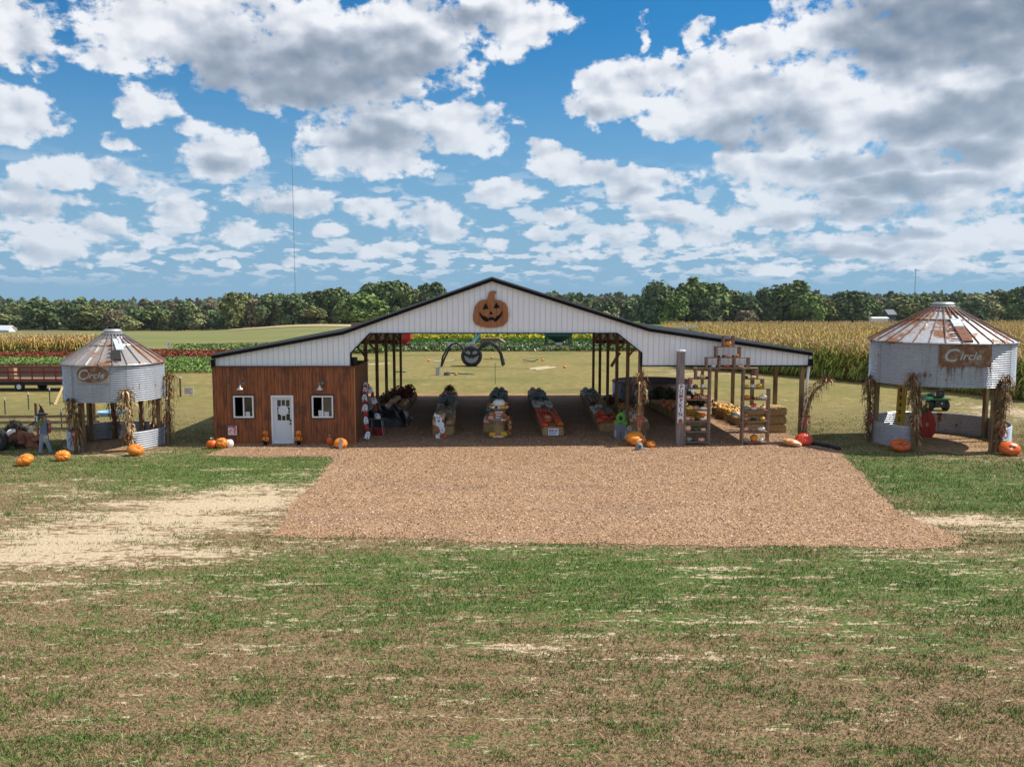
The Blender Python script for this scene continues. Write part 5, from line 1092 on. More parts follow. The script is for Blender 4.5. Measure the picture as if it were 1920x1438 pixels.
# row A behind the shed
A0 = (bx(742, 45.5), 45.2, bx(768, 53), 52.6); bale_row(*A0, 'behind the shed under the left posts')
heap(*A0, [(0, .28, ['pink', 'peach', 'tan', 'golden'], .2, .7, 9, 'pumpkin', .8), (.3, .42, ['brown', 'red'], .17, .6, 9, 'pumpkin', .5)], 'row behind shed')
A1 = (bx(715, 46.5), 46.6, bx(752, 53), 52.2); bale_row(*A1, 'farthest left under the barn')
for i, f in enumerate((.1, .35, .6, .85)): plant(A1[0]+(A1[2]-A1[0])*f, A1[1]+(A1[3]-A1[1])*f, .4, .6, .5, 300, [(.14, .05, .03), (.20, .16, .06), (.10, .08, .03), (.30, .22, .16)], 'brown and cream dried flower clump farthest left in the barn, %s from the front' % ORD[i], 60+i, 1.0, .055, 'dried_flowers', 'flowers', 'dried flowers at the left of the barn')
for i, f in enumerate((.5, .68, .86, .99)): plant(A0[0]+(A0[2]-A0[0])*f, A0[1]+(A0[3]-A0[1])*f, .4, .55, .5, 300, [(.24, .02, .03), (.16, .02, .02), (.08, .02, .02), (.30, .20, .06)], 'dark crimson flower clump under the left posts, %s from the front' % ORD[i], 70+i, 1.0, .06, 'crimson_flowers', 'flowers', 'crimson flowers under the left posts')
# black sheet covered heap next to the shed
def lump(x, y, w, d, h, m_, name, label, cat, seed=3):
    r = random.Random(seed); mb = MB(); n = 26; vs = []
    for i in range(n+1):
        for j in range(n+1):
            u, v = 2*i/n-1, 2*j/n-1; e = max(0, 1-abs(u)**3)*max(0, 1-abs(v)**3); vs.append((x+u*w/2, y+v*d/2, h*(e**.45)*(.75+.25*math.sin(5*u+seed)*math.cos(4*v)+.12*math.sin(13*u+7*v))+r.uniform(-.03, .03)*e))
    mb.add(vs, [(i*(n+1)+j, (i+1)*(n+1)+j, (i+1)*(n+1)+j+1, i*(n+1)+j+1) for i in range(n) for j in range(n)]); return tag(mb.build(name, m_), label, cat)
lump(bx(722, 43.2), 42.6, 2.6, 3.0, .95, mat('black_sheet', (.012, .012, .014), .45, bump=.6, bscale=4), 'covered_heap', 'low heap under a black sheet in the shade beside the shed', 'covered heap')
flush_pool(118)
# price sign leaning on the front bale of row D
g = G(1038, 820); t = thing('price_sign', (g.x, 38.22, 0), 'white price sign leaning on the front bale of the red pumpkin row', 'sign')
MB().box((0, 0, .22), (.47, .015, .31), (R(-8), 0, R(-2))).build('board', mat('sign_white', (.74, .76, .82), .6), t)
mb = MB()
for k, (x_, w_) in enumerate(((-.17, .05), (-.11, .04), (-.055, .045), (.0, .04), (.10, .045), (.155, .04))): mb.box((x_, -.024, .29), (w_, .004, .07-.012*(k % 2))); mb.box((x_, -.022, .262), (w_*.5, .004, .02))
mb.build('red_lettering', mat('crimson_ink', (.40, .05, .18), .7), t); mb = MB()
for i, z in enumerate((.205, .165, .125)): 
    for k in range(9-i): mb.box((-.17+k*.042, -.012+(.22-z)*-.14, z), (.026, .004, .022))
mb.build('small_print', mat('blue_ink', (.12, .12, .25), .7), t)
# ================================================================ CUTOUTS, REEL DISPLAY
def ell(cx, cz, rx, rz, n=20): return [(cx+rx*math.cos(2*math.pi*k/n), cz+rz*math.sin(2*math.pi*k/n)) for k in range(n)]
M_ghost = mat('ghost_white', (.74, .77, .84), .6); M_rust = mat('rust_orange_paint', (.36, .10, .03), .6); M_ink = mat('ink_black', (.015, .015, .018), .6)
g = G(826, 823); t = thing('ghost_cutout', (g.x, g.y+.1, 0), 'painted ghost cutout with BOO shapes, small ghost and orange pumpkin', 'cutout')
MB().prism([(-.30, .98), (-.22, 1.0), (-.2, .78), (-.22, .5), (-.05, .42), (.12, .5), (.17, .62), (.12, .75), (.06, .72), (.05, .9), (-.02, 1.02), (-.12, 1.08), (-.21, 1.08), (-.24, 1.16), (-.28, 1.08)][::-1], 0, .02).build('ghost', M_ghost, t)
f = MB(); f.prism(ell(-.14, .93, .022, .035, 10), -.008, -.002); f.prism(ell(-.04, .93, .022, .035, 10), -.008, -.002); f.build('ghost_eyes', M_ink, t); MB().prism(ell(-.08, .79, .05, .075, 14), -.008, -.002).build('ghost_mouth', mat('mouth_grey', (.22, .23, .27), .7), t)
MB().prism([(-.24, .60), (-.08, .52), (-.06, .42), (-.1, .38), (-.04, .3), (-.1, .22), (-.26, .22)], -.03, -.01, holes=[ell(-.16, .46, .03, .04, 8), ell(-.15, .31, .03, .04, 8)]).build('letter_b', M_rust, t)
MB().prism(ell(.08, .40, .11, .17), -.035, -.01, holes=[ell(.07, .38, .03, .05, 8)]).build('letter_o', M_ghost, t)
MB().prism([(-.2, .26), (-.02, .26), (.02, .1), (.05, 0), (-.2, 0), (-.22, .08)], -.03, -.01).build('little_ghost', M_ghost, t); MB().prism(ell(.12, .12, .17, .13), -.05, -.03, holes=[ell(.08, .11, .04, .05, 10)]).build('pumpkin_letter_o', M_rust, t)
f = MB(); f.prism(ell(-.14, .2, .015, .02, 8), -.04, -.032); f.prism(ell(-.08, .2, .015, .02, 8), -.04, -.032); f.build('little_eyes', M_ink, t)
# cable reels
M_reel = mat('reel_wood', (.45, .27, .13), .8, nz=.4, nscale=5, stretch=(4, 4, .6), bump=.3); M_reelg = mat('reel_grey', (.22, .19, .16), .85, nz=.3, nscale=5)
g = G(935, 824); RX, RY = g.x, g.y+.6
def reel(z, r_, h, rc_, label):
    t = thing('cable_reel', (RX, RY, z), label, 'cable reel', 'stacked cable reels')
    MB().lathe([(0, 0), (r_, 0), (r_, .045), (0, .045)], n=36).build('lower_disc', M_reelg, t); MB().lathe([(0, h-.045), (r_*.95, h-.045), (r_*.95, h), (0, h)], n=36).build('upper_disc', M_reelg, t)
    mb = MB(); n = 14
    for k in range(n): a = 2*math.pi*k/n; mb.box((rc_*math.cos(a), rc_*math.sin(a), h/2), (2*math.pi*rc_/n*.94, .03, h-.09), (0, 0, a+math.pi/2))
    mb.build('drum', M_reel, t); return t
reel(0, .50, .80, .23, 'large wooden cable reel at the bottom of the centre pumpkin display'); reel(.80, .42, .53, .22, 'smaller wooden cable reel on top of the large one in the centre display')
squash((RX+.02, RY, 1.33), .29, 'white', 'big white pumpkin on top of the cable reel display', 'pumpkins on the cable reels', .72, 9)
rd = random.Random(3)
for k in range(15):
    a = math.pi+math.pi*(k+.5)/15; col = ['yellow', 'golden', 'yellow', 'striped', 'white', 'greystripe', 'green', 'white', 'orange', 'yellow', 'golden', 'orange', 'peach', 'red', 'orange'][k]; squash((RX+.37*math.cos(a), RY+.35*math.sin(a), 1.33), .075, col, 'mini %s pumpkin on the upper reel rim, %s from the left' % (PW[col], ORD[k]), 'mini pumpkins on the upper reel rim', .8, 7, (rd.uniform(-.5, .5), rd.uniform(-.5, .5)))
for k in range(5): col = ['orange', 'golden', 'red', 'orange', 'deep'][k]; squash((RX+[-.3, -.25, .25, .3, .33][k], RY+[.0, .12, .02, -.1, .1][k], 1.36+[.06, .0, .06, .12, .05][k]), .08, col, 'mini %s pumpkin beside the big white one on the reels, %s from the left' % (PW[col], ORD[k]), 'mini pumpkins around the big white pumpkin', .8, 7)
squash((RX-.33, RY-.22, .80), .14, 'pink', 'ribbed pink pumpkin on the left of the lower reel top', 'pumpkins on the cable reels', .85, 9)
for k in range(6): col = ['striped', 'greystripe', 'greystripe', 'white', 'pink', 'deep'][k]; squash((RX-.17+.11*k, RY-.42+.03*abs(k-3), .80), .065, col, 'mini %s pumpkin on the lower reel rim, %s from the left' % (PW[col], ORD[k]), 'mini pumpkins on the lower reel rim', .8, 7)
for k, (dx, col, r_, hz) in enumerate(((-.27, 'golden', .17, .8), (-.14, 'peach', .14, .5), (.06, 'peach', .17, .42), (.24, 'yellow', .17, .9))): squash((RX+dx, RY-.40+(.12 if k in (0, 3) else -.05), .04), r_, col, '%s squash at the foot of the reel display, %s from the left' % (PW[col], ORD[k]), 'squash at the foot of the reels', hz, 9)
t = thing('slat_sign', (RX+.02, RY-.30, .84), 'orange pallet sign with three white strips on the lower reel', 'sign'); MB().box((0, 0, .22), (.50, .03, .30)).build('orange_board', M_rust, t)
for z, w_ in ((.33, .34), (.22, .26), (.10, .30)): MB().box((0, -.024, z), (w_, .012, .05)).build('white_strip', mat('sign_white', (.74, .76, .82), .6), t)
def garland(pts, label, seed, pal, name='leaf_garland'):
    r = np.random.default_rng(seed); P_ = []; 
    for a, b in zip(pts[:-1], pts[1:]): f = r.random((60, 1)); P_.append(np.array(a)*(1-f)+np.array(b)*f)
    p = np.concatenate(P_)+r.normal(0, .045, (60*(len(pts)-1), 3)); n = len(p); nm = unit(r.normal(0, 1, (n, 3))); t1 = unit(np.cross(nm, r.normal(0, 1, (n, 3)))); t2 = np.cross(nm, t1); c = np.array(pal)[r.integers(len(pal), size=n)]; return tag(np_mesh(name, quads(p, t1*.035, t2*.022), 4, TINT, c), label, 'garland')
garland([(RX+.05, RY-.3, .98), (RX+.30, RY-.40, 1.02), (RX+.48, RY-.38, .80), (RX+.50, RY-.36, .5), (RX+.46, RY-.35, .22)], 'autumn leaf garland trailing down the right side of the cable reels', 3, [(.50, .16, .04), (.60, .34, .06), (.40, .05, .03), (.50, .30, .12), (.62, .45, .30)])
# green haired photo cutout
g = G(1164, 824); t = thing('photo_cutout', (g.x, g.y+.1, 0), 'photo cutout of a green haired figure in a grey suit with a round face hole', 'cutout')
M_gr = mat('slime_green', (.12, .42, .05), .6); M_suit = mat('suit_grey', (.20, .22, .26), .7)
MB().prism([(-.25, 0), (.25, 0), (.27, .42), (.24, .68), (.12, .78), (-.12, .78), (-.24, .68), (-.27, .42)], 0, .02, holes=[[(-.035, .0+.01), (.035, .01), (.02, .33), (-.02, .33)]]).build('suit', M_suit, t)
MB().prism([(.0, .66), (.08, .78), (-.08, .78)], -.012, -.002).build('shirt_front', M_ink, t)
hair = [(.19*math.cos(a)*(1+.14*(k % 2)), .95+.22*math.sin(a)*(1+.12*(k % 2))) for k, a in enumerate(np.linspace(0, 2*math.pi, 19)[:-1])]
MB().prism(hair, -.025, -.004, holes=[ell(0, .93, .085, .105, 16)]).build('hair', M_gr, t); MB().prism(ell(0, .93, .085, .105, 16), -.003, .004).build('face_backing', M_ink, t)
for s_ in (-1, 1):
    MB().prism(ell(s_*.21, .72, .085, .10, 12), -.03, -.01).build('green_cuff', M_gr, t)
    MB().prism(ell(s_*.235, .25, .05, .17, 12), -.03, -.01).build('pale_hand', mat('pale_grey', (.46, .46, .46), .7), t)
MB().prism([(-.10, 1.16), (.10, 1.16), (.16, 1.06), (-.16, 1.06)], .0, .02).build('dark_crown', M_ink, t)
g2 = G(1188, 826); t = thing('owl_cutout', (g2.x, g2.y+.25, 0), 'small grey and cream animal cutout between the green haired figure and the giant pumpkin', 'cutout')
MB().prism([(-.32, 0), (.1, 0), (.3, .3), (.32, .5), (.12, .56), (0, .44), (-.1, .56), (-.24, .5), (-.22, .32), (-.36, .2)], 0, .02).build('body', mat('slate_paint', (.20, .23, .26), .7), t); MB().prism(ell(-.16, .5, .11, .12, 14), -.02, -.003, holes=[ell(-.15, .51, .035, .04, 8)]).build('cream_head', mat('cream_paint', (.55, .46, .36), .7), t); MB().prism(ell(-.28, .12, .10, .14, 14), -.02, -.003, holes=[ell(-.27, .12, .04, .06, 8)]).build('cream_wheel', mat('cream_paint', (.55, .46, .36), .7), t)
g3 = G(1199, 844); t = thing('rock_speaker', (g3.x, g3.y+.1, 0), 'small grey rock shaped speaker in front of the giant orange pumpkin', 'speaker')
mb = MB(); mb.lathe([(0, 0), (.16, 0), (.165, .1), (.14, .22), (.09, .29), (0, .30)], n=9); mb.build('shell', mat('rock_grey', (.25, .27, .28), .85, nz=.3, nscale=6), t); MB().prism(ell(0, .15, .07, .07, 14), -.17, -.155).build('grille', mat('grille_dark', (.10, .13, .14), .6), t)
# ================================================================ SHELF TOWERS
YR = 36.05; M_shelf = mat('weathered_lumber', (.26, .17, .115), .85, nz=.35, nscale=4, stretch=(.6, 1, 3), col2=(.17, .12, .09), thr=(.5, .65))
def rq(cx, cy): return P(1220+cx/5.5294, 600+cy/5.5294, YR)
t = thing('stepped_shelf', (0, YR, 0), 'tall stepped wooden shelf arch of two towers filled with single pumpkins', 'shelf')
SH = []
def rel(v): return (v.x, 0, v.z)
def shelf(x0, x1, cy, nm='shelf'): a = rel(rq(x0, cy)); b = rel(rq(x1, cy)); MB().box(((a[0]+b[0])/2, 0, a[2]-.02), (b[0]-a[0], .34, .035)).build(nm, M_shelf, t)
def upr(cx, c0, c1): 
    a = rel(rq(cx, c0)); b = rel(rq(cx, c1)); z0, z1 = min(a[2], b[2]), max(a[2], b[2]); z0 = max(0, z0-.02)
    for y in (-.14, .14): MB().box((a[0], y, (z0+z1)/2), (.075, .045, z1-z0)).build('upright', M_shelf, t)
for cy in (1258, 1148, 1040, 930, 820): shelf(345, 590, cy); shelf(945, 1205, cy)
shelf(345, 600, 705); shelf(950, 1222, 705); shelf(395, 600, 605); shelf(955, 1168, 605); shelf(455, 1108, 495); shelf(565, 1022, 385); shelf(665, 925, 272); shelf(742, 860, 160)
upr(595, 1295, 495); upr(342, 1295, 700); upr(948-8, 1295, 495); upr(1205, 1295, 705); upr(400, 705, 605); upr(465, 605, 495); upr(1155, 705, 605); upr(1095, 605, 495)
for c in (575, 706, 862, 1008): upr(c, 495, 385)
upr(673, 385, 272); upr(915, 385, 272); upr(752, 272, 160); upr(850, 272, 160)
RK = [(1258, [(395, 30, .9, 'striped'), (445, 18, .5, 'black'), (523, 36, .65, 'pink')], [(985, 38, .5, 'greystripe'), (1068, 40, 1.0, 'orange'), (1138, 25, .9, 'white')]),
 (1148, [(380, 38, .85, 'peach'), (468, 34, .7, 'green'), (543, 32, .55, 'peach')], [(980, 34, .7, 'pink'), (1058, 20, .8, 'tan'), (1142, 42, .55, 'white')]),
 (1040, [(378, 33, .75, 'pink'), (432, 22, .9, 'tan'), (478, 18, .8, 'black'), (540, 34, .55, 'white')], [(983, 36, .6, 'tan'), (1065, 30, .5, 'black'), (1155, 30, .7, 'yellow')]),
 (930, [(388, 37, .6, 'yellow'), (465, 35, .7, 'tan'), (548, 38, .5, 'white')], [(988, 38, .55, 'greystripe'), (1065, 38, .5, 'white'), (1160, 30, .8, 'peach')]),
 (820, [(385, 32, .7, 'peach'), (458, 22, .8, 'red'), (550, 38, .5, 'orangewhite')], [(993, 36, .6, 'orange'), (1060, 20, .8, 'black'), (1098, 15, 1.0, 'deep'), (1160, 43, .55, 'white')]),
 (705, [(460, 31, .65, 'brown'), (543, 21, 1.1, 'white')], [(993, 24, .85, 'yellow'), (1057, 28, .85, 'white'), (1122, 36, .65, 'yellow')]),
 (605, [(490, 15, .7, 'black'), (532, 26, .85, 'peach'), (580, 18, .6, 'black')], [(985, 24, .6, 'black'), (1062, 30, .5, 'peach')]),
 (495, [(598, 9, 1.2, 'black'), (650, 25, .8, 'white'), (790, 27, .6, 'red')], [(930, 34, .6, 'peach')]),
 (385, [(703, 20, .5, 'black'), (752, 18, .7, 'green'), (798, 30, .6, 'pink')], [(858, 20, .6, 'black'), (893, 18, .9, 'deep')]),
 (272, [(800, 33, .95, 'orange')], [])]
for li, (cy, L_, R_) in enumerate(RK):
    for side, lst in (('left tower', L_), ('right tower', R_)):
        where = side if li < 7 else 'stepped top'
        for k, (cx, hw, hz, col) in enumerate(lst):
            p = rq(cx, cy); r_ = hw/5.5294/sc(YR); squash((p.x, YR-.03, p.z), r_, col, '%s pumpkin, %s on the %s shelf up, %s' % (PW[col], ORD[k if li < 7 or side[0] == 'l' else k+len(L_)], ORD[li], where), 'pumpkins on the stepped shelf', hz, 9 if hw > 25 else 7)
for cx, cy, hw, hz, col, lb in ((540, 1003, 27, .8, 'deep', 'orange pumpkin stacked on the white one in the left tower'), (565, 893, 17, .9, 'peach', 'small peach pumpkin stacked on the white one high in the left tower'), (983, 1000, 22, .8, 'tan', 'tan pumpkin stacked on another tan one in the right tower'), (1065, 896, 32, .6, 'red', 'red pumpkin stacked on the white one in the right tower'), (1168, 893, 14, .9, 'tan', 'tiny tan pumpkin stacked on the peach one in the right tower')):
    p = rq(cx, cy); squash((p.x, YR-.03, p.z), hw/5.5294/sc(YR), col, lb, 'pumpkins on the stepped shelf', hz, 9)
# pumpkin post
a = P(1273.5, 833, YR); b = P(1276.5, 659, YR); t = thing('sign_post', (a.x, YR, 0), 'weathered grey timber post with a vertical white PUMPKIN board', 'sign post')
MB().bar((0, 0, -.02), (b.x-a.x, 0, b.z), .30, .26, up=(0, 1, 0)).build('timber', mat('grey_timber', (.27, .23, .22), .85, nz=.3, nscale=3, stretch=(5, 5, .4), col2=(.19, .14, .12), bump=.3), t)
z1, z0 = P(1274, 720, YR).z, P(1274, 792.5, YR).z; wb = 11.3/sc(YR); xm = (b.x-a.x)*.4
MB().bar((xm-.005, -.15, z0), (xm+.03, -.15, z1), wb, .02, up=(0, 1, 0)).build('board', mat('sign_white', (.74, .76, .82), .6), t)
mb = MB()
for k, ch in enumerate('PUMPKIN'):
    vs, fs = text_geo(ch, .24, 0, .003, .006); zc = z1-.12-k*.193; mb.add([(x*.95+xm+.02-.004*k, -.163-zz, y+zc) for x, y, zz in vs], fs)
mb.build('lettering', mat('maroon_letters', (.17, .05, .04), .7, col2=(.42, .30, .30), nscale=6, thr=(.55, .6)), t)
MB().prism([(xm-.09, z0+.005), (xm+.09, z0+.005), (xm+.085, z0+.13), (xm+.04, z0+.19), (xm-.04, z0+.19), (xm-.085, z0+.13)], -.17, -.162).build('painted_pumpkin', M_rust, t)
mb = MB(); mb.lathe([(.16, b.z-.02), (.22, b.z+.02), (.2, b.z+.07), (0, b.z+.08)], (b.x-a.x, 0, 0), 10); mb.add([(b.x-a.x-.15, -.14, b.z), (b.x-a.x-.05, -.16, b.z), (b.x-a.x-.08, -.1, b.z+.42), (b.x-a.x-.14, -.1, b.z+.45)], [(0, 1, 2, 3)]); mb.build('plastic_wrap', mat('clear_plastic', (.75, .78, .82), .2), t)
# corn maze sign above the wing roof
zz = P(1287, 612, 72); t = thing('banner_sign', (zz.x, 72, 0), 'pale CORN MAZE sign with yellow letters beyond the right wing roof', 'sign'); W2 = 46/sc(72)/2; zt, zb = zz.z, P(1287, 624, 72).z
MB().prism([(-W2, zt), (W2, zt), (W2*.9, zb+.15), (W2*.8, zb), (-W2*.8, zb), (-W2*.9, zb+.15)][::-1], 0, .05).build('board', mat('pale_board', (.62, .64, .66), .7), t); vs, fs = text_geo('CORN MAZE', .42, 0, .01, .012); MB().add([(x, -.02-zz_, y+(zt+zb)/2) for x, y, zz_ in vs], fs).build('lettering', mat('yellow_letters', (.55, .45, .05), .7), t)
mb = MB(); mb.bar((-W2*.7, .1, terr(zz.x, 72)), (-W2*.7, .1, zt), .1); mb.build('leg', M_post, t); mb = MB(); mb.bar((W2*.7, .1, terr(zz.x, 72)), (W2*.7, .1, zt), .1); mb.build('leg', M_post, t)
# orange rimmed tank
tx, ty = P(1226, 740, 51.8).x, 52.3; tr_ = 152/sc(52)/2; t = thing('stock_tank', (tx, ty, 0), 'wide low corrugated metal ring with orange rim under the right wing', 'tank')
zt = zat(716, 52); MB().lathe(corr(tr_, 0, zt, .09, .02), n=80).build('wall', galv('tank_metal', .1, (.36, .38, .41), 4), t); MB().lathe([(tr_-.03, zt-.01), (tr_+.04, zt-.01), (tr_+.05, zt+.03), (tr_, zt+.06), (tr_-.05, zt+.03), (tr_-.03, zt-.01)], n=80).build('rim', mat('orange_rim', (.46, .10, .05), .6, nz=.2), t)
MB().lathe([(0, zt-.75), (tr_-.04, zt-.75)], n=60).build('shade_disc', mat('shade_black', (.012, .010, .009), 1, spec=0), t)  # matt black disc paints the shadow inside the tank
# garland with ghosts along the shed side, folding table, bucket
gx = sx1+.12; t = thing('ghost_garland', (gx, 0, 0), 'hanging garland of white ghosts and red letter panels on the shed side wall', 'garland')
def strand(p0, p1, p2, n, off=0):
    c = MB(); pts = []
    for k in range(17): f = k/16; pts.append((Vector(p0)*(1-f)**2+Vector(p1)*2*f*(1-f)+Vector(p2)*f*f)-Vector((gx, 0, 0)))
    c.tube(pts, .008, 4); c.build('cord', M_ink, t)
    for k in range(n):
        f = (k+.5)/n; q = Vector(p0)*(1-f)**2+Vector(p1)*2*f*(1-f)+Vector(p2)*f*f-Vector((gx, 0, 0)); mb = MB(); mb.M = Matrix.Translation(q) @ Matrix.Rotation(R(20+15*(k % 3)), 4, 'Z') @ Matrix.Rotation(R(random.uniform(-20, 20)), 4, 'Y')
        if (k+off) % 2: mb.prism([(-.09, -.12), (.08, -.15), (.10, .1), (-.06, .15)], -.01, .01); mb.build('red_panel', mat('red_felt', (.42, .03, .02), .7), t)
        else:
            mb.prism([(-.12, -.17), (-.05, -.12), (0, -.19), (.05, -.12), (.12, -.17), (.12, .05), (.06, .17), (-.06, .17), (-.12, .05)], -.01, .01); gh = mb.build('ghost', M_ghost, t); e_ = MB(); e_.M = mb.M
            for s_ in (-1, 1): e_.prism(ell(s_*.04, .06, .018, .028, 8), -.018, -.011)
            e_.build('eyes', M_ink, gh)
v0 = P(686, 722, YF+2.6); v1 = P(672, 760, YF+1.3); v2 = P(690, 830, YF+.3)
strand(v0, (gx+.05, YF+1.0, 2.0), (v2.x, v2.y, .12), 11); v3 = P(706, 790, YF+3.4); strand(v0, (P(704, 750, YF+3).x, YF+3, 1.9), v3, 6, 1)
g = G(702, 823); t = thing('folding_table', (g.x, g.y+1.0, 0), 'small black topped folding table with metal legs beside the shed wall', 'table'); MB().box((0, 0, .74), (.72, .62, .035), (0, 0, R(12))).build('table_top', mat('black_plastic', (.02, .02, .022), .5), t)
for (x, y) in ((-.3, -.22), (.3, -.22), (-.3, .25), (.3, .25)): MB().tube([(x*.7, y, .72), (x, y*1.1, .02)], .013, 6).build('leg', mat('chrome_leg', (.5, .5, .5), .3, metal=.8), t)
gg = P(707, 780, g.y+.9); t = thing('ghost_figure', (g.x+.02, g.y+1.0, .76), 'little white ghost figure standing on the black folding table', 'figure'); mb = MB(); mb.lathe([(0, 0), (.14, 0), (.13, .08), (.09, .19), (.03, .235), (0, .24)], n=16); mb.build('body', M_ghost, t, smooth=True); mb = MB(); [mb.ball((s_*.04, -.1, .15), (.02, .02, .028), 8, 6) for s_ in (-1, 1)]; mb.build('eyes', M_ink, t)
mb = MB(); mb.lathe([(0, 0), (.2, 0), (.26, .3), (.24, .3), (0, .27)], n=20); t = thing('red_tub', (g.x+.05, g.y+1.05, .02), 'red tub standing below the black folding table', 'tub'); mb.build('tub', mat('red_plastic', (.30, .015, .012), .4), t); mb = MB(); mb.tube([(.25, 0, .29), (.2, 0, .42), (0, 0, .48), (-.2, 0, .42), (-.25, 0, .29)], .01, 5); mb.build('handle', M_ink, t)
# black drain pipe on the grass
pp = [G(1522, 834), G(1540, 837), G(1556, 840), G(1574, 845)]; mb = MB(); rr = []
pts = []; 
for k in range(61): f = k/60*3; i = min(2, int(f)); q = pp[i]*(1-(f-i))+pp[i+1]*(f-i); pts.append((q.x, q.y, .085)); rr.append(.075+.012*(k % 2))
mb.tube(pts, rr, 12); tag(mb.build('drain_pipe', mat('black_pipe', (.012, .012, .013), .5)), 'short length of black corrugated drain pipe lying on the grass behind the red pumpkin', 'pipe')
# ================================================================ INSIDE THE RIGHT BIN
xr = P(1689, 760, RBY+1.0).x; t = thing('height_ruler', (xr, RBY+1.0, 0), 'yellow height measuring board with black numbers inside the right bin', 'measuring board')
MB().bar((-.03, 0, 0), (.06, 0, 2.62), .42, .03, up=(0, 1, 0)).build('board', mat('ruler_yellow', (.52, .33, .01), .6, nz=.1), t); mb = MB()
for k in range(1, 9):
    vs, fs = text_geo(str(k), .24, 0, .003, .012); zc = .52+.322*(k-1); mb.add([(x-.09+.035*zc, -.02-zz, y+zc) for x, y, zz in vs], fs)
    mb.box((.12+.035*zc, -.018, zc), (.03, .004, .008))
mb.build('numbers', M_ink, t)
g = P(1731, 790, RBY+.9); t = thing('pumpkin_cutout', (g.x, RBY+.9, 0), 'tall red orange pumpkin shaped photo cutout with round holes inside the right bin', 'cutout')
out = [(-.44, .0), (.40, .0), (.56, .25), (.58, .6), (.50, .95), (.34, 1.2), (.12, 1.36), (-.02, 1.42), (-.16, 1.36), (-.38, 1.1), (-.54, .7), (-.56, .3)]
MB().prism(out, 0, .03, holes=[ell(-.16, .66, .09, .1, 16), ell(-.19, .33, .08, .08, 14), ell(.2, .62, .09, .1, 16)]).build('board', mat('cutout_red', (.40, .025, .008), .6, nz=.15), t)
for x in (-.36, -.05, .28): MB().bar((x*1.15, -.006, .1), (x*.45, -.006, 1.25), .02, .012, up=(0, 1, 0)).build('rib_line', mat('cutout_dark', (.20, .012, .006), .7), t)
MB().prism([(-.28, 1.02), (.02, 1.1), (.24, 1.28), (.1, 1.42), (.16, 1.55), (-.04, 1.46), (-.14, 1.28), (-.3, 1.2)], -.02, -.004).build('leaves', mat('leaf_paint', (.05, .07, .04), .7), t)
# lawn tractor seen from behind
g = G(1757, 771); t = thing('lawn_tractor', (P(1758, 760, g.y+.3).x, g.y+.3, 0), 'green lawn tractor with black seat parked beyond the right bin', 'lawn tractor')
M_tg = mat('tractor_green', (.015, .12, .035), .35); M_ty = mat('tyre', (.025, .025, .027), .8, nz=.3, nscale=20); M_yl = mat('rim_yellow', (.60, .40, .01), .5)
def wheel(par, x, y, z, r_, w_, rimm, ax='X'):
    mb = MB(); mb.M = Matrix.Translation((x, y, z)) @ Matrix.Rotation(R(90), 4, 'Y' if ax == 'X' else 'X'); n = 28
    mb.lathe([(r_*.55, -w_/2), (r_*.85, -w_/2), (r_, -w_*.33), (r_, w_*.33), (r_*.85, w_/2), (r_*.55, w_/2)], n=n)
    for k in range(n): a = 2*math.pi*k/n; mb.box((r_*math.cos(a), r_*math.sin(a), 0), (.03*r_/.3, .03*r_/.3, w_*.7), (0, 0, a))
    wh = mb.build('wheel', M_ty, par); rb = MB(); rb.M = mb.M; rb.lathe([(0, -w_*.3), (r_*.3, -w_*.25), (r_*.5, -w_*.45), (r_*.57, -w_*.45), (r_*.57, w_*.45), (r_*.5, w_*.45), (r_*.3, w_*.25), (0, w_*.3)], n=20); rb.build('rim', rimm, wh); return wh
wheel(t, -.43, 0, .29, .29, .26, M_yl); wheel(t, .43, 0, .29, .29, .26, M_yl); wheel(t, -.40, 1.25, .2, .2, .16, M_yl); wheel(t, .40, 1.25, .2, .2, .16, M_yl)
mb = MB(); mb.add([(-.6, -.28, .60), (.6, -.28, .60), (.6, .35, .60), (-.6, .35, .60), (-.52, -.3, .68), (.52, -.3, .68), (.50, .35, .72), (-.50, .35, .72)], [(0,1,2,3),(4,7,6,5),(0,4,5,1),(1,5,6,2),(2,6,7,3),(3,7,4,0)]); mb.build('fender', M_tg, t)
mb = MB(); mb.box((0, -.1, .40), (.56, .4, .40)); mb.box((0, .55, .38), (.36, .9, .22)); mb.build('chassis', M_ink, t); mb = MB(); mb.add([(-.24, .75, .45), (.24, .75, .45), (.24, 1.5, .42), (-.24, 1.5, .42), (-.2, .75, .86), (.2, .75, .86), (.16, 1.48, .72), (-.16, 1.48, .72)], [(0,1,2,3),(4,7,6,5),(0,4,5,1),(1,5,6,2),(2,6,7,3),(3,7,4,0)]); mb.build('hood', M_tg, t)
mb = MB(); mb.box((0.05, .12, .77), (.44, .42, .10)); mb.prism([(-.17, .78), (.27, .78), (.25, 1.16), (-.15, 1.16)], -.16, -.08); mb.build('seat', M_ink, t); mb = MB(); mb.prism([(.02, .96), (.09, .96), (.055, 1.01)], -.175, -.162); mb.build('badge', M_yl, t)
mb = MB(); mb.M = Matrix.Translation((-.02, .62, 1.02)) @ Matrix.Rotation(R(-30), 4, 'X'); mb.lathe([(.15, 0), (.17, .015), (.19, 0), (.17, -.015), (.15, 0)], n=20); mb.box((0, 0, 0), (.34, .03, .015)); mb.M = None; mb.tube([(-.02, .62, 1.0), (-.02, .78, .8)], .02, 6); mb.build('steering_wheel', M_ink, t)
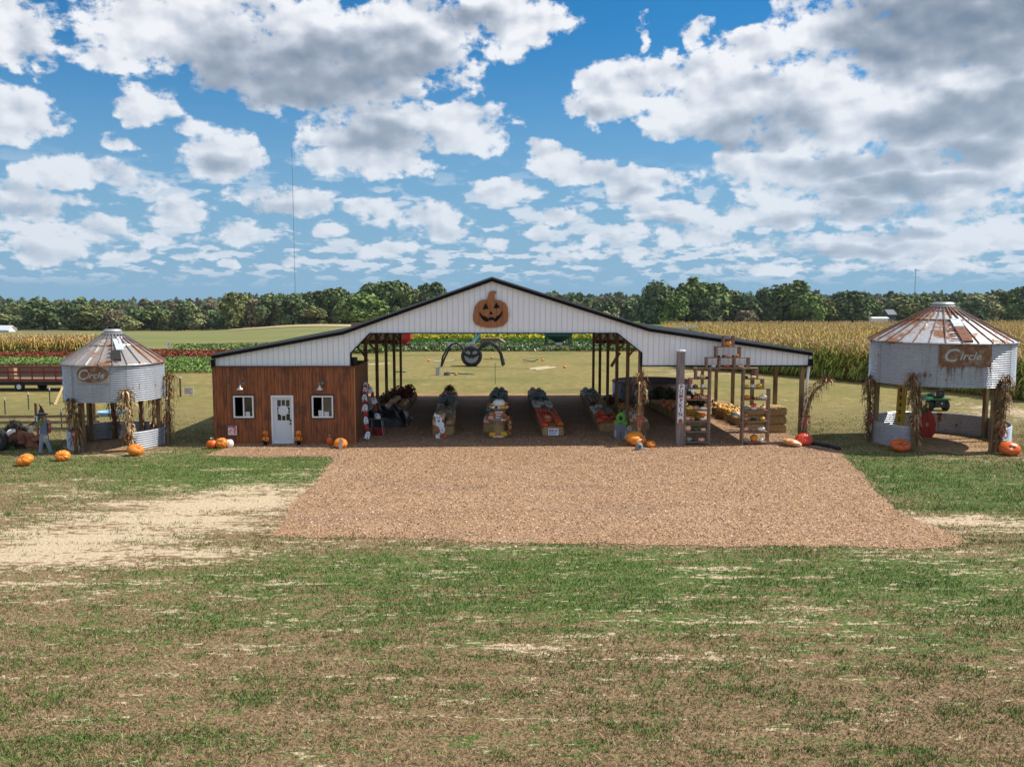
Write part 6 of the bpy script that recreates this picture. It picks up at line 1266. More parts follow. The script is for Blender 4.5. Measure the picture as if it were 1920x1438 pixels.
mb = MB(); mb.tube([(-.3, -.25, .62), (-.36, -.32, .85), (-.34, -.2, 1.0)], .02, 6); mb.build('lever', M_ink, t); mb = MB(); mb.box((.08, -.31, .42), (.05, .02, .09), (0, R(15), 0)); mb.build('hitch_tag', mat('sign_white', (.74, .76, .82), .6), t)
def xz(v): return (v.x, v.z)
# ================================================================ LEFT SIDE: fence, wagon, machine, scarecrow
M_rail = mat('fence_rail', (.31, .215, .12), .85, nz=.3, nscale=3, stretch=(.5, 1, 4), col2=(.20, .14, .085))
FY = 40.3; t = thing('rail_fence', (P(100, 780, FY).x, FY, 0), 'four board wooden rail fence behind the scarecrow on the left', 'fence')
xa, xb = P(-60, 780, FY).x-t.location.x, P(187, 780, FY).x-t.location.x
for py, x1 in ((781, xb), (792, xb), (804, xb-.6), (815.5, xb-.6)): z = P(100, py, FY).z; MB().box(((xa+x1)/2, 0, z), (x1-xa, .035, .135), (0, R(-.25), 0)).build('rail', M_rail, t)
for px in (-20, 68, 130, 177): x = P(px, 800, FY).x-t.location.x; MB().box((x, .09, .63), (.12, .12, 1.34)).build('post', M_post, t)
# steel T posts of the wire fence
M_tp = mat('tpost_green', (.05, .07, .05), .7); M_tw = mat('white_tip', (.75, .76, .78), .6)
TPX = [(10, 777.5, 746), (54, 768, 735), (94, 760, 727), (116, 803, 767), (205, 781, 745), (279, 763, 742)]
for i, (px, pb, pt) in enumerate(TPX):
    g = G(px, pb); h = P(px, pt, g.y).z; t = thing('steel_post', (g.x, g.y, 0), 'thin green steel fence post with white tip on the left lawn, %s from the left' % ORD[[0, 1, 2, 3, 4, 5][i]], 'fence post', 'steel fence posts on the left lawn')
    mb = MB(); mb.box((0, 0, h/2), (.05, .03, h)); mb.box((0, .02, h/2), (.014, .04, h)); mb.build('shaft', M_tp, t); MB().box((0, 0, h-.06), (.054, .034, .14)).build('tip', M_tw, t)
g = G(121.5, 754); h = P(121, 716, g.y).z; t = thing('braced_post', (g.x, g.y, 0), 'wooden end post with a pale diagonal brace board left of the left bin', 'fence post'); MB().box((0, 0, h/2), (.14, .14, h)).build('post', M_post, t); q = G(103, 759); p_ = P(121, 724, g.y); MB().bar((q.x-g.x, q.y-g.y, 0), (0, -.1, p_.z), .12, .05).build('brace', mat('fresh_lumber', (.60, .42, .20), .75, nz=.2), t)
g = G(339, 744); h = P(339, 708, g.y).z; t = thing('corner_post', (g.x, g.y, 0), 'brown corner fence post with white top right of the left bin', 'fence post'); MB().box((0, 0, h/2), (.11, .11, h)).build('post', M_post, t); MB().box((0, 0, h), (.12, .12, .08)).build('cap', M_tw, t); MB().bar((-.35, -.1, .1), (-.04, 0, h*.8), .02).build('guy_wire', M_tp, t)
g = G(354, 742); h1, h0 = P(354, 727, g.y).z, P(354, 740, g.y).z; t = thing('notice_board', (g.x, g.y, 0), 'small white notice with red writing on the lawn between left bin and shed', 'sign'); MB().box((0, 0, (h0+h1)/2), (.58, .02, h1-h0), (0, R(4), 0)).build('board', mat('sign_white', (.74, .76, .82), .6), t); MB().box((.1, .03, .25), (.04, .03, .6)).build('stake', M_post, t); mb = MB()
for r_ in range(3): [mb.box((-.21+k*.07, -.013, h1-.09-r_*.11), (.05, .006, .055)) for k in range(7 if r_ != 1 else 5)]
mb.build('writing', mat('red_ink', (.5, .06, .08), .7), t)
g = G(208, 778); t = thing('wading_pool', (g.x, g.y, 0), 'round light blue plastic wading pool on the lawn behind the left bin', 'wading pool'); mb = MB(); mb.lathe([(0, .03), (.56, .03), (.62, .2), (.68, .2), (.68, .17), (.64, .16), (.58, 0), (0, 0)], n=36); mb.build('shell', mat('pool_blue', (.30, .50, .72), .4), t, smooth=False)
mb = MB(); mb.lathe([(0, .06), (.565, .06)], n=30); mb.build('water', mat('pool_water', (.30, .42, .52), .1), t)
g = G(317, 655); z = g.z
q = GT(317, 655); t = thing('field_sign', (q.x, q.y, terr(q.x, q.y)), 'tiny white field sign standing in the pasture above the red flowers', 'sign'); zz = P(317, 646, q.y).z-t.location.z; MB().box((0, 0, zz), (.62, .03, .5)).build('board', M_tw, t); MB().box((0, .03, zz/2), (.08, .05, zz)).build('stake', M_tp, t); mb = MB(); mb.box((0, -.02, zz+.02), (.08, .008, .2)); mb.build('mark', M_ink, t)
# hay wagon
WY = 57.5; sW = sc(WY); t = thing('hay_wagon', (P(60, 730, WY).x, WY, 0), 'long flat hay wagon with dark red stake sides on the left', 'wagon'); wx = t.location.x
M_wr = mat('wagon_red', (.20, .028, .02), .7, nz=.25); M_wb = mat('wagon_board', (.20, .13, .09), .85, nz=.3, nscale=2, stretch=(.5, 1, 4))
zb = P(60, 714, WY).z; zt = P(60, 688, WY).z; x0, x1 = P(-60, 700, WY).x-wx, P(160, 700, WY).x-wx; D_ = 2.3
MB().box(((x0+x1)/2, D_/2, zb), (x1-x0, D_, .12)).build('deck', M_wb, t)
mb = MB(); mb.box(((x0+x1)/2, .25, zb-.2), (x1-x0-1, .16, .24)); mb.box(((x0+x1)/2, D_-.25, zb-.2), (x1-x0-1, .16, .24)); mb.build('chassis', M_ink, t)
for y in (0, D_):
    for f in (.06, .36, .62, .98): MB().box(((x0+x1)/2, y, zb+(zt-zb)*f), (x1-x0, .04, .13 if f < .9 else .09)).build('side_rail', M_wr if f > .9 or f < .1 or f == .62 else M_wb, t)
    x = x0+.3
    while x < x1: MB().box((x, y-.03, (zb+zt)/2), (.07, .05, zt-zb+.05)).build('stake', M_wr, t); x += .78
MB().box(((x0+x1)/2, D_*.95, (zb+zt)/2), (x1-x0-.2, .03, (zt-zb)*.8)).build('back_panel', M_wb, t)
for px in (34, 59): x = P(px, 728, WY).x-wx; wheel(t, x, .2 if px < 50 else D_*.6, .30, .30, .24, M_tw if px < 50 else M_ink, 'Y')
wheel(t, x1-.6, .2, .3, .3, .24, M_ink, 'Y'); wheel(t, x1-.6, D_-.2, .3, .3, .24, M_ink, 'Y')
t = thing('cardboard_box', (P(24, 690, WY+1).x, WY+.9, zb+.06), 'tan cardboard box standing on the hay wagon deck', 'box'); MB().box((0, 0, .4), (.45, .4, .8)).build('carton', mat('cardboard', (.42, .25, .14), .8), t)
# rusty machine at the left edge
M_rs = mat('rusty_iron', (.21, .075, .04), .85, nz=.4, nscale=4, col2=(.34, .13, .07), bump=.3); M_rd = mat('dark_iron', (.075, .035, .025), .85, nz=.3)
MY = 35.4; g = P(30, 860, MY); t = thing('rusty_farm_machine', (g.x, MY, 0), 'rusty antique farm machine with curved guard and seat at the left edge', 'farm machine'); ox = g.x
def mq(px, py, Y=MY): p = P(px, py, Y); return Vector((p.x-ox, Y-MY, p.z))
a = mq(4, 858); wheel(t, a.x, -.35, .45, .46, .24, M_rs, 'Y'); wheel(t, a.x-.1, 1.25, .45, .46, .24, M_rs, 'Y')
MB().box((mq(-4, 827).x, .45, mq(-4, 827).z), (1.15, 1.7, .06)).build('deck', M_rs, t)
mb = MB(); mb.bar(mq(-20, 842), mq(60, 846), .12, .14); mb.bar(mq(-20, 842)+Vector((0, .9, 0)), mq(60, 846)+Vector((0, .9, 0)), .12, .14); mb.bar(mq(20, 835), mq(20, 835)+Vector((0, .9, 0)), .1); mb.bar(mq(55, 845), mq(55, 845)+Vector((0, .9, 0)), .1); mb.build('frame', M_rd, t)
c = mq(30, 829); mb = MB(); outl = [(c.x+.36*math.cos(a_), c.z+.40*math.sin(a_)) for a_ in np.linspace(R(-10), R(190), 18)]; mb.prism(outl, .0, .04); mb.prism(outl, .45, .49)
for k in range(17): x_, z_ = outl[k]; x2, z2 = outl[k+1]; mb.add([(x_, .03, z_), (x2, .03, z2), (x2, .46, z2), (x_, .46, z_)], [(0, 1, 2, 3)])
mb.build('guard', M_rs, t); mb = MB(); mb.M = Matrix.Translation((c.x, -.05, c.z+.05)) @ Matrix.Rotation(R(90), 4, 'X'); mb.lathe([(0, 0), (.1, 0), (.1, .06), (.04, .08), (0, .08)], n=14); mb.build('hub', M_ink, t)
mb = MB(); mb.prism([xz(mq(*q)) for q in ((40, 812), (50, 812), (72, 838), (60, 850), (52, 846), (36, 826))], .1, .4); mb.build('gearbox', M_rs, t)
mb = MB(); mb.tube([mq(22, 818), mq(26, 811), mq(31, 812), mq(44, 824)], .025, 6); mb.build('lever', M_rs, t); mb = MB(); mb.tube([mq(34, 812), mq(33, 806), mq(37, 806), mq(40, 816)], .03, 6); mb.build('bracket', M_rs, t); mb = MB(); mb.tube([mq(31, 815), mq(30, 797)], .03, 6); mb.build('rod', M_rd, t)
mb = MB(); mb.prism([xz(mq(*q)) for q in ((58, 824), (66, 816), (75, 814), (76, 822), (72, 826), (60, 828))], -.05, .5); mb.build('seat_pan', M_rs, t); mb = MB(); mb.tube([mq(71, 815), mq(71, 799)], .04, 7); mb.build('seat_post', mat('post_wood2', (.3, .14, .07), .8), t); mb = MB(); mb.prism([xz(mq(*q)) for q in ((20, 838), (72, 828), (74, 842), (62, 850), (24, 850))], .2, .6); mb.build('hopper', M_rd, t)
for k in range(4): mb = MB(); mb.tube([mq(14+k*9, 838), mq(18+k*9, 845), mq(17+k*9, 853)], .028, 5); mb.build('tine', M_rd, t)
zd = mq(-4, 827).z+.03
squash((mq(13, 826).x+ox, MY+.45, zd), .24, 'white', 'large grey white pumpkin riding on the rusty machine deck', 'pumpkins on the rusty machine', .9, 8)
squash((mq(10.5, 826).x+ox, MY-.25, zd), .115, 'orange', 'orange pumpkin on the machine deck in front of the large white one', 'pumpkins on the rusty machine', .75, 9); squash((mq(2.5, 826).x+ox, MY-.2, zd), .095, 'yellow', 'yellow gourd at the left end of the rusty machine deck', 'pumpkins on the rusty machine', .85, 8); squash((mq(1.5, 821).x+ox, MY+.05, zd+.1), .09, 'striped', 'pale striped gourd behind the yellow one on the machine deck', 'pumpkins on the rusty machine', .85, 8)
plant(mq(4, 810).x+ox, MY+.9, .75, .45, .3, 120, [(.05, .045, .03), (.10, .09, .06)], 'dark dried plant behind the white pumpkin on the rusty machine', 81, .8, .05)
plant(mq(24, 855).x+ox, MY-.1, 0, .22, .25, 90, [(.05, .12, .02), (.09, .18, .04)], 'small green weed under the rusty machine', 82, .8, .05)
# scarecrow witch
SY = 34.6; g = P(78, 866, SY); t = thing('scarecrow', (g.x, SY, 0), 'life size witch scarecrow in blue overalls and pointed hat, one arm stretched left', 'scarecrow'); ox = g.x
def sq(px, py, dy=0.0): p = P(px, py, SY+dy); return Vector((p.x-ox, dy, p.z))
def skin(name, nodes, edges, m_, root=0, sub=1):
    me = bpy.data.meshes.new(name); me.from_pydata([tuple(n[0]) for n in nodes], edges, []); o = bpy.data.objects.new(name, me); C.objects.link(o); md = o.modifiers.new('skin', 'SKIN'); 
    for i, n in enumerate(nodes): me.skin_vertices[0].data[i].radius = (n[1], n[1]) if not isinstance(n[1], tuple) else n[1]; me.skin_vertices[0].data[i].use_root = (i == root)
    md.use_smooth_shade = True; s_ = o.modifiers.new('sub', 'SUBSURF'); s_.levels = sub; s_.render_levels = sub
    dg = bpy.context.evaluated_depsgraph_get(); ev = o.evaluated_get(dg); me2 = bpy.data.meshes.new_from_object(ev); bpy.data.objects.remove(o); o2 = bpy.data.objects.new(name, me2); C.objects.link(o2); me2.materials.clear(); me2.materials.append(m_); me2.polygons.foreach_set('use_smooth', [True]*len(me2.polygons)); o2.parent = t; return o2
M_denim = mat('denim', (.13, .17, .26), .85, nz=.3, nscale=4); M_deniml = mat('light_denim', (.27, .31, .38), .85, nz=.25, nscale=6); M_plaid = mat('red_plaid', (.34, .05, .045), .8, col2=(.50, .30, .26), nscale=12, thr=(.5, .54)); M_hand = mat('glove_bone', (.55, .48, .40), .8); M_skin = mat('mask_skin', (.30, .22, .15), .8); M_hat = mat('hat_navy', (.025, .03, .055), .8, nz=.2)
hip = sq(82, 815); chest = sq(85, 795); neck = sq(82, 785); headp = sq(78, 779)
body = skin('body', [(hip, .11), (sq(84, 804), .10), (chest, .12), (neck, .05), (headp, .085), (sq(76, 773), .07), (sq(90, 789), .06), (sq(93, 802), .045), (sq(89, 815, -.05), .03), (sq(75, 792, -.05), .06), (sq(68, 797, -.2), .045), (sq(58, 799, -.3), .03), (sq(77, 832), .075), (sq(75.5, 862), .05), (sq(90, 832), .07), (sq(99, 856, .05), .045)], [(0, 1), (1, 2), (2, 3), (3, 4), (4, 5), (2, 6), (6, 7), (7, 8), (2, 9), (9, 10), (10, 11), (0, 12), (12, 13), (0, 14), (14, 15)], M_skin)
skin('overalls', [(sq(82.5, 816), .15), (sq(84, 803), .13), (sq(83.5, 796), .12), (sq(78.5, 826), .105), (sq(76.5, 842), .085), (sq(76, 861), .095), (sq(88, 826), .10), (sq(93, 840), .08), (sq(99, 856, .05), .075)], [(0, 1), (1, 2), (0, 3), (3, 4), (4, 5), (0, 6), (6, 7), (7, 8)], M_deniml)
MB().prism([xz(sq(*q)) for q in ((78, 812), (92, 812), (90.5, 788), (80, 790))], -.16, -.13).build('bib', M_denim, t)
skin('right_sleeve', [(sq(86, 787), .085), (sq(91.5, 792), .075), (sq(93.5, 803), .065), (sq(92, 813), .07)], [(0, 1), (1, 2), (2, 3)], M_plaid)
skin('left_sleeve', [(sq(79, 787), .08), (sq(71, 796, -.15), .06), (sq(64, 795, -.22), .05), (sq(54, 797, -.3), .06)], [(0, 1), (1, 2), (2, 3)], mat('brown_sleeve', (.26, .11, .07), .8))
def hand(name, w_, dirn, side, k=1.0):
    nodes = [(w_, .03*k), (w_+dirn*.06*k, .042*k)]; ed = [(0, 1)]
    for i in range(4):
        off = side*(-.045+.03*i)*k; b0 = w_+dirn*.09*k+off; L = (.075, .09, .085, .065)[i]*k; nodes += [(b0, .013*k), (b0+dirn*L*.6+Vector((0, -.01, -.005)), .011*k), (b0+dirn*L*1.1+Vector((0, -.02, -.03*k)), .008*k)]; n = len(nodes); ed += [(1, n-3), (n-3, n-2), (n-2, n-1)]
    nodes += [(w_+dirn*.04*k-side*.06*k, .013*k), (w_+dirn*.09*k-side*.095*k, .010*k)]; n = len(nodes); ed += [(1, n-2), (n-2, n-1)]
    return skin(name, nodes, ed, M_hand)
hand('right_hand', sq(89, 815, -.08), Vector((-.35, -.1, -.9)).normalized(), Vector((.9, 0, -.35)).normalized(), 1.5); hand('left_hand', sq(60, 797, -.3), Vector((-.2, -.1, -.95)).normalized(), Vector((.95, 0, -.2)).normalized(), 1.5)
MB().tube([sq(72, 785, -.2), sq(58, 796, -.3), sq(46, 801, -.35)], [.03, .025, .015], 6).build('broom_stick', M_ink, t)
for (px, py) in ((73, 866), (98, 860)):
    mb = MB(); 
    for k in range(9): a_ = R(200+k*17); b_ = sq(px, py-5); mb.add([b_+Vector((-.02, -.05, .03)), b_+Vector((.03, -.05, .03)), b_+Vector((.16*math.cos(a_), -.08+.08*math.sin(a_), -.13))], [(0, 1, 2)])
    mb.build('straw_cuff', mat('straw_pale', (.45, .38, .30), .9), t)
hd = sq(78, 780, -.05); mb = MB(); mb.ball(hd, (.10, .10, .13), 14, 10); mb.tube([hd+Vector((0, -.08, -.0)), hd+Vector((0, -.16, -.03))], [.03, .008], 6); mb.build('head', M_skin, t, smooth=True)
mb = MB(); [mb.ball(hd+Vector((s_*.04, -.09, .01)), .015, 6, 5) for s_ in (-1, 1)]; mb.box(hd+Vector((0, -.095, -.07)), (.06, .01, .012)); mb.build('face', M_ink, t)
mb = MB(); rd = random.Random(5)
for k in range(60): s_ = rd.choice((-1, 1)); a_ = hd+Vector((s_*rd.uniform(.06, .12), rd.uniform(-.08, .08), .03)); mb.tube([a_, a_+Vector((s_*rd.uniform(.02, .08), rd.uniform(-.06, .02), -.18)), a_+Vector((s_*rd.uniform(0, .1), rd.uniform(-.06, .02), -rd.uniform(.28, .4)))], .008, 3)
mb.build('hair', mat('straw_hair', (.45, .33, .22), .9), t); mb = MB(); mb.prism([xz(sq(*q)) for q in ((74, 786), (84, 786), (82, 797), (78, 798.5), (73, 796))], -.19, -.165); mb.build('beard', mat('green_moss', (.13, .20, .06), .9), t)
mb = MB(); ht = hd+Vector((0, 0, .07)); mb.lathe([(.24, -.02), (.25, 0), (.12, .03), (.10, .12), (.06, .22), (.02, .30)], ht, 18); mb.tube([ht+Vector((0, 0, .2)), ht+Vector((-.02, 0, .32)), ht+Vector((-.07, 0, .36)), ht+Vector((-.05, 0, .45))], [.06, .035, .02, .004], 8); h_ = mb.build('hat', M_hat, t, smooth=False); mb = MB(); mb.lathe([(.115, .025), (.13, .05), (.108, .08)], ht, 16); mb.build('hat_band', mat('tan_band', (.42, .25, .16), .8), h_)
g_ = sq(68, 784, -.2); t2 = thing('lantern', (g_.x+ox, SY-.2, g_.z-.12), 'small white lantern hanging at the scarecrow raised arm', 'lantern'); mb = MB(); mb.box((0, 0, .1), (.12, .1, .2)); mb.build('case', M_tw, t2); mb = MB(); mb.box((-.01, -.053, .12), (.05, .01, .1)); mb.build('window', M_ink, t2)
# ================================================================ LAWN BEHIND THE BARN
t_ = GT(884, 688); SYp = t_.y+.9; s2 = sc(t_.y); t = thing('spider_bale', (t_.x, SYp, terr(t_.x, SYp)), 'black round bale spider with grinning face and arched pipe legs on the back lawn', 'decoration'); R0 = 20.5/s2*.98
mb = MB(); mb.M = Matrix.Translation((0, 0, R0*.97)) @ Matrix.Rotation(R(90), 4, 'X'); mb.lathe([(0, -.75), (R0*.8, -.75), (R0*.97, -.6), (R0, -.3), (R0, .5), (R0*.95, .68), (R0*.82, .75), (0, .75)], n=40); o = mb.build('body', mat('black_wrap', (.012, .012, .014), .5, bump=.5, bscale=6), t, smooth=False)
M_fg = mat('face_grey', (.26, .28, .32), .8, nz=.15); k_ = R0/20.5
def fq(x, y): return (x*k_, R0*.97+y*k_)
for poly in ([(-12, 8), (-7, 11), (-3, 9), (-1.5, 5), (-5, 3.5), (-10, 5.5)], [(12, 8), (7, 11), (3, 9), (1.5, 5), (5, 3.5), (10, 5.5)]): MB().prism([fq(*q) for q in poly], -.77, -.755).build('eye', M_fg, o)
MB().prism([fq(*q) for q in [(-14, 2), (-9, -1), (-5, -2.5), (-3.5, -6), (-2, -3), (0, -3.6), (2, -3), (3.5, -6), (5, -2.5), (9, -1), (14, 2), (12, -6), (8, -11), (0, -13.5), (-8, -11), (-12, -6)]], -.77, -.755).build('grin', M_fg, o)
def leg(pts, yy): MB().tube([P(x, y, SYp-.75+yy)-t.location for x, y in pts], .085, 8).build('leg', mat('black_pipe', (.012, .012, .013), .5), t)
L1 = [(871, 661), (864, 648), (856, 643), (847, 646), (838, 655), (830, 669), (827, 689)]; L2 = [(871, 661), (863, 647), (855, 643), (845, 647), (842, 655), (834, 671), (828, 687)]; leg(L1, -.5); leg(L2, .3)
L3 = [(896, 660), (902, 650), (910, 643), (921, 642), (932, 649), (940, 663), (943.5, 686)]; L4 = [(897, 661), (904, 651), (913, 645), (922, 646), (931, 652), (938, 664), (942, 685)]; leg(L3, -.4); leg(L4, .3); leg([(896, 659), (902, 648), (909, 641), (919, 640), (930, 648), (940, 662), (946, 684)], .1)
# pumpkins scattered on the back lawn
for i, (px, py, w_, lb) in enumerate([(804, 679, 5.5, 'small orange pumpkin on the back lawn left of the pipe spider'), (922, 673, 5, 'small orange pumpkin on a board between the spider legs on the right'), (855, 705, 6.5, 'orange pumpkin on the back lawn by the grey trough near the metal can'), (1017.5, 677.5, 5.5, 'small orange pumpkin beside the dark tray on the back lawn'), (1059, 691, 6.5, 'small orange pumpkin right of the two pale planks'), (725, 700, 4, 'tiny orange pumpkin by the left posts on the back lawn'), (752, 698, 3, 'tiny pumpkin dot near the green frame on the back lawn')]):
    q = GT(px, py); squash((q.x, q.y, terr(q.x, q.y)), w_/2/sc(q.y), 'orange', lb, 'pumpkins on the back lawn', .8, 9)
# galvanised can with sticks
q = GT(821.5, 705); t = thing('metal_can', (q.x, q.y+.25, 0), 'galvanised metal can with sticks standing on the back lawn', 'can'); mb = MB(); h = 16/sc(q.y); r_ = 5.5/sc(q.y); mb.lathe([(0, 0), (r_*.85, 0), (r_, h), (r_+.03, h), (r_-.03, h-.03), (r_*.8, .05), (0, .05)], n=20); mb.build('drum', mat('galv_can', (.45, .48, .50), .4, metal=.5), t); mb = MB(); mb.tube([(-.1, 0, .2), (-.35, 0, h+.5)], .02, 5); mb.tube([(.1, 0, .2), (.12, 0, h+.3)], .02, 5); mb.build('sticks', mat('pale_stick', (.5, .38, .28), .8), t)
q = GT(838, 705); t = thing('trough', (q.x, q.y+.2, 0), 'short dark grey trough on the lawn beside the metal can', 'trough'); mb = MB(); mb.lathe([(0, .02), (.26, .02), (.27, .24), (.24, .24), (.23, .04), (0, .04)], n=18); mb.build('basin', mat('trough_grey', (.12, .14, .15), .6), t)
def plank(a, b, w_, label, m_, th=.06, grp='boards on the back lawn'):
    p, q = GT(*a), GT(*b); m = (p+q)/2; t = MB(); t.bar((p.x, p.y, p.z+th*.6), (q.x, q.y, q.z+th*.6), w_, th); return tag(t.build('plank', m_), label, 'plank', grp)
M_pl = mat('pale_lumber', (.62, .50, .33), .8, nz=.15)
plank((811, 679), (850, 677.5), .35, 'pale flat plank on the lawn left of the pipe spider', M_pl); plank((840, 676), (858, 676.5), .15, 'short narrow board end right of the pale plank by the spider', M_pl)
plank((908, 674), (949, 675), .22, 'brown board lying through the right spider legs', mat('brown_lumber', (.30, .22, .13), .8, nz=.2)); plank((992, 693), (1028, 688), .3, 'upper of the two pale planks on the back lawn', M_pl); plank((1003, 694.5), (1040, 689.5), .3, 'lower of the two pale planks on the back lawn', M_pl)
plank((690, 685), (731, 682), .3, 'pale plank seen through the left posts', M_pl); plank((845, 700), (876, 703), .12, 'dark strip lying right of the orange pumpkin near the can', mat('dark_strip', (.06, .065, .07), .7)); plank((840, 699.5), (856, 700), .14, 'yellow tan stick by the grey trough', mat('tan_stick', (.55, .42, .20), .8)); plank((874, 702), (888, 703), .2, 'green end piece right of the dark strip', mat('green_piece', (.03, .22, .12), .6))
q = GT(751, 698); t = thing('open_crate', (q.x, q.y, 0), 'flat open green crate frame lying on the lawn behind the left posts', 'crate')
for (a, b) in (((-.45, -.3), (.45, -.35)), ((.45, -.35), (.35, .35)), ((.35, .35), (-.5, .3)), ((-.5, .3), (-.45, -.3))): MB().bar((*a, .04), (*b, .04), .08, .05).build('edge', mat('green_piece', (.03, .22, .12), .6), t)
q = GT(997, 679.5); t = thing('feed_tray', (q.x, q.y, 0), 'dark folded tray lying left of the small pumpkin on the back lawn', 'tray'); mb = MB(); mb.box((-.35, 0, .12), (1.0, .35, .06), (0, R(8), 0)); mb.box((.35, .0, .14), (.6, .4, .06), (0, R(-22), 0)); mb.build('tray', mat('dark_strip', (.06, .065, .07), .7), t)
# red grain cart
q = GT(755, 656); CY = q.y; t = thing('gravity_wagon', (q.x, CY, terr(q.x, CY)), 'bright red grain wagon with black tyres beyond the left posts', 'wagon'); s2 = sc(CY); M_rw = mat('wagon_bright_red', (.55, .02, .012), .45); hw = 16/s2; zb, zt = 10/s2, 33/s2
MB().add([(-hw*.45, -.6, zb), (hw*.45, -.6, zb), (hw*.45, .9, zb), (-hw*.45, .9, zb), (-hw*1.15, -1.1, zb+9/s2), (hw*1.0, -1.1, zb+11/s2), (hw*1.0, 1.5, zb+11/s2), (-hw*1.15, 1.5, zb+9/s2), (-hw*1.15, -1.1, zt), (hw, -1.1, zt), (hw, 1.5, zt), (-hw*1.15, 1.5, zt)], [(0,3,2,1),(0,1,5,4),(1,2,6,5),(2,3,7,6),(3,0,4,7),(4,5,9,8),(5,6,10,9),(6,7,11,10),(7,4,8,11),(8,9,10,11)]).build('hopper', M_rw, t)
mb = MB(); mb.box((0, .1, 7/s2), (hw*2, .9, .14)); mb.build('chassis', M_rw, t); [MB().bar((x*hw*.9, -.5, 7/s2), (x*hw*.9, -.9, zb+9/s2), .08).build('strut', M_rw, t) for x in (-1, 1)]
for x in (-.95, .75):
    for y in (-.65, .9): wheel(t, x*hw, y, 5.5/s2, 5.5/s2, .28, M_ink, 'Y')
# green hopper bin on skids
q = GT(1046, 654); CY = q.y; t = thing('green_hopper', (q.x, CY, terr(q.x, CY)), 'dark green hopper bin on a timber skid stand seen under the gable', 'hopper'); s2 = sc(CY); hw = 25/s2; M_dg = mat('hopper_green', (.012, .075, .05), .45)
MB().add([(-.35, -.35, 12/s2), (.35, -.35, 12/s2), (.35, .35, 12/s2), (-.35, .35, 12/s2), (-hw, -1.4, 24/s2), (hw, -1.4, 24/s2), (hw, 1.4, 24/s2), (-hw, 1.4, 24/s2), (-hw, -1.4, 42/s2), (hw, -1.4, 42/s2), (hw, 1.4, 42/s2), (-hw, 1.4, 42/s2)], [(0,3,2,1),(0,1,5,4),(1,2,6,5),(2,3,7,6),(3,0,4,7),(4,5,9,8),(5,6,10,9),(6,7,11,10),(7,4,8,11),(8,9,10,11)]).build('hopper', M_dg, t)
for x in (-1, 1):
    for y in (-1.3, 1.3): MB().box((x*hw*.88, y, 13/s2), (.14, .14, 26/s2)).build('leg', M_dg, t)
for y in (-1.3, 1.3): MB().box((0, y, 8/s2), (hw*2.05, .16, .22)).build('skid_beam', M_wb, t); MB().box((0, y-.05, 1.5/s2), (hw*1.9, .2, .2)).build('skid', M_wb, t)
MB().box((0, -1.5, 10/s2), (.9, .5, .3)).build('chute_box', mat('pale_box', (.55, .50, .46), .8), t)
q = GT(1008, 651); t = thing('bench', (q.x, q.y, terr(q.x, q.y)), 'low wooden bench left of the green hopper bin', 'bench'); MB().box((0, 0, .42), (1.15, .4, .08)).build('seat', M_wb, t); [MB().box((x, 0, .2), (.1, .36, .4)).build('leg', M_wb, t) for x in (-.48, .48)]
# slide tube and log play structure
q = GT(893, 648); CY = q.y+1; t = thing('tube_slide', (q.x, CY, terr(q.x, CY)), 'dark green blue tube slide coming down behind the pipe spider', 'slide'); o_ = t.location; MB().tube([P(896, 612, CY)-o_, P(897, 627, CY)-o_, P(894, 634, CY-.3)-o_, P(887, 642, CY-.8)-o_, P(884, 647, CY-1.2)-o_], [.27, .27, .27, .27, .24], 14).build('tube', mat('slide_teal', (.05, .16, .19), .3), t, smooth=True)
for px in (889.5, 900): MB().bar(P(px, 646, CY+.3)-o_, P(px, 612, CY+.3)-o_, .12).build('post', M_post, t)
q = GT(925, 648); CY = q.y+.5; t = thing('log_structure', (q.x, CY, terr(q.x, CY)), 'low play structure of stacked logs and boards behind the spider on the right', 'play structure'); o_ = t.location; M_log = mat('log_wood', (.40, .23, .11), .85, nz=.3)
for k, (x0_, x1_, y_) in enumerate(((903, 946, 645), (903, 946, 641), (901, 944, 637.5), (910, 948, 648))): MB().tube([P(x0_, y_, CY)-o_, P(x1_, y_, CY)-o_], .16, 8).build('log', M_log, t)
MB().bar(P(903, 634.5, CY-.3)-o_, P(938, 634, CY-.3)-o_, .6, .12).build('platform', mat('yellow_board', (.50, .36, .16), .8), t); MB().bar(P(935, 634, CY-.4)-o_, P(959, 648.5, CY-1.2)-o_, .35, .06).build('ramp', mat('grey_ramp', (.32, .34, .34), .7), t)
for k in range(7): MB().tube([P(932+k*2.6, 642+(k % 3)*2.5, CY-.7)-o_, P(932+k*2.6, 642+(k % 3)*2.5, CY+.5)-o_], .14, 8).build('log_end', M_log, t)
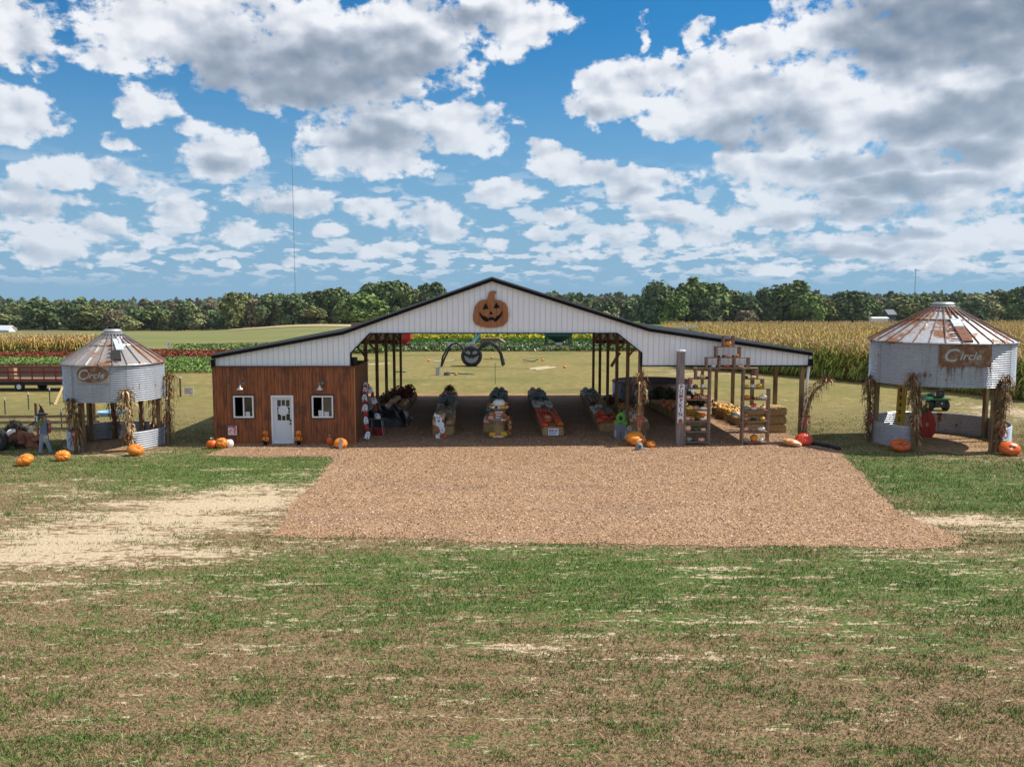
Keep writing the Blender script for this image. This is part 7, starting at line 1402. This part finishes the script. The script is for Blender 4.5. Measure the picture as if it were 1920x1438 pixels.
for i, (px, py, w_, h, lb, mm) in enumerate(((846, 657, 13, 15, 'white target board behind the left spider leg', 0), (861, 655, 6, 6, 'small dark bucket like box between the target boards', 1), (881.5, 654, 13.5, 11, 'white target board just above the spider head', 0), (893, 654, 9, 9, 'orange box right of the middle target board', 2), (912, 654, 9, 8, 'brown box behind the right spider legs', 3), (923, 656, 13, 11, 'white target board behind the right spider legs', 0))):
    q = GT(px, py); s2 = sc(q.y); t = thing('target_board' if mm == 0 else 'play_box', (q.x, q.y, terr(q.x, q.y)), lb, 'target board' if mm == 0 else 'box', 'targets on the back lawn' if mm == 0 else None); m_ = [mat('board_cream', (.70, .62, .55), .7), mat('trough_grey', (.12, .14, .15), .6), mat('box_orange', (.50, .17, .06), .7), mat('box_brown', (.22, .08, .03), .7)][mm]
    MB().box((0, 0, h/s2/2), (w_/s2, .06 if mm == 0 else .5, h/s2)).build('panel', m_, t)
    if mm == 0: MB().prism([(-.12, .1), (.1, .15), (.18, .5), (.02, .62), (-.15, .45)], -.045, -.032).build('painted_figure', mat('figure_ink', (.12, .08, .07), .7), t)
# rope stakes
for i, (px, py) in enumerate(((812, 659), (850, 661), (958, 658), (994, 657), (922, 659))):
    q = GT(px, py); o = MB().box((q.x, q.y, terr(q.x, q.y)+.2), (.07, .07, .45)).build('stake', M_tp); tag(o, 'short dark stake of the low rope line on the back lawn, %s' % ['far left', 'left of the spider', 'right of the spider', 'farthest right', 'behind the spider legs'][i], 'stake', 'stakes of the rope line')
p0, p1 = GT(790, 656), GT(1080, 652); tag(MB().tube([(p0.x, p0.y, .33), ((p0.x+p1.x)/2, (p0.y+p1.y)/2, .3), (p1.x, p1.y, .33)], .012, 4).build('rope', mat('rope_brown', (.14, .10, .06), .9)), 'thin low rope running between the stakes across the back lawn', 'rope')
q = GT(928.5, 722); tag(MB().box((q.x, q.y, .75), (.035, .02, 1.55)).build('steel_rod', M_tp), 'thin upright steel rod behind the centre bale row', 'rod')
# ================================================================ FAR BUILDINGS AND MASTS
def house(px, py, wpx, hpx, D_, label, wallm, roofm, name='farmhouse', rz=.2, rh=.45, wins=3):
    p = P(px, py, D_); s2 = sc(D_); W, H = wpx/s2, hpx/s2; t = thing(name, (p.x, D_, p.z), label, 'building', rz=rz); hw = W/2; dp_ = W*.6; eh = H*(1-rh)
    mb = MB(); mb.add([(-hw, 0, -3), (hw, 0, -3), (hw, dp_, -3), (-hw, dp_, -3), (-hw, 0, eh), (hw, 0, eh), (hw, dp_, eh), (-hw, dp_, eh), (-hw, dp_/2, H), (hw, dp_/2, H)], [(0,1,5,4),(1,2,6,9,5),(2,3,7,6),(3,0,4,8,7),(0,3,2,1)]); mb.build('wall', wallm, t)
    rf = MB(); e_ = .4
    for y0, y1 in ((-e_, dp_/2), (dp_+e_, dp_/2)): rf.add([(-hw-e_, y0, eh-.15), (hw+e_, y0, eh-.15), (hw+e_, y1, H+.1), (-hw-e_, y1, H+.1), (-hw-e_, y0, eh+.05), (hw+e_, y0, eh+.05), (hw+e_, y1, H+.3), (-hw-e_, y1, H+.3)], [(0,1,2,3),(4,7,6,5),(0,4,5,1),(1,5,6,2),(2,6,7,3),(3,7,4,0)])
    rf.build('roof', roofm, t)
    for k in range(wins): x = -hw+W*(k+.5)/wins; MB().box((x, -.04, eh*.5), (W*.12, .06, eh*.4)).build('window', M_glass, t)
M_hw = mat('house_white', (.75, .76, .78), .7); M_hr = mat('house_roof', (.42, .45, .50), .6); M_bd = mat('barn_dark', (.05, .05, .055), .85, nz=.3)
house(6, 621, 26, 9, 330, 'white metal roofed barn at the far left edge of the picture', M_hw, mat('white_roof', (.72, .74, .78), .5), 'farm_barn', -.3, .8, 2)
house(1193, 573, 19, 9, 900, 'white farmhouse on the far hill left of the right wood', M_hw, M_hr, 'farmhouse', .1, .4, 4)
house(1672, 598, 22, 16, 350, 'dark old barn with sagging roof at the wood edge beyond the corn', M_bd, mat('barn_roof', (.10, .105, .12), .7), 'old_barn', .5, .5, 1)
house(1651, 599, 28, 3, 345, 'long low white shed roof in front of the dark old barn', M_hw, M_hw, 'low_shed', .0, .4, 1)
def mast(px, ytop, D_, wd, label, guys=True, ybase=575):
    p = P(px, ytop, D_); x = p.x; z0 = terr(x, D_); H = p.z-z0; t = thing('radio_mast', (x, D_, z0), label, 'radio mast'); lat = MB(); M_ms = mat('mast_steel', (.16, .14, .15), .6)
    tri = [(wd*math.cos(R(90+120*k)), wd*math.sin(R(90+120*k))) for k in range(3)]
    for q in tri: lat.bar((*q, 0), (*q, H), wd*.28, wd*.28)
    n = int(H/(wd*3.2)); 
    for i in range(n):
        z = H*i/n; z2 = H*(i+1)/n
        for k in range(3): a, b = tri[k], tri[(k+1) % 3]; lat.bar((*a, z), (*b, z2), wd*.13, wd*.13)
    lat.build('lattice', M_ms, t); an = MB(); an.bar((0, 0, H), (0, 0, H*1.03), wd*.3); [an.bar((-wd*1.6, 0, H*f), (wd*1.6, 0, H*f), wd*.35) for f in (.985, .965, .945, .93)]; an.build('antenna', M_ms, t)
    return t
mast(547, 280, 1500, .55, 'very tall thin guyed radio mast rising above the left wood')
mast(1717, 504, 1500, .8, 'short distant radio mast above the trees on the right', ybase=556)
# ================================================================ AIR
me = bpy.data.meshes.new('haze'); b_ = MB().box((0, 0, 0), (1, 1, 1)); me.from_pydata([tuple(v) for v in b_.v], [], b_.f)
haze = bpy.data.objects.new('haze', me); C.objects.link(haze); haze['kind'] = 'stuff'; haze['label'] = 'thin pale blue summer air over the fields and far woods'; haze.scale = (5200, 2050, 320); haze.location = (0, 925, 125)
hm = bpy.data.materials.new('haze'); hm.use_nodes = True; ht_ = NT(hm.node_tree); ht_.n.clear(); pv = ht_.new('ShaderNodeVolumePrincipled'); pv.inputs['Density'].default_value = .00006; pv.inputs['Color'].default_value = (.80, .88, 1, 1); pv.inputs['Anisotropy'].default_value = .2
om = ht_.new('ShaderNodeOutputMaterial'); ht_.l.new(pv.outputs[0], om.inputs['Volume']); me.materials.append(hm)
